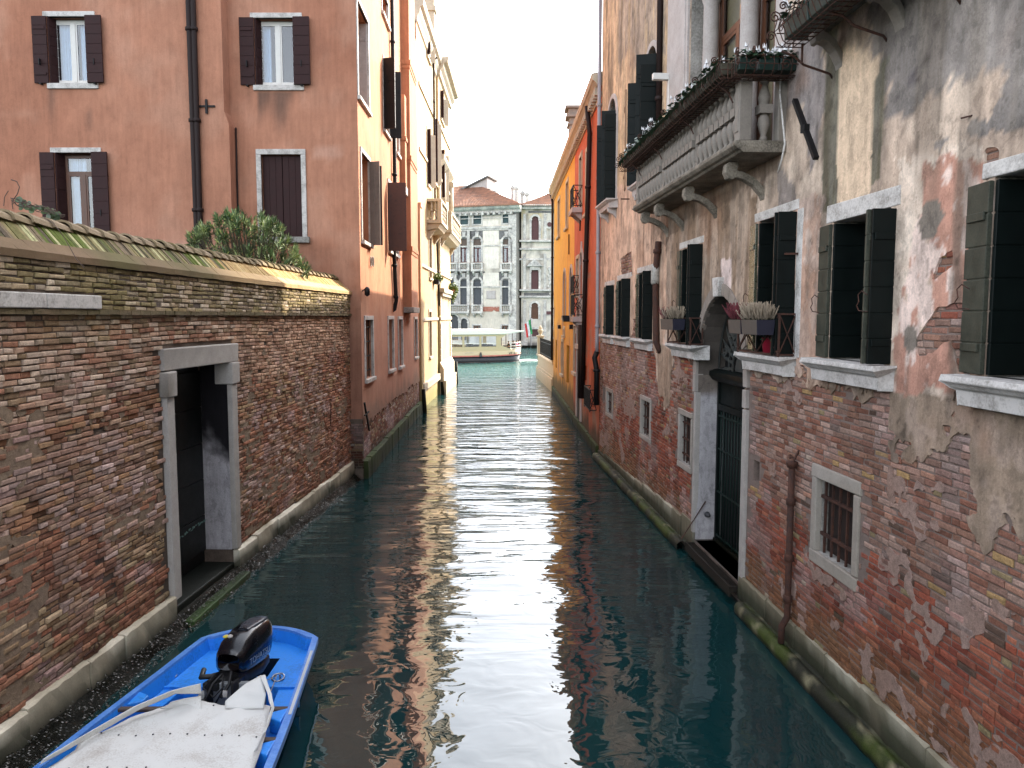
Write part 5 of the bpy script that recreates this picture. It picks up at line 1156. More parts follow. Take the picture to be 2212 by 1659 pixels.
def post(s, y, w, name='pillar'):
    q = MB(); q.box(s - w / 2, s + w / 2, y - w / 2 + .01, y + w / 2 - .01, bz, bz + BAL - .002); q.box(s - w / 2 + .03, s + w / 2 - .03, y - w / 2 - .002, y, bz + .12, bz + BAL - .12); put(name, q, M['bal_pale'], bal, R_, bevel=.01)
yb = -PR + .12
post(b0 + .10, yb, .17); post(b1 - .12, yb, .19)
t1 = rp(1392, 700, yb)[0]; g1, g2 = rp(1452, 300, yb)[0], rp(1512, 300, yb)[0]
thin = [b0 + .10, (b0 * 2 + b1) / 3, (b0 + 2 * b1) / 3, b1 - .12]
for s in thin[1:3]: post(s, yb, .10)
bm_ = shared(('balu',), lambda: (lambda q: (q.lathe([(.0, 0)], n=3) if False else None, q)[1])(baluster_mb(BAL - .02, .088, 14)), 'bal_pale')
def balu(s, y):
    o = put('baluster', bm_, None, bal, R_, (s, y, bz + .01))
    q = put('baluster_block', shared(('blk',), lambda: MB().box(-.088, .088, -.088, .088, BAL * .43, BAL * .57), 'bal_pale'), None, o, R_, (s, y, bz + .01)); return o
for a, b in zip(thin[:-1], thin[1:]):
    n = max(4, int(round((b - a - .16) / .215)))
    for i in range(n): balu(a + .08 + (b - a - .16) * (i + .5) / n, yb)
balu(b1 - .12, -.30); balu(b0 + .1, -.3)
q = MB(); q.box(b1 - .2, b1 - .04, -.13, 0, bz, bz + BAL); put('pillar', q, M['bal_pale'], bal, R_, bevel=.01)
q = MB(); q.box(b0 - .02, b1 + .02, yb - .12, yb + .10, bz + BAL, bz + BAL + .09); q.box(b1 - .24, b1 + .01, yb + .10, 0, bz + BAL, bz + BAL + .088); q.box(b0, b0 + .2, yb + .10, 0, bz + BAL, bz + BAL + .088); put('handrail', q, M['bal_stone'], bal, R_, bevel=.015)
def console(s, w=.15, L=.60, z=bz - .14, par=None, mat='bal_stone'):
    q = MB(); P = [(0, -.52), (-.04, -.53), (-.07, -.46), (-.20, -.33), (-.36, -.245), (-.47, -.22), (-.52, -.25), (-.60, -.235), (-.645, -.15), (-.63, -.04), (-.58, -.003), (-.46, -.003), (-.44, -.07), (-.46, -.12), (-.34, -.15), (-.18, -.22), (-.06, -.33), (0, -.40)]
    k = L / .64; q.profx([(y * k, z + zz) for y, zz in P], s - w / 2, s + w / 2); return put('console', q, M[mat], par or bal, R_, bevel=.012)
for X in (1392, 1447, 1513, 1607):
    console(max(b0 + .25, rp(X, 420, -.3)[0]))
# cable looping down
m = MB(); a = [rp(*p, -.1) for p in ((1690, 172), (1688, 200), (1697, 290), (1699, 310), (1692, 345), (1684, 372))]; m.tube([(x, -.12, z) for x, z in a], .014, 6); put('cable', m, M['istria'], pal, R_)
# ------------------------------------------------------------------ flower baskets
M['leaf_dark'] = simple('cyclamen_leaf', (.022, .055, .025), .45, .5, c2=(.05, .09, .05)); M['petal'] = simple('white_petal', (.85, .84, .86), .6, .05, bump=0)
M['planter_green'] = simple('green_planter', (.012, .035, .028), .45, .3); M['planter_moss'] = simple('weathered_planter', (.07, .06, .04), .8, .5, c2=(.03, .03, .022))
def cyclamen(parent, s0, s1, y0, y1, z, F, n_leaf, flowers, seed, mass=.16):
    R = random.Random(seed); m = MB()
    for i in range(n_leaf):
        s, y = R.uniform(s0, s1), R.uniform(y0 - .04, y1 + .02); zz = z + R.random() ** 1.3 * mass; r = R.uniform(.018, .04); a = R.uniform(0, 6.3); tl = Vector((R.uniform(-.6, .6), R.uniform(-.9, .3), 1)).normalized()
        x_ = tl.cross(Vector((math.cos(a), math.sin(a), 0))).normalized(); y_ = tl.cross(x_); c = Vector((s, y, zz))
        m.poly([tuple(c + (x_ * math.cos(t) + y_ * math.sin(t)) * r * (1.15 if k % 2 else .9)) for k, t in enumerate([2 * PI * k / 6 for k in range(6)])])
    for i in range(n_leaf // 4 if n_leaf > 1000 else 0):       # trailing stems
        s = R.uniform(s0, s1); y = y0 - .04; m.poly([(s, y, z), (s + .03, y - .03, z - .05), (s + .01, y - .02, z - R.uniform(.06, .16))])
    put('foliage', m, M['leaf_dark'], parent, F)
    m = MB()
    for (s, k) in flowers:
        for q in range(k):
            c = Vector((s + R.uniform(-.09, .09), R.uniform(y0, y1), z + mass + R.uniform(-.02, .09)))
            for p in range(5):
                a = 2 * PI * p / 5 + R.random(); d = Vector((math.cos(a), math.sin(a), 0)); w = Vector((-math.sin(a), math.cos(a), 0)) * .016; t = c + d * .022
                m.quad(tuple(c), tuple(t + w), tuple(t + d * .008 + Vector((0, 0, .06))), tuple(t - w))
            m.bar(tuple(c), tuple(c - Vector((0, 0, .1))), .004)
    put('flowers', m, M['petal'], parent, F)
def spiral(m, c, r, ax, n=14, w=.006, turns=1.6):
    pts = []
    for k in range(n + 1):
        t = k / n; a = t * turns * 2 * PI; rr = r * (1 - t * .85); d = (math.cos(a) * rr, math.sin(a) * rr)
        pts.append((c[0] + (d[0] if ax == 's' else 0), c[1] + (d[0] if ax == 'y' else 0), c[2] + d[1]))
    m.tube(pts, w, 4)
def basket(parent, s0, s1, y0, y1, z0, z1, F, seed, end_scroll=True, front='y'):
    """wire basket: y0 outer side, belly of bent rods"""
    m = MB(); n = max(2, int((s1 - s0) / .115)); D = y1 - y0
    for i in range(n + 1):
        s = s0 + (s1 - s0) * i / n
        m.tube([(s, y0 + .01, z1 + .02), (s, y0 - .03, (z0 + z1) / 2 + .02), (s, y0 + .03, z0 + .03), (s, y0 + .08, z0), (s, y1, z0)], .0065, 4)
    for (yy, zz) in ((y0 + .01, z1), (y0 - .025, z0 + (z1 - z0) * .55), (y0 + .06, z0), (y0 + D * .45, z0), (y0 + D * .7, z0), (y1, z0)): m.tube([(s0, yy, zz), (s1, yy, zz)], .007, 4)
    k = max(2, int((s1 - s0) / .42))
    for i in range(k):
        s = s0 + (s1 - s0) * (i + .5) / k; spiral(m, (s, y0 - .03, (z0 + z1) / 2), .075, 's')
        if i % 2 == 0: spiral(m, (s, y0 - .02, z1 + .07), .05, 'y', w=.009)
    for s in (s0, s1):
        for zz in (z0, (z0 + z1) / 2, z1): m.tube([(s, y0, zz), (s, y1, zz)], .007, 4)
        for yy in (y0 + D * .35, y0 + D * .7): m.tube([(s, yy, z0), (s, yy, z1)], .006, 4)
    spiral(m, (s0 - .01, y0 - .02, z1 + .03), .07, 'y', w=.009); spiral(m, (s0 - .01, y0 - .06, z0 + .12), .06, 'y', w=.008)
    return put('wire_basket', m, M['rust'], parent, F)
zf = bz + BAL + .0
f1 = root('flower_basket', 'long wire basket of planters with white cyclamen along the stone balcony front', 'flower basket', R_, (b0 - .1, -PR - .12, zf), group='wire baskets of white cyclamen')
basket(f1, b0 - .25, b1 + .05, -PR - .26, -PR + .02, zf - .05, zf + .17, R_, 3)
m = MB(); x = b0 - .2
while x < b1 - .1: m.prism([(-PR - .24, zf + .17), (-PR - .22, zf + .02), (-PR - .02, zf + .02), (-PR, zf + .17)], x, min(x + .62, b1 - .02), 'x'); x += .66
put('planter', m, M['planter_moss'], f1, R_, bevel=.01)
fl = [(rp(X, Y, -PR - .1)[0], k) for X, Y, k in ((1366, 312, 5), (1368, 318, 3), (1402, 275, 5), (1407, 270, 4), (1422, 258, 4), (1470, 205, 6), (1480, 200, 3), (1498, 175, 4), (1530, 145, 3), (1545, 118, 5), (1550, 112, 4), (1340, 350, 1))]
cyclamen(f1, b0 - .2, b1 - .05, -PR - .24, -PR, zf + .16, R_, 1500, fl, 5, .13)
m = MB()
for X in (1560, 1480, 1415, 1372): s = rp(X, 300, -PR - .1)[0]; m.tube([(s - .05, -PR - .18, zf - .08), (s, -PR - .16, zf - .04), (s + .05, -PR - .04, zf - .16), (s + .05, -PR + .02, zf - .28)], .01, 5)
puts('iron_hook', m, M['rust'], f1, R_)
f2 = root('flower_basket', 'short wire basket with white cyclamen across the near end of the stone balcony', 'flower basket', R_, (b1, -.3, zf), group='wire baskets of white cyclamen')
# near-end basket runs square to the wall: build it in a turned frame
E = Fr((0, 0), (1, 0)); E.M = R_.M @ Matrix.Translation((b1 + .10, -PR - .12, 0)) @ Matrix.Rotation(PI / 2, 4, 'Z'); E.Mi = E.M.inverted()
basket(f2, .0, PR + .14, -.17, .1, zf - .05, zf + .17, E, 9)
m = MB()
for a, b in ((.04, .27), (.30, .56), (.58, .80)): m.prism([(-.15, zf + .16), (-.13, zf + .01), (.06, zf + .01), (.08, zf + .16)], a, b, 'x')
put('planter', m, M['planter_green'], f2, E, bevel=.01)
cyclamen(f2, .02, .80, -.15, .08, zf + .15, E, 420, [(.28, 4), (.5, 4), (.62, 4), (.74, 5), (.1, 3)], 15, .10)
# second basket, upper right, on its own little stone shelf
z2 = 7.58; u0 = rp(1712, 90, -.55)[0]; u1 = u0 + 3.4
m = MB(); m.box(SEC['s0'] - .35, SEC['s1'] + .5, -.42, .02, z2 + .26, z2 + .38, .004); sh = put('balcony_shelf', m, M['bal_stone'], pal, R_, bevel=.012)
for X in (1792, 1916, 2090): console(rp(X, 70, -.15)[0], .17, .36, z2 + .26, sh, 'bal_pale')
f3 = root('flower_basket', 'highest rusty wire basket with white cyclamen, cut by the top edge of the photo', 'flower basket', R_, (u0, -.55, z2), group='wire baskets of white cyclamen')
basket(f3, u0, u1, -.74, -.45, z2, z2 + .30, R_, 6)
m = MB(); x = u0 + .1
while x < u1 - .2: m.prism([(-.71, z2 + .26), (-.69, z2 + .04), (-.49, z2 + .04), (-.47, z2 + .26)], x, x + .6, 'x'); x += .64
put('planter', m, M['planter_green'], f3, R_, bevel=.01)
cyclamen(f3, u0 + .1, u1, -.72, -.5, z2 + .22, R_, 500, [(u0 + .15, 3), (u0 + .45, 4), (u0 + .8, 4), (u0 + 1.2, 4), (u0 + 1.7, 4)], 25, .12)
m = MB()
for (X, Y) in ((1802, 171), (1920, 91), (2080, 10)):
    s, z = rp(X, Y); m.tube([(s, -.01, z), (s, -.06, z + .06), (s - .02, -.36, z + .16), (s - .03, -.48, z + .26), (s - .04, -.62, z2)], .014, 6)
m.box(u0 + .12, u0 + .14, -.5, -.48, z2 - .22, z2)
puts('iron_stay', m, M['rust'], f3, R_)

# ------------------------------------------------------------------ rails with heather boxes at two windows
def rail(W, pr, hgt, label):
    s0, s1, z0 = W['s0'] - .14, W['s1'] + .16, W['z0']; m = MB(); r = .012
    for s in (s0, s1): m.box(s - r, s + r, -pr - r, -pr + r, z0, z0 + hgt); m.box(s - r, s + r, -pr, .0, z0 + hgt - r, z0 + hgt + r); m.box(s - r, s + r, -.03, -.01, z0, z0 + hgt); m.box(s - r, s + r, -pr, 0, z0 + .02, z0 + .04)
    m.box(s0, s1, -pr - r, -pr + r, z0 + hgt - r, z0 + hgt + r); m.box(s0, s1, -pr - r, -pr + r, z0 + .015, z0 + .04)
    n = 2
    for i in range(n):
        a = s0 + (s1 - s0) * i / n; b = s0 + (s1 - s0) * (i + 1) / n
        m.bar((a, -pr, z0 + .03), (b, -pr, z0 + hgt), .02, .01); m.bar((b, -pr - .004, z0 + .03), (a, -pr - .004, z0 + hgt), .02, .01)
    for s in (s0, s1): m.bar((s, -.02, z0 + .03), (s, -pr, z0 + hgt), .02, .01); m.bar((s, -.02, z0 + hgt), (s, -pr, z0 + .03), .02, .01)
    o = put('window_rail', m, M['rust'], pal, R_, label=label); return o
rail(LW[3], .24, .5, 'iron rail of the farther flower window'); rail(LW[4], .24, .56, 'iron rail of the nearer flower window')
M['box_front'] = simple('grey_plastic_box', (.085, .072, .062), .6, .12, bump=.1); M['box_navy'] = simple('slate_plastic', (.014, .014, .03), .5, .1, bump=.1)
def heather(parent, s0, s1, y0, y1, z, F, cols, seed, n=150, h=.24):
    R = random.Random(seed); m = MB(); cl = []
    for i in range(n):
        s, y = R.uniform(s0, s1), R.uniform(y0, y1); t = (s - s0) / (s1 - s0); c = cols[0] if t < cols[2] + R.uniform(-.08, .08) else cols[1]
        hh = h * R.uniform(.55, 1.1); lx = (t - .5) * .14 + R.uniform(-.05, .05); ly = (y - (y0 + y1) / 2) * .6 + R.uniform(-.04, .04) - .02
        for k in range(5):
            a, b = k / 5, (k + 1) / 5; p = Vector((s + lx * a, y + ly * a, z + hh * a)); q = Vector((s + lx * b, y + ly * b, z + hh * b)); w = (.0065 * (1 - abs(a - .6)) + .0015); b0_ = len(m.v)
            m.bar(tuple(p), tuple(q), w * (1 + .5 * (k % 2)), w); f = .55 + .55 * a; cc_ = (C(40, 44, 26) if k == 0 and R.random() < .7 else c * f * R.uniform(.8, 1.15)); cl += [cc_] * (len(m.v) - b0_)
    cl = np.array(cl); return put('heather', m, vcm, parent, F, col=lambda x, y, z: cl)
vcm = vcmat('heather_sprigs', 20, 80, .2, .8, .1)
def plantbox(s0, s1, y0, y1, z0, h, label, cols, seed, F=R_, endmat=True, n=150):
    o = root('planter_box', label, 'planter', F, ((s0 + s1) / 2, (y0 + y1) / 2, z0), group='grey boxes of heather on the window rails')
    m = MB(); k = .015; v = [(s0 + k, y0 + k, z0), (s1 - k, y0 + k, z0), (s1 - k, y1 - k, z0), (s0 + k, y1 - k, z0), (s0, y0, z0 + h), (s1, y0, z0 + h), (s1, y1, z0 + h), (s0, y1, z0 + h)]
    m._a(v, [(3, 2, 1, 0), (0, 1, 5, 4), (2, 3, 7, 6), (3, 0, 4, 7)]); m.mi = 1; m._a(v, [(1, 2, 6, 5)]); m.mi = 0
    put('box', m, [M['box_front'], M['box_navy']], o, F, bevel=.006); q = MB(); q.quad((s0 + .01, y0 + .01, z0 + h - .02), (s1 - .01, y0 + .01, z0 + h - .02), (s1 - .01, y1 - .01, z0 + h - .02), (s0 + .01, y1 - .01, z0 + h - .02)); put('soil', q, M['algae'], o, F)
    heather(o, s0 + .02, s1 - .02, y0 + .02, y1 - .02, z0 + h - .02, F, cols, seed, n); return o
PINK, CREAM = C(122, 58, 66), C(172, 156, 136)
W = LW[3]; a, b = rp(1428, 700, -.48)[0], rp(1455, 700, -.48)[0]; zt = rp(1455, 689, -.48)[1]; zl = rp(1455, 713, -.48)[1]
plantbox(a, b, -.50, -.26, zl, zt - zl, 'small grey box of cream heather on the farther window rail', (PINK, CREAM, .3), 3, n=230)
zt = rp(1634, 691, -.52)[1]; zl = rp(1634, 724, -.52)[1]; a, c_, b = rp(1572, 700, -.52)[0], rp(1599.5, 700, -.52)[0], rp(1634, 700, -.52)[0]
plantbox(a, c_ - .01, -.52, -.27, zl, zt - zl, 'grey box of dark pink heather on the rail above the arched door', (PINK, C(128, 66, 72), .9), 4, n=210)
plantbox(c_ + .01, b, -.52, -.27, zl, zt - zl, 'larger grey box of tall cream heather next to the pink heather box', (CREAM, CREAM, .1), 5, n=320)
sx = rp(1657, 750, -.12)[0]; W = LW[4]; o = root('flower_pot', 'bright red flower pot with a wilted plant on the window sill behind the rail', 'flower pot', R_, (sx, -.1, W['z0']))
m = MB(); m.lathe([(.07, W['z0'] + .003), (.095, W['z0'] + .21), (.10, W['z0'] + .215), (.10, W['z0'] + .235), (.09, W['z0'] + .235)], sx, -.1, 16); put('pot', m, simple('red_pot', (.42, .02, .05), .4, .1, bump=0), o, R_)
leafball('foliage', (sx, -.1, W['z0'] + .34), .15, 160, .035, M['leaf_dark'], o, F=R_, droop=.1, seed=9)
# ------------------------------------------------------------------ right: orange house and yellow house
OF = Fr((2.49, 46.2), (2.79, 24.45)); op = lambda X, Y, y=0.0: OF.px(X, Y, y); sOY = op(1239.5, 700)[0]; EZ = 11.75
def hw(x0, x1, yt, yb, arch=None):
    a = op(x0, 700)[0]; b = op(x1, 700)[0]; xm = (x0 + x1) / 2; r = dict(s0=a, s1=b, z0=op(xm, yb)[1], z1=op(xm, yt)[1], d=.3, rm=0, bm=1)
    if arch: r['arch'] = arch
    return r
yel = root('yellow_house', 'bright yellow stuccoed house with a long bracketed eave at the canal mouth on the right', 'house', OF)
ora = root('orange_house', 'orange red stuccoed house between the yellow house and the weathered palazzo', 'house', OF)
YWn = [hw(1237, 1241 - .8, 370, 462), hw(1221.5, 1226, 398, 493), hw(1204.5, 1208.5, 435, 512), hw(1217.5, 1222, 585, 686, 'round'), hw(1231.5, 1236.5, 578, 687, 'round'), hw(1217.8, 1220.4, 711, 724), hw(1214, 1217.6, 738, 808), hw(1224.6, 1230, 746, 829), hw(1200.4, 1203.4, 735, 796)]
OWn = [hw(1294, 1304, 262, 405), hw(1264, 1270.5, 330, 462), hw(1249.8, 1255, 345, 455), hw(1287, 1299, 520, 688, 'pointed'), hw(1253.4, 1259, 545, 684, 'pointed'), hw(1244.6, 1249.6, 560, 636), hw(1278.5, 1289, 800, 886), hw(1262.8, 1268, 790, 824), hw(1240.5, 1246, 704, 804)]
YWn = [w for w in YWn if w['s1'] < sOY - .05]; OWn = [w for w in OWn if w['s0'] > sOY + .05 and w['s1'] < OF.len]
def colY(x, y, z):
    a = fbm(x * .5, z * .4, 6); b = fbm(x * 1.8, z * .8, 18); c = mixc(C(244, 190, 78, .95), C(232, 168, 58, .92), a); c = mixc(c, C(214, 150, 90), sstep(.55, .7, b) * .35)
    c = mixc(c, C(190, 130, 84), sstep(4.2, 2.2, z + (b - .5) * 3) * .45); c = mixc(c, C(150, 118, 100), sstep(.6, .66, fbm(x * .9, z * .7, 91)) * (z < 5) * .6)
    c = mixc(c, C(74, 70, 38), sstep(1.5, .8, z + (b - .5) * 1.2) * .9); return mixc(c, C(30, 30, 20), sstep(.5, .2, z + (b - .5) * .3))
def colO(x, y, z):
    a = fbm(x * .5, z * .4, 26); b = fbm(x * 1.8, z * .8, 28); c = mixc(C(214, 108, 72, .92), C(200, 96, 62, .9), a); c = mixc(c, C(214, 126, 92), sstep(.55, .7, b) * .4)
    c = mixc(c, C(172, 104, 80), sstep(3.0, 1.4, z + (b - .5) * 2) * .6); c = mixc(c, C(150, 138, 122), sstep(.62, .68, fbm(x * 1.3, z, 93)) * (z < 6) * .6)
    c = mixc(c, C(70, 62, 44), sstep(1.1, .6, z + (b - .5) * .9) * .9); return mixc(c, C(26, 28, 20), sstep(.45, .2, z + (b - .5) * .3))
for (o, a, b, H, cf) in ((yel, 0, sOY, YWn, colY), (ora, sOY, OF.len, OWn, colO)):
    m = MB(); m.grid(a, b, -2.4, EZ, H, .16, 0, .008); m.quad((a, 9, -2.4), (b, 9, -2.4), (b, 9, EZ), (a, 9, EZ)); m.quad((a, 0, -2.4), (a, 9, -2.4), (a, 9, EZ), (a, 0, EZ)) if o is yel else m.quad((b, 0, -2.4), (b, 9, -2.4), (b, 9, EZ), (b, 0, EZ))
    put('wall', m, [M['stucco'], M['dark']], o, OF, col=cf)
    for w in H:
        ws = casement(o, OF, w['s0'], w['s1'], w['z0'], w['z1'] - (0 if not w.get('arch') else .2), .12 if w['z1'] > 4 else .2, 'pale_stone' if w['z1'] > 3.5 else 'lead', fw=.04, leafs=1)
        if w['z1'] > 3.2 and not w.get('arch'): surround(ws, OF, w['s0'], w['s1'], w['z0'], w['z1'], 0, .15, .035, mat='cream_stone', sp=.12)
        elif w.get('arch'):
            q = MB(); q.box(w['s0'] - .14, w['s0'], -.05, .02, w['z0'], w['z1'] - .5); q.box(w['s1'], w['s1'] + .14, -.05, .02, w['z0'], w['z1'] - .5); q.box(w['s0'] - .2, w['s1'] + .2, -.12, .1, w['z0'] - .12, w['z0'] - .01)
            wd_ = (w['s1'] - w['s0']) / 2; cx_ = w['s0'] + wd_; zs_ = w['z1'] - wd_
            for k in range(10):
                t0, t1 = PI * k / 10, PI * (k + 1) / 10; P = [(cx_ - math.cos(t) * r, zs_ + math.sin(t) * r) for t, r in ((t0, wd_), (t1, wd_), (t1, wd_ + .14), (t0, wd_ + .14))]; q.prism(P, -.05, .02, 'y')
            if w['arch'] == 'pointed': q.prism([(cx_ - .12, w['z1'] + .05), (cx_ + .12, w['z1'] + .05), (cx_, w['z1'] + .4)], -.06, .02, 'y')
            put('surround', q, M['pale_stone'], ws, OF)
    e = MB(); e.profx([(.1, EZ - .1), (-.16, EZ - .1), (-.26, EZ + .02), (-.30, EZ + .04), (-.34, EZ + .16), (-.34, EZ + .22), (.3, EZ + .3)], a - (.1 if o is yel else 0), b); e.box(a, b, -.05, .02, EZ - .42, EZ - .3)
    put('eave', e, M['cream_stone'], o, OF)
    q = MB(); x = a + .1
    while x < b - .15: q.box(x, x + .15, -.2, 0, EZ - .34, EZ - .1); x += .36
    puts('eave_bracket', q, M['cream_stone'], o, OF)
    q = MB(); q.quad((a - .1, -.3, EZ + .24), (b, -.3, EZ + .24), (b, 5, EZ + 1.2), (a - .1, 5, EZ + 1.2)); q.quad((a, 5, EZ + 1.2), (b, 5, EZ + 1.2), (b, 9, EZ + .2), (a, 9, EZ + .2)); put('roof', q, M['terracotta'], o, OF)
    stone_course('base_stones', o, OF, a + .02, b - .02, -.3, .35, -.1, .1, 60, M['stonevc'], alg, (.6, 1.2))
def iron_bal(o, w, pr=.35, h=.85, base=True):
    s0, s1, z = w['s0'] - .15, w['s1'] + .15, w['z0']; m = MB()
    if base: q = MB(); q.box(s0 - .05, s1 + .05, -pr - .06, 0, z - .2, z); q.profx([(0, z - .5), (0, z - .2), (-pr, z - .2)], s0 + .1, s0 + .25); q.profx([(0, z - .5), (0, z - .2), (-pr, z - .2)], s1 - .25, s1 - .1); put('balcony_slab', q, M['pale_stone'], o, OF, bevel=.01)
    for s in (s0, s1): m.box(s - .015, s + .015, -pr, 0, z + h - .03, z + h); m.box(s - .015, s + .015, -pr, 0, z + .05, z + .08); m.box(s - .015, s + .015, -pr - .015, -pr + .015, z, z + h); m.bar((s, 0, z + .06), (s, -pr, z + h), .025); m.bar((s, -pr, z + .06), (s, 0, z + h), .025); m.tube([(s, -pr / 2 + .09 * math.cos(t), z + h / 2 + .12 * math.sin(t)) for t in [k * PI / 4 for k in range(9)]], .012, 4)
    m.box(s0, s1, -pr - .015, -pr + .015, z + h - .03, z + h); m.box(s0, s1, -pr - .015, -pr + .015, z + .05, z + .08)
    x = s0 + .1
    while x < s1: m.box(x - .01, x + .01, -pr - .01, -pr + .01, z + .05, z + h - .02); x += .14
    put('balcony_rail', m, M['iron'], o, OF)
for k in (1, 2): iron_bal(ora, OWn[k])
for k in (3, 4): iron_bal(ora, OWn[k], .22, .75, False)
w = OWn[2]; bx = root('window_box', 'small black planter box hung on the upper iron balcony of the orange house', 'planter', OF, (w['s0'] - .3, -.5, w['z0']))
m = MB(); m.prism([(-.42, w['z0'] + .04), (-.40, w['z0'] - .2), (-.65, w['z0'] - .2), (-.70, w['z0'] + .04)], w['s0'] - .7, w['s0'] - .1, 'x'); put('box', m, M['iron'], bx, OF, bevel=.01); m = MB(); m.box(w['s0'] - .65, w['s0'] - .15, -.66, -.46, w['z0'] + .03, w['z0'] + .05); put('soil', m, M['algae'], bx, OF)
a = op(1274, 262, -.1); b = op(1257, 860, -.1); pipe(ora, OF, [(a[0], -.2, EZ - .1), (a[0], -.1, a[1] - .4), ((a[0] + b[0]) / 2, -.1, (a[1] + b[1]) / 2), (b[0], -.1, b[1])], .085, 'pipe_brown', [9, 6.5])
m = MB(); m.tube([(b[0], -.13, b[1]), (b[0] + .05, -.13, 4.2)], .14, 8); put('pipe_guard', m, M['pipe_brown'], ora, OF)
m = MB(); s0, s1 = op(1245, 800)[0], op(1257, 800)[0]; m.box(s0 + .3, s0 + .55, -.06, .05, .4, 4.0); m.box(s1 - .25, s1, -.06, .05, .4, 4.0); m.box(s0 + .2, s1 + .1, -.1, .05, 3.2, 3.4)
for k in range(8):
    cx_, w_ = (s0 + s1) / 2 + .1, (s1 - s0) / 2 - .2; t0, t1 = PI * k / 8, PI * (k + 1) / 8; m.prism([(cx_ - math.cos(t) * r, 3.8 + math.sin(t) * r * 1.3) for t, r in ((t0, w_), (t1, w_), (t1, w_ + .25), (t0, w_ + .25))], -.06, .05, 'y')
pt = put('portal', m, M['pale_stone'], ora, OF, bevel=.02); m = MB(); m.prism([(s0 + .5, .3), (s1 - .2, .3), (s1 - .2, 4.4), ((s0 + s1) / 2, 5.0), (s0 + .5, 4.4)], -.012, .1, 'y'); put('portal_door', m, M['dark'], pt, OF)
a = op(1290, 732); m = MB()
for k in range(9): m.box(a[0] - .25, a[0] + .25, -.05, 0, a[1] - .3 + k * .07, a[1] - .26 + k * .07)
m.box(a[0] - .3, a[0] + .3, -.03, 0, a[1] - .34, a[1] + .36); put('vent', m, M['pale_stone'], ora, OF)
a = op(1196.5, 418, -.08); pipe(yel, OF, [(.12, -.2, EZ - .1), (.12, -.1, EZ - .5), (.12, -.1, 1.9)], .07, 'pipe_brown', [8, 5])
m = MB()
for (X, Y, dx, dy) in ((1229, 528, .02, .45), (1211, 378, 0, .3), (1225, 340, 0, .3), (1237, 312, 0, .3)): a = op(X, Y, -.03); m.bar((a[0] - dx, -.03, a[1] - dy), (a[0] + dx + .05, -.04, a[1] + dy), .05)
for (X, Y) in ((1210, 706), (1236, 706)): a = op(X, Y, -.03); m.box(a[0] - .08, a[0] + .08, -.15, 0, a[1] - .1, a[1] + .1)
put('wall_anchor', m, M['iron'], yel, OF)
a = op(1254, 470, -.03); m = MB(); m.bar((a[0] - .1, -.04, a[1] - .5), (a[0] + .1, -.04, a[1] + .5), .05); put('wall_anchor', m, M['iron'], ora, OF)
m = MB(); m.box(-.55, .55, -.4, .4, 0, 1.75); m.box(-.62, .62, -.47, .47, 1.4, 1.52); m.box(-.7, .7, -.52, .52, 1.75, 1.9); m.box(-.6, .6, -.45, .45, 1.9, 2.15); m.box(-.74, .74, -.56, .56, 2.15, 2.28); put('chimney', m, M['bal_pale'], ora, WORLDF, (3.25, 37.5, EZ + .35), bevel=.02)
# walled garden at the canal mouth
GF = Fr((1.92, 57.6), (2.49, 46.2)); gdn = root('garden_terrace_wall', 'low pale stone canal wall with a corner pillar and dark railing before the yellow house', 'wall', GF); GL = GF.len
m = MB(); m.box(0, GL, -.12, .4, -2, .75); m.box(0, GL, 0, .3, .75, 1.62); m.box(-.05, GL, -.08, .36, 1.62, 1.75); m.box(-.05, GL, -.06, .3, .75, .9)
m.box(0, .4, 0, 8, -2, 1.7)
put('parapet', m, M['stonevc'], gdn, GF, bevel=.02, col=lambda x, y, z: mixc(mixc(C(222, 200, 172), C(190, 170, 146), fbm(x, z * 2, 4)), C(78, 88, 50), sstep(.8, .45, z)))
for x, h in ((.05, 3.0), (GL - 1.0, 3.0)):
    m = MB(); m.box(x, x + .5, -.05, .4, 1.75, h); m.box(x - .06, x + .56, -.11, .46, h, h + .12); m.lathe([(.16, h + .12), (.08, h + .2), (.2, h + .4), (.22, h + .5), (.12, h + .62), (.14, h + .68), (.05, h + .85)], x + .25, .18, 10); put('pillar', m, M['cream_stone'], gdn, GF, bevel=.01)
m = MB(); x = .7
while x < GL - 1.1: m.box(x - .02, x + .02, .12, .16, 1.75, 2.95); x += .16
m.box(.6, GL - 1, .11, .17, 2.7, 2.75); m.box(.6, GL - 1, .11, .17, 1.85, 1.9); put('railing', m, M['iron'], gdn, GF)
m = MB(); m.box(GL - 3.6, GL - .1, .5, .58, 1.7, 3.75); put('dark_screen', m, simple('dark_reed_screen', (.03, .024, .022), .8), gdn, GF)
# ------------------------------------------------------------------ palazzi across the Grand Canal
FW = Fr((-20.0, 117.2), (.62, 111.0)); fp = lambda X, Y, y=0.0: FW.px(X, Y, y); WE = FW.len
wp = root('white_palazzo', 'grey white palazzo with arched windows, balustrades and tiled roof behind the water bus', 'building', FW)
def fw_(F, x0, x1, yt, yb, arch=None, **k):
    xm = (x0 + x1) / 2; r = dict(s0=F.px(x0, 600)[0], s1=F.px(x1, 600)[0], z0=F.px(xm, yb)[1], z1=F.px(xm, yt)[1], d=.35, rm=0, bm=1)
    if arch: r['arch'] = arch
    r.update(k); return r
TOPW = [fw_(FW, a, b, t, u) for a, b, t, u in ((978, 984.5, 468, 487), (995, 1012, 466, 485), (1023, 1040, 465, 484), (1086, 1103.5, 463, 482))]
UPW = [fw_(FW, a, b, 512, 567, 'round') for a, b in ((972, 987), (995, 1012), (1023, 1040), (1086, 1103.5))]
LOW = [fw_(FW, a, b, 601, 658, 'round') for a, b in ((970, 986), (994, 1011.5), (1022, 1040), (1084.5, 1102))]
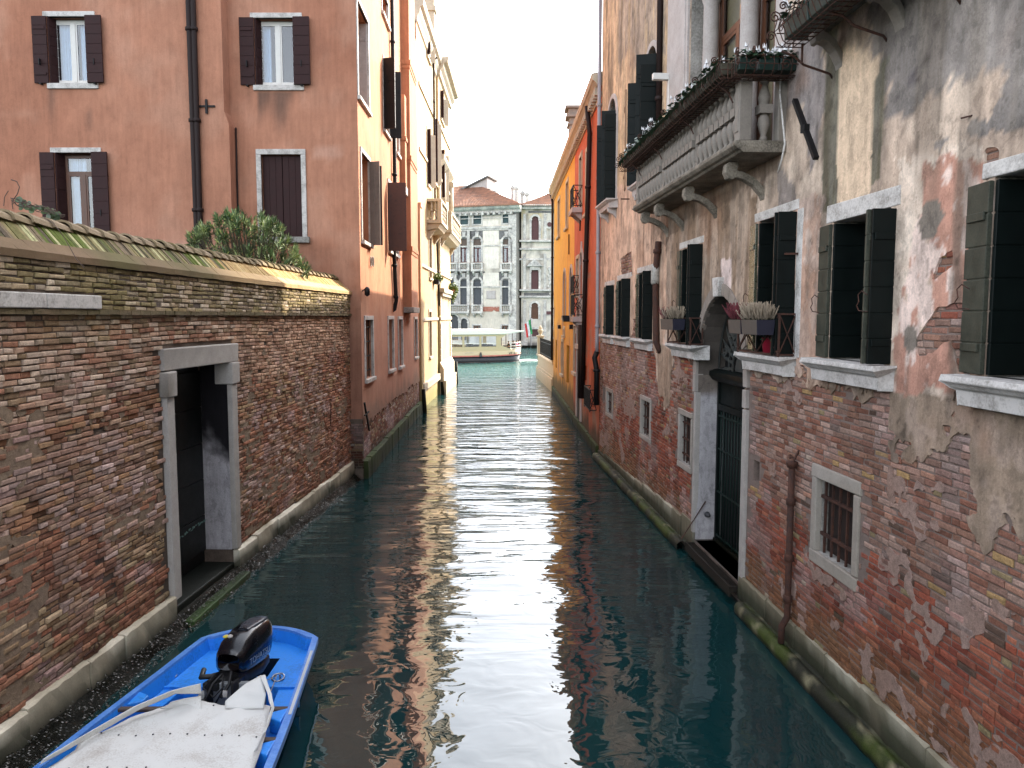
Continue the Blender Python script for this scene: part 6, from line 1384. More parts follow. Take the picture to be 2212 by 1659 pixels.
GRW = [fw_(FW, 970, 990, 680, 735, 'round'), fw_(FW, 995, 1010, 688, 735, 'round'), fw_(FW, 1022, 1038, 703, 718), fw_(FW, 1084, 1101, 703, 718)]
WZ = 20.2
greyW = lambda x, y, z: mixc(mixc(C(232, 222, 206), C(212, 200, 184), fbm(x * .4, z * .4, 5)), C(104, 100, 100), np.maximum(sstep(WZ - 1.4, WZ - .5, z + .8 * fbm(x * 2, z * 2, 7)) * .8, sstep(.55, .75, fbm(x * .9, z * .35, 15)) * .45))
m = MB(); m.grid(0, WE, -1, WZ, TOPW + UPW + LOW + GRW, .5, 0); m.quad((WE, 0, -1), (WE, 14, -1), (WE, 14, WZ), (WE, 0, WZ)); m.quad((0, 0, -1), (0, 14, -1), (0, 14, WZ), (0, 0, WZ))
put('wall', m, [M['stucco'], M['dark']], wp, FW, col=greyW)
M['teal_shutter'] = simple('teal_shutter', (.05, .085, .09), .7, .2); M['far_stone'] = simple('far_stone', (.72, .67, .60), .85, .3, 1, 6, .4, .02, c2=(.26, .24, .235)); M['far_dark'] = simple('sooty_stone', (.20, .19, .185), .9, .4, 1.5, 8, .4, .02, c2=(.07, .065, .065))
M['red_shutter'] = simple('maroon_shutter', (.12, .05, .05), .7, .2); M['grey_shutter'] = simple('slate_shutter', (.085, .09, .10), .7, .3)
def arch_trim(m, w, t, y, key=True):
    cx, r = (w['s0'] + w['s1']) / 2, (w['s1'] - w['s0']) / 2; zs = w['z1'] - r
    for k in range(10):
        t0, t1 = PI * k / 10, PI * (k + 1) / 10; m.prism([(cx - math.cos(q) * a, zs + math.sin(q) * a) for q, a in ((t0, r), (t1, r), (t1, r + t), (t0, r + t))], -y, .02, 'y')
    for s in (w['s0'] - t, w['s1']): m.box(s, s + t, -y, .02, w['z0'], zs - .12); m.box(s - .06, s + t + .06, -y - .08, .02, zs - .12, zs + .12)
    if key: m.prism([(cx - .16, w['z1'] - .05), (cx + .16, w['z1'] - .05), (cx + .28, w['z1'] + .75), (cx - .28, w['z1'] + .75)], -y - .15, 0, 'y')
def far_window(par, F, w, mat, split=True, label=None):
    y = .18; m = MB(); zs = w['z1'] - ((w['s1'] - w['s0']) / 2 if w.get('arch') else 0); cx = (w['s0'] + w['s1']) / 2
    m.box(w['s0'], w['s1'], y, y + .05, w['z0'], w['z1'])
    n = 4
    for i in range(n + 1): s = w['s0'] + (w['s1'] - w['s0']) * i / n; m.box(s - .03, s + .03, y - .03, y, w['z0'], zs)
    m.box(w['s0'], w['s1'], y - .03, y, zs - .05, zs + .05); m.box(w['s0'], w['s1'], y - .035, y, (w['z0'] + zs) / 2 - .04, (w['z0'] + zs) / 2 + .04)
    return put('window', m, M[mat], par, F)
for w in TOPW: o = far_window(wp, FW, w, 'teal_shutter'); q = MB(); q.box(w['s0'] - .22, w['s1'] + .22, -.06, .02, w['z1'], w['z1'] + .2); q.box(w['s0'] - .22, w['s1'] + .22, -.1, .02, w['z0'] - .2, w['z0']); q.box(w['s0'] - .22, w['s0'], -.055, .02, w['z0'], w['z1']); q.box(w['s1'], w['s1'] + .22, -.055, .02, w['z0'], w['z1']); put('surround', q, M['far_stone'], o, FW)
for i, w in enumerate(UPW):
    o = casement(wp, FW, w['s0'], w['s1'], w['z0'], w['z1'] - .5, .2, 'red_shutter', transom=(w['z1'] - w['z0']) * .28, fw=.09); q = MB(); arch_trim(q, w, .26, .12); put('arch_surround', q, M['far_stone'], o, FW)
    q = MB(); q.box(w['s0'], w['s1'], .12, .16, w['z1'] - 1.25, w['z1']); put('awning', q, simple('brown_blind', (.14, .10, .08), .9), o, FW)
    q = MB(); q.quad((w['s0'], .3, w['z0']), (w['s1'], .3, w['z0']), (w['s1'], .3, w['z1']), (w['s0'], .3, w['z1'])); put('curtain', q, simple('grey_curtain', (.34, .34, .36), .9), o, FW)
for w in LOW: o = far_window(wp, FW, w, 'grey_shutter'); q = MB(); arch_trim(q, w, .26, .12); put('arch_surround', q, M['far_stone'], o, FW)
for w in GRW[:2]: o = far_window(wp, FW, w, 'lead'); q = MB(); arch_trim(q, w, .22, .12, False); put('arch_surround', q, M['far_stone'], o, FW)
for w in GRW[2:]: o = casement(wp, FW, w['s0'], w['s1'], w['z0'], w['z1'], .15, 'wood', fw=.12); surround(o, FW, w['s0'], w['s1'], w['z0'], w['z1'], 0, .22, .08, mat='far_stone'); q = MB(); q.quad((w['s0'] + .5, .3, w['z0']), (w['s1'], .3, w['z0']), (w['s1'], .3, w['z1']), (w['s0'] + .5, .3, w['z1'])); put('curtain', q, M['cream_stone'], o, FW)
m = MB(); m.profx([(0, WZ - .9), (-.15, WZ - .85), (-.2, WZ - .55), (-.6, WZ - .3), (-.75, WZ - .1), (-.8, WZ + .1), (.5, WZ + .1)], -.5, WE + .7); put('cornice', m, M['far_stone'], wp, FW)
m = MB(); x = .3
while x < WE: m.box(x, x + .3, -.55, 0, WZ - 1.15, WZ - .75); x += .85
m.box(0, WE, -.08, .02, WZ - 1.6, WZ - 1.5); put('cornice_brackets', m, M['far_stone'], wp, FW)
m = MB(); m.box(0, WE, -.03, .02, WZ - 1.15, WZ - .85); 
for c, r in ((UPW, 1.0), (LOW, 1.0)):
    for w in c: m.box(w['s0'] - .55, w['s1'] + .55, -.03, .02, w['z1'] - .3, w['z1'] + .95)
put('sooty_frieze', m, M['far_dark'], wp, FW)
m = MB(); zc = fp(1050, 494)[1]; zc2 = fp(1050, 585)[1]; zc3 = fp(1050, 620)[1]; zc4 = fp(1050, 531)[1]
for z in (zc, ): m.box(0, WE - .6, -.22, .02, z, z + .3); m.box(0, WE - .6, -.12, .02, z - .25, z - .01)
m.box(0, WE, -.1, .02, zc3 - .1, zc3 + .1); m.box(0, WE, -.1, .02, zc4 - .1, zc4 + .08); m.box(WE - 1.15, WE, -.12, .02, 0, WZ - 1.2)
a0, a1 = fp(1043.5, 600)[0], fp(1078, 600)[0]
for w in UPW[1:3] + LOW[1:3]: s = w['s0'] - .95; m.box(s, s + .42, -.16, .02, w['z0'], w['z1'] + .9)
put('string_course', m, M['far_stone'], wp, FW)
m = MB(); m.box(a0, a1, -.045, .02, zc + .35, WZ - 1.9); m.box(a0, a1, -.045, .02, zc4 + .12, zc - .3); m.box(a0, a1, -.045, .02, zc2 + .3, zc4 - .15); m.box(a0, a1, -.045, .02, zc3 + .15, zc2 - .3); put('wall_panel', m, M['stucco'], wp, FW, col=lambda x, y, z: mixc(C(240, 230, 216), C(228, 216, 202), fbm(x, z, 3)))
m = MB(); p0, p1 = fp(1051, 646), fp(1071, 628); m.box(p0[0], p1[0], -.1, 0, p0[1], p1[1]); put('plaque', m, M['pale_stone'], wp, FW, bevel=.04)
m = MB(); p0, p1 = fp(1043, 673), fp(1079, 663); contour_sheet(m, lambda x, z: np.where(fbm(x * 1.6, z * 2.4, 3) > .36, 1.0, -1.0) * 1.0 + 1e-3, p0[0], p1[0], p0[1], p1[1], .1, -.06, .02); put('bare_brick', m, M['brick'], wp, FW, col=lambda x, y, z: mixc(C(168, 96, 76), C(190, 140, 124), fbm(x * 4, z * 6, 5)))
def far_balustrade(F, par, X0, X1, Yt, Yb, pr=.5):
    a, b = F.px(X0, 600, -pr)[0], F.px(X1, 600, -pr)[0]; zt, z0 = F.px((X0 + X1) / 2, Yt, -pr)[1], F.px((X0 + X1) / 2, Yb, -pr)[1]
    m = MB(); m.box(a, b, -pr - .08, 0, zt - .16, zt); m.box(a, b, -pr - .1, 0, z0 - .2, z0 + .1)
    for s in (a, b - .3): m.box(s, s + .3, -pr - .05, -pr + .25, z0 + .1, zt - .16)
    for s in (a + .2, b - .4): m.profx([(0, z0 - .8), (0, z0 - .2), (-pr, z0 - .2), (-pr, z0 - .4)], s, s + .25)
    o = put('balustrade', m, M['far_stone'], par, F); n = int((b - a - .7) / .27); me = shared(('fbal', round(zt - z0, 1)), lambda: baluster_mb(zt - z0 - .26, .10, 6), 'far_stone')
    for i in range(n): put('baluster', me, None, o, F, (a + .35 + (b - a - .7) * (i + .5) / n, -pr + .08, z0 + .1))
for X0, X1 in ((966, 989), (990.5, 1014), (1017.5, 1043), (1080, 1106)): far_balustrade(FW, wp, X0, X1, 568, 583)
for X0, X1 in ((966, 1013), (1018, 1042), (1080, 1105)): far_balustrade(FW, wp, X0, X1, 658, 674)
# roof, dormer, terrace rail, chimneys
def tiles(m, A, B, C_, D, n, k=6):
    """pantile slope between eave A-B and ridge D-C"""
    A, B, C_, D = map(Vector, (A, B, C_, D)); nrm = (B - A).cross(D - A).normalized()
    if nrm.z < 0: nrm = -nrm
    prev = None
    for i in range(n * 2 + 1):
        t = i / (n * 2); lo = A.lerp(B, t); hi = D.lerp(C_, t); off = nrm * (.09 if i % 2 else 0); b = len(m.v)
        for j in range(k + 1): m.v.append(tuple(lo.lerp(hi, j / k) + off + nrm * (.02 if j % 2 else 0)))
        if prev is not None:
            for j in range(k): m.f.append((prev + j, b + j, b + j + 1, prev + j + 1)); m.m.append(0); m.sm.append(False)
        prev = b
m = MB(); zr = 24.6; ez = WZ + .15
tiles(m, (WE - 17, -.9, ez), (WE + .8, -.9, ez), (WE - 8.3, 7, zr), (WE - 13, 7, zr), 70, 14); tiles(m, (WE + .8, -.9, ez), (WE + .8, 14, ez), (WE - 8.3, 7, zr), (WE - 8.3, 7, zr), 40); tiles(m, (WE - 17.5, 14, ez), (WE - 17, -.9, ez), (WE - 13, 7, zr), (WE - 13, 7, zr), 30)
m.quad((WE - 17.5, 14, ez), (WE + .8, 14, ez), (WE - 8.3, 7, zr), (WE - 13, 7, zr)); m.box(WE - 17, WE + .9, -1.0, -.85, ez - .14, ez)
put('roof', m, M['terracotta'], wp, FW)
d0, d1 = fp(1008, 400, 7)[0], fp(1057, 400, 7)[0]; zt = fp(1056, 387, 7)[1]; zb_ = fp(1012, 412, 7)[1]
m = MB(); m.prism([(d0, zb_ - 1), (d1, zb_ - 2.5), (d1, zt), (d0, zb_ + .1)], 6, 10, 'y'); dm = put('dormer', m, M['pale_stone'], wp, FW)
m = MB(); m.prism([(d0 - 1, zb_ - .3), (d1 + .3, zt + .15), (d1 + .3, zt + .4), (d0 - 1, zb_ - .05)], 5.6, 10.3, 'y'); m.box(d1 - .8, d1 + .5, 5.7, 10, zb_ - 2.5, zt - 1.6); put('dormer_roof', m, M['far_dark'], dm, FW)
m = MB(); r0, r1 = fp(1054, 420, 5)[0], fp(1104, 420, 5)[0]; zt, zb_ = fp(1080, 412, 5)[1], fp(1080, 430, 5)[1]; m.box(r0, r1, 5, 5.08, zt - .08, zt); m.box(r0, r1, 5, 5.08, zb_, zb_ + .08)
n = 9
for i in range(n + 1): s = r0 + (r1 - r0) * i / n; m.box(s - .03, s + .03, 5, 5.06, zb_ - 1.6, zt)
for i in range(4): a = r0 + (r1 - r0) * i / 4; b = r0 + (r1 - r0) * (i + 1) / 4; m.bar((a, 5, zb_ if i % 2 else zt), (b, 5, zt if i % 2 else zb_), .05)
m.box(r0, r1, 5.1, 9, zb_ - .5, zb_ - .3)
put('terrace_rail', m, M['lead'], wp, FW)
def far_chimney(par, F, X0, X1, Yt, Yb, y, w=.6):
    a, b = F.px(X0, 420, y)[0], F.px(X1, 420, y)[0]; zt, z0 = F.px(X0, Yt, y)[1], F.px(X0, Yb, y)[1]
    m = MB(); m.box(a, b, y, y + w, z0 - .5, zt - .5); m.box(a - .12, b + .12, y - .12, y + w + .12, zt - .5, zt - .35); m.prism([(a - .15, zt - .35), (b + .15, zt - .35), ((a + b) / 2, zt)], y - .1, y + w + .1, 'y'); put('chimney', m, M['far_stone'], par, F)
far_chimney(wp, FW, 1103.5, 1109.5, 400, 438, 4); far_chimney(wp, FW, 1111, 1118.5, 401, 440, 3)
FE = Fr((1.35, 112.2), (30, 112.2)); ep = lambda X, Y, y=0.0: FE.px(X, Y, y)
EPal = root('carved_palazzo', 'narrow carved marble palazzo with maroon arched shutters across the wide canal', 'building', FE)
EW = [fw_(FE, 1148, 1163.5, 467, 520, 'round'), fw_(FE, 1147.5, 1163.5, 577, 627, 'round'), fw_(FE, 1147.5, 1163, 654, 689, 'round'), fw_(FE, 1147.5, 1164, 711, 727)]; EWZ = ep(1150, 452)[1]
EWr = [fw_(FE, 1210, 1226, 467, 520, 'round'), fw_(FE, 1210, 1226, 577, 627, 'round')]
m = MB(); m.grid(0, 28, -1, EWZ, EW + EWr, .4, 0); m.quad((0, 0, -1), (0, 14, -1), (0, 14, EWZ), (0, 0, EWZ)); m.quad((28, 0, -1), (28, 14, -1), (28, 14, EWZ), (28, 0, EWZ))
def colE(x, y, z):
    c = mixc(C(228, 218, 202), C(208, 198, 186), fbm(x * .5, z * .5, 9)); c = mixc(c, C(206, 186, 140), sstep(.5, .65, fbm(x * .8, z * .6, 3)) * (z > 15.5) * .7); return mixc(c, C(96, 92, 90), np.maximum(sstep(.55, .7, fbm(x * 1.5, z * .6, 13)) * .6, sstep(1.2, .4, z)))
put('wall', m, [M['stucco'], M['dark']], EPal, FE, col=colE)
for i, w in enumerate(EW + EWr):
    o = far_window(EPal, FE, w, 'red_shutter' if i != 2 else 'wood'); q = MB()
    if w.get('arch'): arch_trim(q, w, .3, .16, False); 
    else: q.box(w['s0'] - .3, w['s1'] + .3, -.1, 0, w['z1'], w['z1'] + .3); q.box(w['s0'] - .3, w['s1'] + .3, -.1, 0, w['z0'] - .3, w['z0']); q.box(w['s0'] - .3, w['s0'], -.095, 0, w['z0'] - .01, w['z1'] + .01); q.box(w['s1'], w['s1'] + .3, -.095, 0, w['z0'] - .01, w['z1'] + .01)
    put('surround', q, M['far_stone'], o, FE)
    if i == 1:
        q = MB(); p0, p1, ap = ep(1137, 576), ep(1172, 576), ep(1154, 559); q.prism([(p0[0], p0[1]), (p1[0], p1[1]), (ap[0], ap[1])], -.55, 0, 'y'); q.box(p0[0] + .5, p1[0] - .5, -.3, 0, p0[1] - .5, p0[1]); put('pediment', q, M['far_stone'], o, FE, bevel=.05)
m = MB()
for (Y0, pr) in ((447, .7), (452, .4), (523, .4), (540, .25), (629, .45), (643, .35), (562, .05)): z = ep(1150, Y0)[1]; m.box(-.3, 28, -pr, .02, z, z + .28)
for X in (1130, 1174): a = ep(X, 600)[0]; [m.box(a, a + .42, -.16, 0, ep(X, yb_)[1], ep(X, yt_)[1]) for yt_, yb_ in ((462, 520), (548, 626), (648, 740))]
m.box(-.1, .9, -.14, 0, -1, 1)
put('string_course', m, M['far_stone'], EPal, FE, bevel=.03)
m = MB(); m.box(.4, 28, -.04, .0, ep(1150, 642)[1], ep(1150, 632)[1]); m.box(1, 28, -.03, 0, ep(1150, 460)[1], ep(1150, 455)[1]); put('dark_panel', m, M['far_dark'], EPal, FE)
m = MB(); a = ep(1187, 485); m.prism([(a[0] + 1.05 * .62 * math.cos(t), a[1] + .62 * math.sin(t)) for t in [2 * PI * k / 16 for k in range(16)]], -.08, 0, 'y'); a = ep(1187, 676); m.box(a[0] - .65, a[0] + .65, -.08, 0, a[1] - .35, a[1] + .35); rd = put('roundel', m, M['far_stone'], EPal, FE)
m = MB(); a = ep(1187, 485); m.prism([(a[0] + .34 * math.cos(t), a[1] + .34 * math.sin(t)) for t in [2 * PI * k / 14 for k in range(14)]], -.12, 0, 'y'); a = ep(1187, 676); m.box(a[0] - .5, a[0] + .5, -.12, 0, a[1] - .24, a[1] + .24); put('porphyry_inset', m, M['red_shutter'], rd, FE)
m = MB(); a = ep(1187, 610)
for k in range(9): m.sphere((a[0] + .15 * math.sin(k * 2.1), 0, a[1] + 1.9 - k * .5), .22 + .1 * (k in (0, 1, 4)), 6, 4, (1, .5, 1.2))
put('carved_relief', m, M['far_stone'], EPal, FE)
m = MB(); tiles(m, (-.5, -.8, EWZ + .4), (28, -.8, EWZ + .4), (24, 7, EWZ + 5.0), (9, 7, EWZ + 5.0), 90, 12); tiles(m, (-.5, 14, EWZ + .4), (-.5, -.8, EWZ + .4), (9, 7, EWZ + 5), (9, 7, EWZ + 5), 30); m.quad((-.5, 14, EWZ + .4), (28, 14, EWZ + .4), (24, 7, EWZ + 5), (9, 7, EWZ + 5)); put('roof', m, M['terracotta'], EPal, FE)
far_chimney(EPal, FE, 1124, 1132, 411, 450, 1.2); far_chimney(EPal, FE, 1134, 1142, 414, 450, .8)
m = MB(); a, b = ep(1181, 420, 3)[0], ep(1225, 420, 3)[0]; z0, zt = ep(1180, 432, 3)[1], ep(1180, 399, 3)[1]; m.box(a, b, 3, 8, z0 - 2, z0 + .9); rt = put('roof_terrace', m, M['lead'], EPal, FE)
m = MB(); a -= 1
for k in range(12): s = a + (b - a) * k / 11; m.box(s - .03, s + .03, 2.9, 2.95, z0 + .8, zt)
m.box(a, b, 2.9, 2.96, zt - .1, zt); m.box(a, b, 2.9, 2.96, z0 + .85, z0 + .95)
for k in range(5): m.bar((a + (b - a) * k / 5, 2.92, z0 + .9 if k % 2 else zt), (a + (b - a) * (k + 1) / 5, 2.92, zt if k % 2 else z0 + .9), .06)
for X, Y in ((1165, 393), (1170, 384), (1175, 375)): s = ep(X, 400, 3)[0]; m.box(s - .025, s + .025, 2.9, 2.95, z0, ep(X, Y, 3)[1])
put('terrace_rail', m, M['rust'], rt, FE)
gp = root('alley_building', 'dark narrow building face seen in the gap between the two far palazzi', 'building', WORLDF, (1, 122, 0))
m = MB(); m.box(-4, 6, 0, 6, -1, 14.2); put('wall', m, simple('dark_alley_wall', (.035, .037, .045), .9, .5, .6, 4), gp)
m = MB(); m.box(-1.2, .8, -.2, -.01, 1, 9); put('annex', m, simple('dull_orange_annex', (.16, .07, .03), .9), gp)
qy = root('far_quay', 'low dark weedy quay edge at the foot of the far palazzi', 'quay', WORLDF, (0, 110.5, 0))
m = MB(); m.box(-25, 30, 0, 1.2, -2, .35, .05); put('edge', m, M['algae'], qy)
for i, (X, h) in enumerate(((1147, 4.3), (1190, 3.4))):
    gx, gy = ground(X, 752); m = MB(); m.tube([(0, 0, -1), (.05, 0, h)], .13, 8); tag(put('mooring_pole', m, M['pale_stone'], None, WORLDF, (gx, gy, 0)), ('thin grey mooring pole standing by the small green white red flag', 'thin grey mooring pole right of the one with the flag, near the garden pillar')[i], 'mooring pole', 'grey poles before the far palazzi')
fg = root('flag', 'small green white red flag hanging limp on a staff before the far palazzi', 'flag', WORLDF, (ground(1143, 752)[0], 109, 0)); gx = ground(1143, 752)[0]
m = MB(); m.tube([(gx + .2, 109, 0), (gx + .2, 109, 4.4)], .03, 5); put('staff', m, M['lead'], fg, WORLDF)
for i, c in enumerate(((.03, .30, .10), (.7, .7, .7), (.55, .04, .04))):
    m = MB()
    for k in range(6): z = 4.1 - k * .33; o_ = .1 * math.sin(k * 1.3); z1_ = z - .33; o2 = .1 * math.sin((k + 1) * 1.3); x0 = gx + .15 - i * .28 + (k * .05); m._a([(x0, 109 + o_, z - i * .25), (x0 - .28, 109 - o_, z - i * .25 - .1), (x0 - .24, 109 - o2, z1_ - i * .25 - .1), (x0 + .04, 109 + o2, z1_ - i * .25)], [(0, 1, 2, 3)])
    put('stripe', m, simple('flag_cloth', c, .8, .1, bump=0), fg, WORLDF)
# ------------------------------------------------------------------ water bus
_a, _b = Vector((*ground(983, 785), 0)), Vector((*ground(1121, 781.7), 0)); _d = (_b - _a).normalized()
VF = Fr(tuple((_b - _d * 20)[:2]), tuple(_b[:2])); vp = lambda X, Y, y=0.0: VF.px(965.5 + .08929 * X, 685.75 + .08929 * Y, y)
vb = root('water_bus', 'cream and black water bus with big windows and open stern deck at the canal mouth', 'boat', VF)
VL = vp(1885, 900)[0]; BW = 4.0; M['vcream'] = simple('cream_hull_paint', (.50, .41, .25), .45, .06, bump=0); M['vblack'] = simple('black_hull_paint', (.012, .013, .018), .3, .3, bump=0); M['vred'] = simple('red_bottom_paint', (.11, .045, .035), .6, .2, bump=0)
M['vwhite'] = simple('white_roof_paint', (.78, .75, .68), .5, .05, bump=0)
def hullw(x):
    t = max(0, (x - (VL - 1.6)) / 1.75); return BW / 2 * math.sqrt(max(.02, 1 - min(1, t) ** 2.4))
def hull(zs, mats, name, inset=0.0, parent=vb):
    m = MB(); prev = None; xs = [-6 + (VL + 6) * i / 50 for i in range(46)] + [VL - 1.6 + 1.75 * i / 12 for i in range(13)]; xs = sorted(x for x in xs)
    for x in xs:
        ring = []
        for sg in (-1, 1):
            for (z, k) in (zs if sg < 0 else zs[::-1]): ring.append((x + (k - 1) * .9 * (x > VL - 2), BW / 2 + sg * (hullw(x) * k - inset), z + (.16 * max(0, (x - VL + 4) / 4) ** 2 if z > .3 else 0)))
        b = len(m.v); m.v.extend(ring); n = len(ring)
        if prev is not None:
            for q in range(n - 1): m.f.append((prev + q, b + q, b + q + 1, prev + q + 1)); m.m.append(0); m.sm.append(True)
        prev = b
    m.f.append(tuple(range(prev, prev + len(ring)))); m.m.append(0); m.sm.append(False)
    return put(name, m, mats, parent, VF)
hull([(-.5, .7), (0.0, .88), (.06, .93)], M['vred'], 'hull_bottom'); hull([(.06, .93), (.62, .995)], M['vblack'], 'hull')
hull([(.62, 1.0), (1.12, 1.0)], M['vcream'], 'bulwark'); hull([(.60, 1.03), (.72, 1.03)], simple('worn_red_strake', (.40, .12, .09), .6, .3, bump=0), 'rubbing_strake')
cx0, cx1 = -5.5, vp(1290, 600)[0]; zwb, zwt = vp(800, 708)[1], vp(800, 460)[1]; zr = vp(800, 415)[1]
m = MB(); wins = []
x1_ = vp(1197, 600)[0]; wl_ = vp(1197, 600)[0] - vp(838, 600)[0]; pit = vp(838, 600)[0] - vp(425, 600)[0]
for i in range(6):
    a = x1_ - wl_ - pit * i
    if a > cx0 + .3: wins.append((a, a + wl_))
hs = [dict(s0=a, s1=b, z0=zwb, z1=zwt, d=.08, back=False, rm=0) for a, b in wins]
for y in (.04, BW - .04): m.grid(cx0, cx1, 1.1, zr + .02, hs if y < 1 else [dict(h, d=-.08) for h in hs], 2.0, y)
m.quad((cx0, .04, 1.1), (cx0, BW - .04, 1.1), (cx0, BW - .04, zr), (cx0, .04, zr)); m.prism([(cx1, 1.1), (cx1 + 1.15, 1.1), (cx1 + 1.15, 1.3), (cx1 + .1, zwb + .1), (cx1 + .1, zwt - .2), (cx1 + .7, zr), (cx1, zr)], .03, .1, 'y')
cb = put('cabin', m, M['vcream'], vb, VF)
m = MB(); m.box(cx0, cx1, .5, BW - .5, .75, .8); m.box(cx1, VL - .3, .3, BW - .3, .7, .75); put('deck', m, M['lead'], vb, VF)
for a, b in wins:
    f = MB(); f.box(a, b, .02, .07, (zwb * .68 + zwt * .32) - .03, (zwb * .68 + zwt * .32) + .03); w = put('window', f, M['vwhite'], vb, VF); g = MB(); g.quad((a, .09, zwb), (b, .09, zwb), (b, .09, zwt), (a, .09, zwt)); put('pane', g, M['glass'], w, VF)
m = MB()
for i in range(7): x = cx1 - 1 - i * 1.5; m.box(x, x + .5, .7, 1.6, .8, 1.75); m.box(x, x + .5, 2.4, 3.3, .8, 1.75)
put('seat', m, simple('dark_seat', (.03, .035, .05), .7, .2, bump=0), vb, VF)
m = MB(); xe = vp(1870, 360)[0]; m.prism([(cx0 - .3, zr), (cx1, zr), (cx1 + .4, zr - .0), (xe, zr + .27), (xe, zr + .36), (cx1, zr + .50), (cx0 - .3, zr + .52)], -.08, BW + .08, 'y'); put('roof', m, M['vwhite'], vb, VF, bevel=.05)
m = MB(); m.box(cx1 + .15, cx1 + .2, .1, .25, .8, zr + .1); m.box(cx1 + .62, cx1 + .68, .1, .16, 1.2, zr + .1); m.box(cx1 + .18, cx1 + .65, .1, .14, 1.45, 1.52); m.box(xe - .9, xe - .85, 1, 1.05, 1, zr + .2); put('door_frame', m, M['wood'], vb, VF)
m = MB()
for z in (1.34, 1.6, 1.86):
    pts = [(x, BW / 2 - hullw(x) + .06, z + (.1 if z > 1.8 else .05) * max(0, (x - VL + 2) / 2)) for x in [cx1 + 1.1 + (VL + .1 - cx1 - 1.1) * k / 14 for k in range(15)]]; m.tube(pts, .03, 5); m.tube([(x, BW - y, zz) for x, y, zz in pts], .03, 5); m.tube([(pts[-1][0], pts[-1][1], pts[-1][2]), (pts[-1][0], BW - pts[-1][1], pts[-1][2])], .03, 5)
for k in (0, .4, .75, 1): x = cx1 + 1.15 + (VL - cx1 - 1.1) * k; y = BW / 2 - hullw(min(x, VL)) + .06; m.tube([(x, y, 1.1), (x, y, 1.94)], .03, 5); m.tube([(x, BW - y, 1.1), (x, BW - y, 1.94)], .03, 5)
put('stern_rail', m, M['vwhite'], vb, VF)
m = MB(); x = vp(812, 900)[0]
for q in (x, x - 8.1): m.prism([(q - .14, .6), (q + .14, .6), (q + .06, 1.02), (q - .06, 1.02)], -.12, .02, 'y')
put('fender_block', m, M['lead'], vb, VF); m = MB(); p, q = vp(440, 865), vp(640, 845); m.box(p[0], q[0], -.012, .03, p[1], q[1]); put('vent_grille', m, M['cream_stone'], vb, VF)
def text_mesh(name, txt, size, mat, parent, Mx, ext=.002, sx=1.0):
    cu = bpy.data.curves.new(name, 'FONT'); cu.body = txt; cu.size = size; cu.extrude = ext; ob = bpy.data.objects.new(name + '_c', cu); S.collection.objects.link(ob)
    dg = bpy.context.evaluated_depsgraph_get(); me = bpy.data.meshes.new_from_object(ob.evaluated_get(dg)); bpy.data.objects.remove(ob); bpy.data.curves.remove(cu)
    me.materials.clear(); me.materials.append(mat); o = bpy.data.objects.new(name, me); S.collection.objects.link(o); o.parent = parent; Mx = Mx @ Matrix.Diagonal((sx, 1, 1, 1)); o.matrix_basis = WM[parent.name].inverted() @ Mx; WM[o.name] = Mx; return o
p, q = vp(1490, 897), vp(1782, 835)
t = text_mesh('registration_number', 'VE 8152', .40, M['vblack'], vb, VF.M @ Matrix.Translation((p[0], -.02, p[1] - .0)) @ Matrix.Rotation(.035, 4, 'Y') @ Matrix.Rotation(PI / 2, 4, 'X'))
bpy.context.view_layer.update(); wdt = max(v.co.x for v in t.data.vertices)
for v in t.data.vertices: v.co.x *= (q[0] - p[0]) / wdt
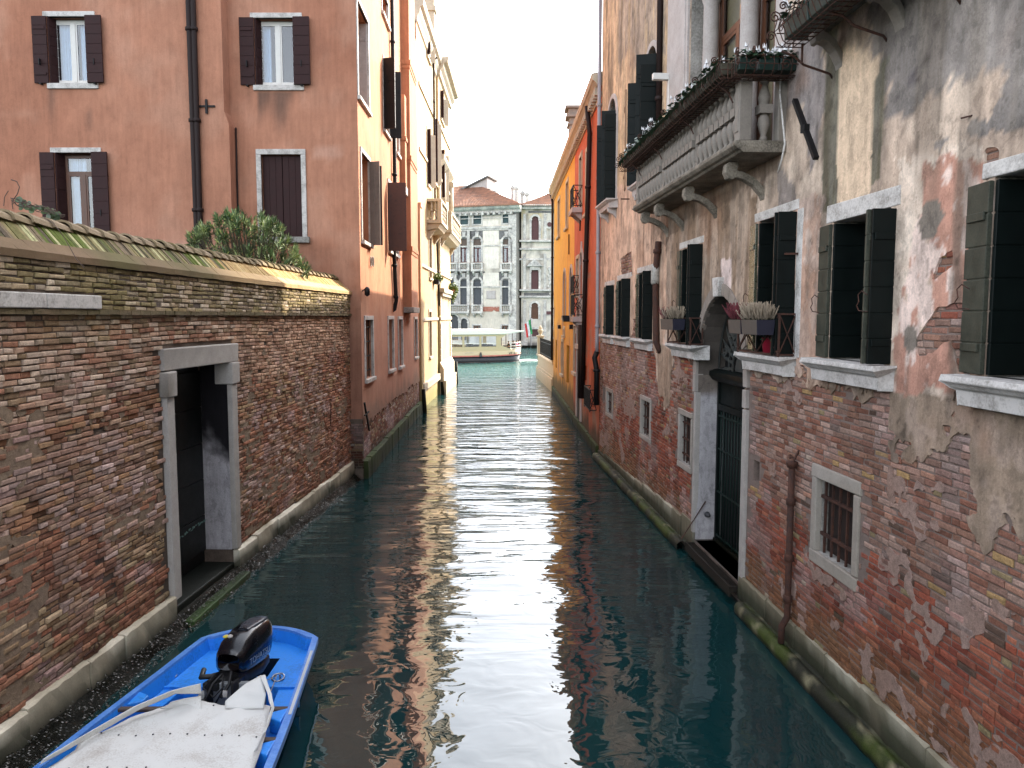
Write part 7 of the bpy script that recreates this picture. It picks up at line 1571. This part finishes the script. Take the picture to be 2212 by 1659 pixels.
# people on the stern deck
SK = simple('skin', (.48, .28, .2), .6, .1, bump=0)
def person(F, x, y, z, rz, coat, hair, label, sit=True, hat=None, scale=1.0, group=None, legs=(.03, .035, .05)):
    o = root('person', label, 'person', F, (x, y, z), rz, group=group)
    Fm = Fr((0, 0), (1, 0)); Fm.M = WM[o.name]
    hip = .45 if sit else .9; V = {}
    def skin(name, verts, edges, rad, mat, rootv=0):
        me = bpy.data.meshes.new(name); me.from_pydata([tuple(Vector(v) * scale) for v in verts], edges, []); me.materials.append(mat)
        ob = bpy.data.objects.new(name, me); S.collection.objects.link(ob); sk = ob.modifiers.new('skin', 'SKIN')
        for i, r in enumerate(rad): me.skin_vertices[0].data[i].radius = (r[0] * scale, r[1] * scale) if isinstance(r, tuple) else (r * scale, r * scale)
        me.skin_vertices[0].data[rootv].use_root = True; ss = ob.modifiers.new('ss', 'SUBSURF'); ss.levels = ss.render_levels = 2
        for p in me.polygons: p.use_smooth = True
        ob.parent = o; WM[ob.name] = WM[o.name]; return ob
    T = hip + .52
    vs = [(0, 0, hip), (0, 0, hip + .25), (0, 0, T - .05), (0, -.01, T + .08), (0, -.02, T + .17), (0, -.02, T + .29)]; es = [(0, 1), (1, 2), (2, 3), (3, 4), (4, 5)]; rd = [(.16, .12), (.14, .11), (.17, .10), .055, (.07, .085), (.075, .09)]
    for sg in (-1, 1):
        k = len(vs); vs += [(sg * .19, 0, T - .04), (sg * .26, -.03, T - .30), (sg * .17, -.22, T - .40), (sg * .14, -.30, T - .38)]; es += [(2, k), (k, k + 1), (k + 1, k + 2), (k + 2, k + 3)]; rd += [.06, .045, .032, .035]
        for fz in range(4): k2 = len(vs); vs += [(sg * (.11 + fz * .02), -.36, T - .39), (sg * (.11 + fz * .02), -.39, T - .42)]; es += [(k + 3, k2), (k2, k2 + 1)]; rd += [.010, .008]
        k = len(vs)
        vs += ([(sg * .10, -.05, hip), (sg * .11, -.44, hip + .02), (sg * .11, -.46, .08), (sg * .11, -.60, .04)] if sit else [(sg * .10, 0, hip - .05), (sg * .11, -.02, hip - .42), (sg * .12, .02, .08), (sg * .12, -.16, .04)])
        es += [(0, k), (k, k + 1), (k + 1, k + 2), (k + 2, k + 3)]; rd += [.10, .07, .05, .045]
    skin('body', vs, es, rd, SK)
    cv = [(0, 0, hip - .02), (0, 0, hip + .25), (0, 0, T - .03)]; ce = [(0, 1), (1, 2)]; cr = [(.18, .14), (.16, .13), (.19, .12)]
    for sg in (-1, 1): k = len(cv); cv += [(sg * .20, 0, T - .03), (sg * .27, -.03, T - .30), (sg * .18, -.20, T - .40)]; ce += [(2, k), (k, k + 1), (k + 1, k + 2)]; cr += [.075, .06, .045]
    skin('coat', cv, ce, cr, simple('coat_cloth', coat, .85, .15, bump=0))
    tv = [(0, 0, hip)]; te = []; tr = [(.17, .13)]
    for sg in (-1, 1): k = len(tv); tv += ([(sg * .10, -.05, hip), (sg * .11, -.44, hip + .02), (sg * .11, -.46, .12)] if sit else [(sg * .10, 0, hip - .05), (sg * .11, -.02, hip - .42), (sg * .12, .02, .12)]); te += [(0, k), (k, k + 1), (k + 1, k + 2)]; tr += [.115, .085, .07]
    skin('trousers', tv, te, tr, simple('trouser_cloth', legs, .85, .15, bump=0))
    h = MB(); h.sphere((0, .0, (T + .27) * 1), .105, 12, 8, (.88, 1.02, 1.02)); h.v = [tuple(Vector(v) * scale) if v[1] > -.035 or v[2] > T + .30 else tuple(Vector((v[0] * .8, -.03, v[2])) * scale) for v in h.v]
    put('hair', h, simple('hair', hair, .7, .2, bump=0), o, Fm)
    fc = MB(); nz = T + .235
    fc.sphere((0, -.11, nz), .016, 6, 4); fc.sphere((-.03, -.098, nz + .035), .010, 6, 4); fc.sphere((.03, -.098, nz + .035), .010, 6, 4); fc.v = [tuple(Vector(v) * scale) for v in fc.v]; put('face', fc, SK, o, Fm)
    return o
px0 = vp(1600, 640, 1.2)[0]
for i, (X, y, c, hr, lb, sit, s) in enumerate(((1608, 1.3, (.03, .03, .035), (.02, .015, .012), 'seated passenger in dark coat on the water bus stern, leftmost of the group', False, .9), (1690, .9, (.55, .04, .16), (.10, .06, .035), 'passenger in bright pink jacket on the stern deck of the water bus', False, .93), (1742, 1.5, (.12, .02, .03), (.05, .03, .02), 'passenger in dark red jacket at the right of the stern deck group', False, .93), (1488, 2.2, (.04, .04, .045), (.02, .015, .01), 'darker passenger half hidden by the stern doorway of the water bus', False, .85))):
    x = vp(X, 600, y)[0]; person(VF, x, y, .72, .3 + i * .5, c, hr, lb.replace('seated ', ''), sit, scale=s * .86)
m = MB(); 
R = random.Random(2)
for i in range(260):
    x = VL - .6 + R.random() ** 1.5 * 3.2; y = BW / 2 + R.uniform(-1, 1) * (1.4 + (x - VL) * .35); r = R.uniform(.05, .28); m.poly([(x + r * 1.6 * math.cos(t) * R.uniform(.7, 1.2), y + r * math.sin(t) * R.uniform(.6, 1.1), .012 + R.random() * .015) for t in [k * PI / 4 for k in range(8)]])
for i in range(200): x = -4 + R.random() * (VL + 4); r = R.uniform(.04, .12); y = -.0 + R.uniform(-.25, .10) + BW * .06; m.poly([(x + r * 2.5 * math.cos(t), y + r * .6 * math.sin(t), .012) for t in [k * PI / 4 for k in range(8)]])
tag(put('wake_foam', m, simple('foam', (.55, .68, .64), .7, .1, bump=0), None, VF), kind='stuff')

# ------------------------------------------------------------------ blue work boat, bottom left
bt = root('blue_boat', 'bright blue open wooden boat with rounded stern and outboard motor moored along the brick wall', 'boat', WORLDF, (-3.2, 7, 0))
M['boat_blue'] = simple('blue_boat_paint', (.022, .25, .80), .45, .25, 2.5, 40, .3, .003, c2=(.022, .17, .52), thr=(.3, .5)); M['boat_rim'] = simple('worn_pale_blue_rim', (.13, .30, .68), .5, .2, 5, 40, .3, .003, c2=(.03, .17, .60)); M['boat_black'] = simple('tarred_hull', (.01, .012, .014), .4, .3)
SS = [(9.40, .72, -3.19), (9.0, .775, -3.195), (8.5, .835, -3.20), (8.0, .90, -3.21), (7.5, .965, -3.22), (7.0, 1.02, -3.23), (6.5, 1.065, -3.235), (6.0, 1.07, -3.24), (5.3, 1.02, -3.24), (4.6, .86, -3.24), (4.0, .6, -3.24), (3.5, .28, -3.24), (3.25, .04, -3.24)]
gz = lambda y: .46 + .10 * max(0, (5.8 - y) / 2.5) ** 2
arc = [(-3.19 + .72 * k / 8, 9.40 + .36 * (1 - (k / 8) ** 2)) for k in range(-8, 9)]
def outline(inset):
    """closed rim outline, starboard bow round the stern to port bow"""
    P = [(c + w - inset, y) for y, w, c in SS[::-1]]; A = [(-3.19 + (x + 3.19) * (1 - inset / .72), y - inset) for x, y in arc[::-1]]; Q = [(c - w + inset, y) for y, w, c in SS]
    return P + A[1:-1] + Q
def strip(m, A, zA, B, zB):
    n = len(A); b = len(m.v); m.v += [(x, y, zA(y)) for x, y in A] + [(x, y, zB(y)) for x, y in B]
    for i in range(n - 1): m.f.append((b + i, b + i + 1, b + n + i + 1, b + n + i)); m.m.append(0); m.sm.append(False)
m = MB(); strip(m, outline(.0), lambda y: gz(y) - .07, outline(.14), lambda y: .10); put('hull', m, M['boat_blue'], bt, WORLDF)
m = MB(); strip(m, outline(.14), lambda y: .11, outline(.24), lambda y: -.3); put('hull_bottom', m, M['boat_black'], bt, WORLDF)
m = MB(); strip(m, outline(-.02), lambda y: gz(y) - .07, outline(-.02), gz); strip(m, outline(-.02), gz, outline(.055), lambda y: gz(y) + .004); strip(m, outline(.055), lambda y: gz(y) + .004, outline(.06), lambda y: gz(y) - .03); put('gunwale', m, M['boat_rim'], bt, WORLDF)
m = MB(); strip(m, outline(.06), lambda y: gz(y) - .025, outline(.09), lambda y: .27); strip(m, outline(.09), lambda y: .28, outline(.30), lambda y: .275)
strip(m, outline(.30), lambda y: .275, outline(.305), lambda y: .06); put('side_deck', m, M['boat_blue'], bt, WORLDF)
m = MB(); m.poly([(x, y, .06) for x, y in outline(.12)]); put('floor', m, M['boat_blue'], bt, WORLDF)
# stern deck with the motor well cut in it
hx0, hx1, hy0, hy1 = -3.40, -2.87, 8.15, 9.17; ye = 8.44; dz = .292
O9 = outline(.07); st_ = [p for p in O9 if p[1] >= 9.0]
def xat(y, side): 
    for (y1, w1, c1), (y2, w2, c2) in zip(SS, SS[1:]):
        if y2 <= y <= y1: t = (y1 - y) / (y1 - y2); w = w1 + (w2 - w1) * t; c = c1 + (c2 - c1) * t; return c + side * (w - .07)
m = MB(); m.poly([p + (dz,) for p in st_] + [(hx0, 9.0, dz), (hx0, hy1, dz), (hx1, hy1, dz), (hx1, 9.0, dz)][::1]) if False else None
m.poly([(xat(9.17, 1), hy1, dz)] + [(x, y, dz) for x, y in O9 if y > hy1] + [(xat(9.17, -1), hy1, dz)])
m.quad((xat(ye, -1), ye, dz), (hx0, ye, dz), (hx0, hy1, dz), (xat(hy1, -1), hy1, dz)); m.quad((hx1, ye, dz), (xat(ye, 1), ye, dz), (xat(hy1, 1), hy1, dz), (hx1, hy1, dz))
m.box(xat(ye, -1), hx0, ye - .03, ye, .06, dz + .012); m.box(hx1, xat(ye, 1), ye - .03, ye, .06, dz + .012)
put('stern_deck', m, M['boat_blue'], bt, WORLDF)
m = MB(); m.quad((hx0, hy0, -.05), (hx1, hy0, -.05), (hx1, hy1, -.05), (hx0, hy1, -.05)); m.quad((hx0, ye, -.05), (hx0, hy1, -.05), (hx0, hy1, dz), (hx0, ye, dz)); m.quad((hx1, ye, -.05), (hx1, ye, dz), (hx1, hy1, dz), (hx1, hy1, -.05)); m.quad((hx0, hy1, -.05), (hx1, hy1, -.05), (hx1, hy1, dz), (hx0, hy1, dz)); put('motor_well', m, M['boat_black'], bt, WORLDF)
m = MB(); m.box(-3.36, -2.86, 8.06, 8.12, .06, .52); m.box(-3.45, -3.36, 7.6, 8.44, .06, .36); m.box(-2.87, -2.80, 7.9, 8.44, .06, .36); put('motor_board', m, simple('grey_board', (.26, .27, .28), .7, .25, 4, 30), bt, WORLDF, bevel=.006)
m = MB()
for y, sd_ in ((7.9, -1), (7.55, 1), (6.95, 1)): x = xat(y, sd_); m.prism([(x - sd_ * .0, y - .14), (x - sd_ * .14, y - .06), (x - sd_ * .14, y + .06), (x - sd_ * .0, y + .14)], .28, gz(y) - .02, 'z')
m.box(xat(8.2, -1) + .18, -3.5, 8.22, 8.25, .30, .33) if False else None
puts('thole_block', m, M['boat_blue'], bt, WORLDF, bevel=.012)
m = MB()
for (X, Y, r) in ((384 + .1488 * 1458, 1305.6 + .1488 * 1083, .07), (371, 1463, .055)):
    gx, gy = ground(X, Y, dz); m.tube([(gx + r * math.cos(t), gy + r * math.sin(t), dz + .02 + .015 * math.sin(t)) for t in [k * PI / 6 for k in range(13)]], .010, 6); m.tube([(gx + .02, gy, dz), (gx + .02, gy, dz + .05)], .012, 5)
puts('ring', m, simple('galvanised', (.45, .46, .5), .3, .2, metal=.9), bt, WORLDF)
m = MB(); g1_, g2_ = ground(598, 1462, .31), ground(585, 1497, .31); g3_ = ground(572, 1472, .31); m.tube([(*g3_, .31), (*g1_, .33), (*g2_, .33)], .006, 4); put('rope', m, M['istria_dirty'], bt, WORLDF)
m = MB(); P = [p for p in outline(-.02) if p[0] > -2.6 and 7.3 < p[1] < 9.4]
for (x0, y0), (x1, y1) in zip(P, P[1:]): m.quad((x0 - .045, y0, gz(y0) + .009), (x0 - .012, y0, gz(y0) + .009), (x1 - .012, y1, gz(y1) + .009), (x1 - .045, y1, gz(y1) + .009))
put('metal_strip', m, simple('white_metal_strip', (.62, .66, .7), .4, .1, metal=.4, bump=0), bt, WORLDF)
m = MB(); m.box(-4.12, -2.28, 7.66, 7.73, .40, .435); m.box(-4.15, -2.22, 7.07, 7.14, .40, .435); m.box(-4.1, -2.2, 6.2, 6.27, .40, .435); puts('crossbar', m, simple('old_wood_bar', (.09, .065, .055), .8, .3), bt, WORLDF, bevel=.006)
m = MB()
for (X, Y) in ((571, 1569), (564, 1587 + 30)): gx, gy = ground(X, Y, .29); m.box(gx - .04, gx + .04, gy - .06, gy + .06, .277, .281)
put('scupper', m, M['dark'], bt, WORLDF)
# outboard motor (fixed to the boat): lofted cowl, clamp, tiller, leg
MF = Fr((0, 0), (1, 0)); MF.M = Matrix.Translation((-3.13, 8.12, .50)) @ Matrix.Rotation(-.16, 4, 'Z') @ Matrix.Rotation(-.10, 4, 'X'); MF.Mi = MF.M.inverted()
M['gloss_black'] = simple('glossy_black_cowl', (.004, .0045, .008), .22, .2, bump=0, spec=.5, coat=.25); M['satin_black'] = simple('satin_black', (.010, .010, .012), .5, .3, bump=.1)
def loft(m, secs, n=20, p=3.2):
    prev = None; m.smooth = True
    for (y, cx_, w, z0, z1) in secs:
        b = len(m.v); cz = (z0 + z1) / 2; h = (z1 - z0) / 2
        for k in range(n):
            t = 2 * PI * k / n; c, s = math.cos(t), math.sin(t); m.v.append((cx_ + w * math.copysign(abs(c) ** (2 / p), c), y, cz + h * math.copysign(abs(s) ** (2 / p), s)))
        if prev is not None:
            for k in range(n): m.f.append((prev + k, b + k, b + (k + 1) % n, prev + (k + 1) % n)); m.m.append(0); m.sm.append(True)
        else: m.f.append(tuple(range(b + n - 1, b - 1, -1))); m.m.append(0); m.sm.append(True)
        prev = b
    m.f.append(tuple(range(prev, prev + n))); m.m.append(0); m.sm.append(True); return m
mt = put('outboard_motor', loft(MB(), [(.02, 0, .13, .12, .30), (.05, 0, .165, .07, .36), (.15, 0, .185, .04, .44), (.35, 0, .195, .02, .50), (.55, 0, .19, .02, .52), (.70, 0, .175, .05, .52), (.78, 0, .14, .10, .49), (.81, 0, .10, .16, .44)]), M['gloss_black'], bt, MF, label='black outboard motor')
put('lower_cowl', loft(MB(), [(.0, 0, .14, -.02, .12), (.2, 0, .17, -.06, .08), (.5, 0, .18, -.08, .06), (.74, 0, .13, -.06, .09), (.80, 0, .08, -.02, .10)]), M['satin_black'], mt, MF)
put('cowl_panel', loft(MB(), [(.30, 0.02, .06, .455, .508), (.42, .02, .09, .47, .522), (.6, .02, .10, .48, .532), (.74, .02, .08, .47, .522)], 14), simple('grey_panel', (.045, .05, .065), .3, .1, bump=0), mt, MF)
m = MB(); m.box(-.06, .06, .42, .56, -.75, -.03); m.box(-.10, .10, .05, .10, -.32, .05); m.box(-.16, -.12, -.14, .10, -.22, .06); m.box(.12, .16, -.14, .10, -.22, .06); m.tube([(-.14, -.14, -.10), (-.14, -.22, -.14)], .022, 6); m.tube([(.14, -.14, -.10), (.14, -.24, -.16)], .022, 6); m.sphere((.14, -.25, -.17), .04, 8, 5, (1, .6, 1.2)); m.sphere((-.14, -.23, -.15), .04, 8, 5, (1, .6, 1.2)); put('clamp_bracket', m, M['satin_black'], mt, MF, bevel=.008)
m = MB(); m.tube([(-.10, .1, .06), (-.18, -.02, .06), (-.27, -.06, .06), (-.31, .06, .1)], [.03, .03, .035, .03], 8); m.tube([(-.05, .02, .10), (-.10, -.12, .02), (-.12, -.22, -.1)], .018, 6); m.tube([(.05, .0, .12), (.08, -.10, .02), (.03, -.18, -.10)], .02, 6); m.box(-.22, -.05, -.12, .02, -.06, .02)
m.tube([(-.02, -.05, .1), (.02, -.13, -.05), (-.06, -.15, -.2), (-.1, -.12, -.42)], .012, 5); m.tube([(-.12, -.05, .1), (-.2, -.14, -.02), (-.05, -.18, -.1), (.05, -.14, .02)], .010, 5); put('tiller_and_cables', m, M['satin_black'], mt, MF, bevel=.006)
m = MB(); m.lathe([(.028, .44), (.03, .46), (.01, .47)], -.06, .16, 10); put('cap', m, M['istria'], mt, MF)
m = MB(); m.box(-.155, -.085, .17, .235, .425, .442); put('warning_sticker', m, simple('yellow_sticker', (.75, .60, .06), .5, .05, bump=0), mt, MF)
m = MB(); m.box(.05, .10, -.175, -.165, -.09, -.02); m.box(.150, .156, -.08, -.05, -.09, -.03); put('white_tag', m, M['istria'], mt, MF)
text_mesh('maker_lettering', 'TOHATSU', .098, simple('blue_grey_lettering', (.26, .33, .42), .4, bump=0), mt, MF.M @ Matrix.Translation((.197, .13, .155)) @ Matrix.Rotation(PI / 2, 4, 'Z') @ Matrix.Rotation(PI / 2, 4, 'X') @ Matrix.Rotation(.02, 4, 'Z'), .001, 1.06)
# tarpaulin
tp = root('tarpaulin', 'dirty white tarpaulin with riveted seams and turned-up edges covering the blue boat', 'tarpaulin', WORLDF, (-3.2, 6.6, .5))
M['canvas'] = simple('white_canvas', (.70, .70, .68), .85, .10, 2.2, 60, .35, .006, c2=(.50, .46, .42), thr=(.34, .50))
def edge(Y):
    xl = np.interp(Y, [3.6, 4.5, 5.6, 6.5, 7.05, 7.35, 7.64], [-3.5, -3.95, -4.18, -4.22, -4.05, -3.85, -3.66]); xr = np.interp(Y, [3.6, 4.5, 5.6, 6.5, 7.05, 7.64], [-3.0, -2.6, -2.34, -2.31, -2.37, -2.50]); return float(xl), float(xr)
ny, nxx = 64, 34
m = MB(); m.smooth = True
def tz(x, y, a):
    z = .505 + .012 * (float(vn(x * 3, y * 2, 3)) - .5); fold = (x + 3.95) * .8 - (y - 7.05)
    z += .035 * math.exp(-((fold) / .07) ** 2) * (y > 6.9) + .02 * math.exp(-((x + 3.05 - (7.6 - y) * .8) / .05) ** 2) * (y > 7.1) + .018 * math.exp(-((x + 2.8 + (7.5 - y) * .7) / .06) ** 2) * (y > 7.08)
    z += .03 * (float(fbm(x * 2.2 + y, y * 1.6 - x, 77, 3)) - .5) * 2 + .012 * (float(vn(x * 9 + y * 4, y * 7 - x * 5, 78)) - .5) + .02 * math.sin((y - 7.1) * 5.7) ** 2 * (1 if y > 7.1 else .3) - .03 * (abs(a - .5) * 2) ** 6
    z += -.05 * max(0, abs(a - .5) * 2 - .9) * 10 * (y < 6.9) * .6; return z
for j in range(ny + 1):
    y = 3.6 + (7.64 - 3.6) * j / ny; xl, xr = edge(y)
    for i in range(nxx + 1): a = i / nxx; x = xl + (xr - xl) * a; m.v.append((x, y, tz(x, y, a)))
for j in range(ny):
    for i in range(nxx): b = j * (nxx + 1) + i; m.f.append((b, b + 1, b + nxx + 2, b + nxx + 1)); m.m.append(0); m.sm.append(True)
sh_ = put('sheet', m, M['canvas'], tp, WORLDF); so = sh_.modifiers.new('thick', 'SOLIDIFY'); so.thickness = .006
def cloth(name, rows, nsub=6):
    """soft panel through rows of points"""
    m = MB(); R = random.Random(len(rows)); n = len(rows[0]); rr = []
    for r in rows:
        q = []
        for i in range(n - 1):
            for k in range(nsub): q.append(Vector(r[i]).lerp(Vector(r[i + 1]), k / nsub))
        q.append(Vector(r[-1])); rr.append(q)
    full = []
    for a, b in zip(rr, rr[1:]):
        for k in range(nsub): full.append([p.lerp(q, k / nsub) + Vector((0, 0, .018 * (float(vn(p.x * 9 + k, p.y * 9, 4)) - .5))) for p, q in zip(a, b)])
    full.append(rr[-1]); W_ = len(full[0])
    for r in full: m.v += [tuple(p) for p in r]
    for j in range(len(full) - 1):
        for i in range(W_ - 1): b = j * W_ + i; m.f.append((b, b + 1, b + W_ + 1, b + W_)); m.m.append(0); m.sm.append(True)
    o = put(name, m, M['canvas'], tp, WORLDF); s_ = o.modifiers.new('t', 'SOLIDIFY'); s_.thickness = .007; return o
G = lambda X, Y, z: (*ground(X, Y, z), z)
cloth('flap', [[G(86, 1652, .50), G(194, 1593, .53), G(300, 1535, .58), G(380, 1500, .62), G(435, 1498, .62)], [G(95, 1640, .56), G(200, 1578, .60), G(290, 1527, .68), G(370, 1493, .74), G(434, 1477, .74)]])
cloth('flap', [[G(548, 1625, .51), G(572, 1570, .55), G(586, 1530, .60), G(578, 1500, .66), G(562, 1460, .72)], [G(556, 1618, .50), G(580, 1566, .53), G(592, 1530, .58), G(587, 1500, .66), G(573, 1459, .72)]])
cloth('back_panel', [[G(486, 1531, .52), G(530, 1531, .52), G(569, 1531, .52)], [G(486, 1519, .56), G(530, 1495, .62), G(574, 1500, .63)], [G(488, 1513, .58), G(528, 1478, .66), G(564, 1458, .72)]])
cloth('back_panel', [[G(345, 1531, .52), G(390, 1531, .52), G(434, 1531, .52)], [G(372, 1515, .56), G(400, 1508, .58), G(434, 1503, .60)]])
m = MB()
for Y_ in (7.60, 7.05, 6.5, 5.7): xl, xr = edge(Y_); m._a([(xl + .01, Y_ - .02, .511), (xr - .01, Y_ - .02, .511), (xr - .01, Y_ + .02, .513), (xl + .01, Y_ + .02, .513)], [(0, 1, 2, 3)])
rv_ = MB()
for Y_ in (7.59, 7.04, 6.49):
    xl, xr = edge(Y_); n = int((xr - xl) / .16)
    for i in range(n): x = xl + .12 + (xr - xl - .2) * i / max(1, n - 1); z = tz(x, Y_, (x - xl) / (xr - xl)); rv_.lathe([(.009, z + .003), (.009, z + .009), (.004, z + .011)], x, Y_, 8)
put('rivets', rv_, M['lead'], tp, WORLDF)
# ------------------------------------------------------------------ oleander and vine behind / on the garden wall
def lance_mb(centres, seed, ln=(.10, .19), wd=.016, per=26):
    R = random.Random(seed); m = MB(); cl = []
    for (c, up) in centres:
        c = Vector(c); up = Vector(up).normalized(); base = [C(120, 140, 96), C(96, 120, 74), C(140, 156, 104), C(74, 96, 58)][R.randrange(4)]
        for i in range(per):
            t = R.random(); a = R.uniform(0, 2 * PI); el = .25 + 1.05 * t
            side = up.cross(Vector((math.cos(a), math.sin(a), .01))).normalized(); d = (up * math.sin(el) + side * math.cos(el)).normalized()
            p = c - up * (1 - t) * .22 + Vector((R.gauss(0, .01), R.gauss(0, .01), 0)); L_ = R.uniform(*ln); w = d.cross(up).normalized() * wd * R.uniform(.7, 1.2); mid = p + d * L_ * .5 + Vector((0, 0, .012)); tip = p + d * L_ - Vector((0, 0, .02 * (1 - t)))
            m._a([tuple(p), tuple(mid + w), tuple(tip), tuple(mid - w)], [(0, 1, 2, 3)]); cc_ = base * (.5 + .7 * R.random()) * 1.05; 
            if R.random() < .10: cc_ = C(176, 186, 110)
            cl += [cc_] * 4
    return m, np.array(cl)
ol = root('oleander_bush', 'large green oleander bush growing behind the garden wall before the pink house', 'bush', WORLDF, (-6.4, 18.6, 3.6))
R = random.Random(12); cs_ = []; stems = MB()
for i in range(250):
    X = R.uniform(404, 664); t = (X - 400) / 265; top = np.interp(X, [400, 430, 470, 520, 545, 580, 600, 635, 664], [510, 482, 455, 446, 462, 444, 470, 520, 572]); bot = 600
    Y = top + 10 + (bot - top) * R.random() ** 1.5; dd_ = R.uniform(17.2, 20.0) + (X - 530) / 130 * .4; d = ray(X, Y); k = dd_ / d.y; p = Vector((d.x * k, dd_, CAMZ + d.z * k))
    up = Vector(((X - 530) / 300 + R.gauss(0, .22), R.gauss(0, .25), 1)); cs_.append((p, up))
    b0_ = Vector((-6.3 + R.uniform(-.3, .3), 18.6 + R.uniform(-.3, .3), 3.6)); q = b0_.lerp(p, .6) + Vector((0, 0, .2)); stems.tube([b0_, q, p - up.normalized() * .05], [.022, .014, .006], 4, False)
m, cl = lance_mb(cs_, 3, ln=(.12, .22), wd=.015, per=30); put('foliage', m, vcmat('oleander_leaf', 10, 60, .2, .5, .1), ol, WORLDF, col=lambda x, y, z, cl=cl: cl); put('stem', stems, simple('bush_stem', (.07, .06, .035), .9, .3), ol, WORLDF)
vi = root('wall_vine', 'small straggling vine with a few round leaves on top of the garden wall', 'vine', WORLDF, (-5.4, 8.2, 5.6))
m = MB(); R = random.Random(3); lv = MB()
def at(X, Y, D): d = ray(X, Y); k = D / d.y; return Vector((d.x * k, D, CAMZ + d.z * k))
m.tube([at(28, 452, 8.5), at(26, 436, 8.5), at(38, 418, 8.5), at(42, 404, 8.5), at(36, 392, 8.5), at(24, 388, 8.5)], .006, 4)
m.tube([at(8, 445, 8.4), at(10, 425, 8.4), at(18, 412, 8.4)], .005, 4)
for i in range(26):
    X = R.uniform(20, 100); p = [at(X + 14 * j, 446 + .28 * (X + 14 * j - 40) - R.uniform(0, 16) , 8.3 + .012 * X) for j in range(4)]; m.tube(p, .0045, 4)
m.tube([at(95, 470, 8.2), at(115, 482, 8.1), at(128, 498, 8.0), at(140, 515, 8.0), at(165, 560, 7.9), at(182, 578, 7.85)], .005, 4)
for i in range(40):
    X = R.uniform(40, 130); p = at(X, 446 + .28 * (X - 40) - R.uniform(-6, 16), 8.2 + .01 * X); r = R.uniform(.02, .045); a = R.uniform(0, 6); x_ = Vector((math.cos(a), R.uniform(-.3, .3), math.sin(a))).normalized(); y_ = Vector((-math.sin(a), R.uniform(-.4, .4), math.cos(a))).normalized()
    lv.poly([tuple(p + (x_ * math.cos(t) + y_ * math.sin(t)) * r) for t in [2 * PI * k / 7 for k in range(7)]])
put('stem', m, simple('vine_stem', (.10, .065, .05), .9, .3), vi, WORLDF); put('leaves', lv, simple('vine_leaf', (.10, .15, .05), .5, .5, c2=(.03, .05, .03)), vi, WORLDF)
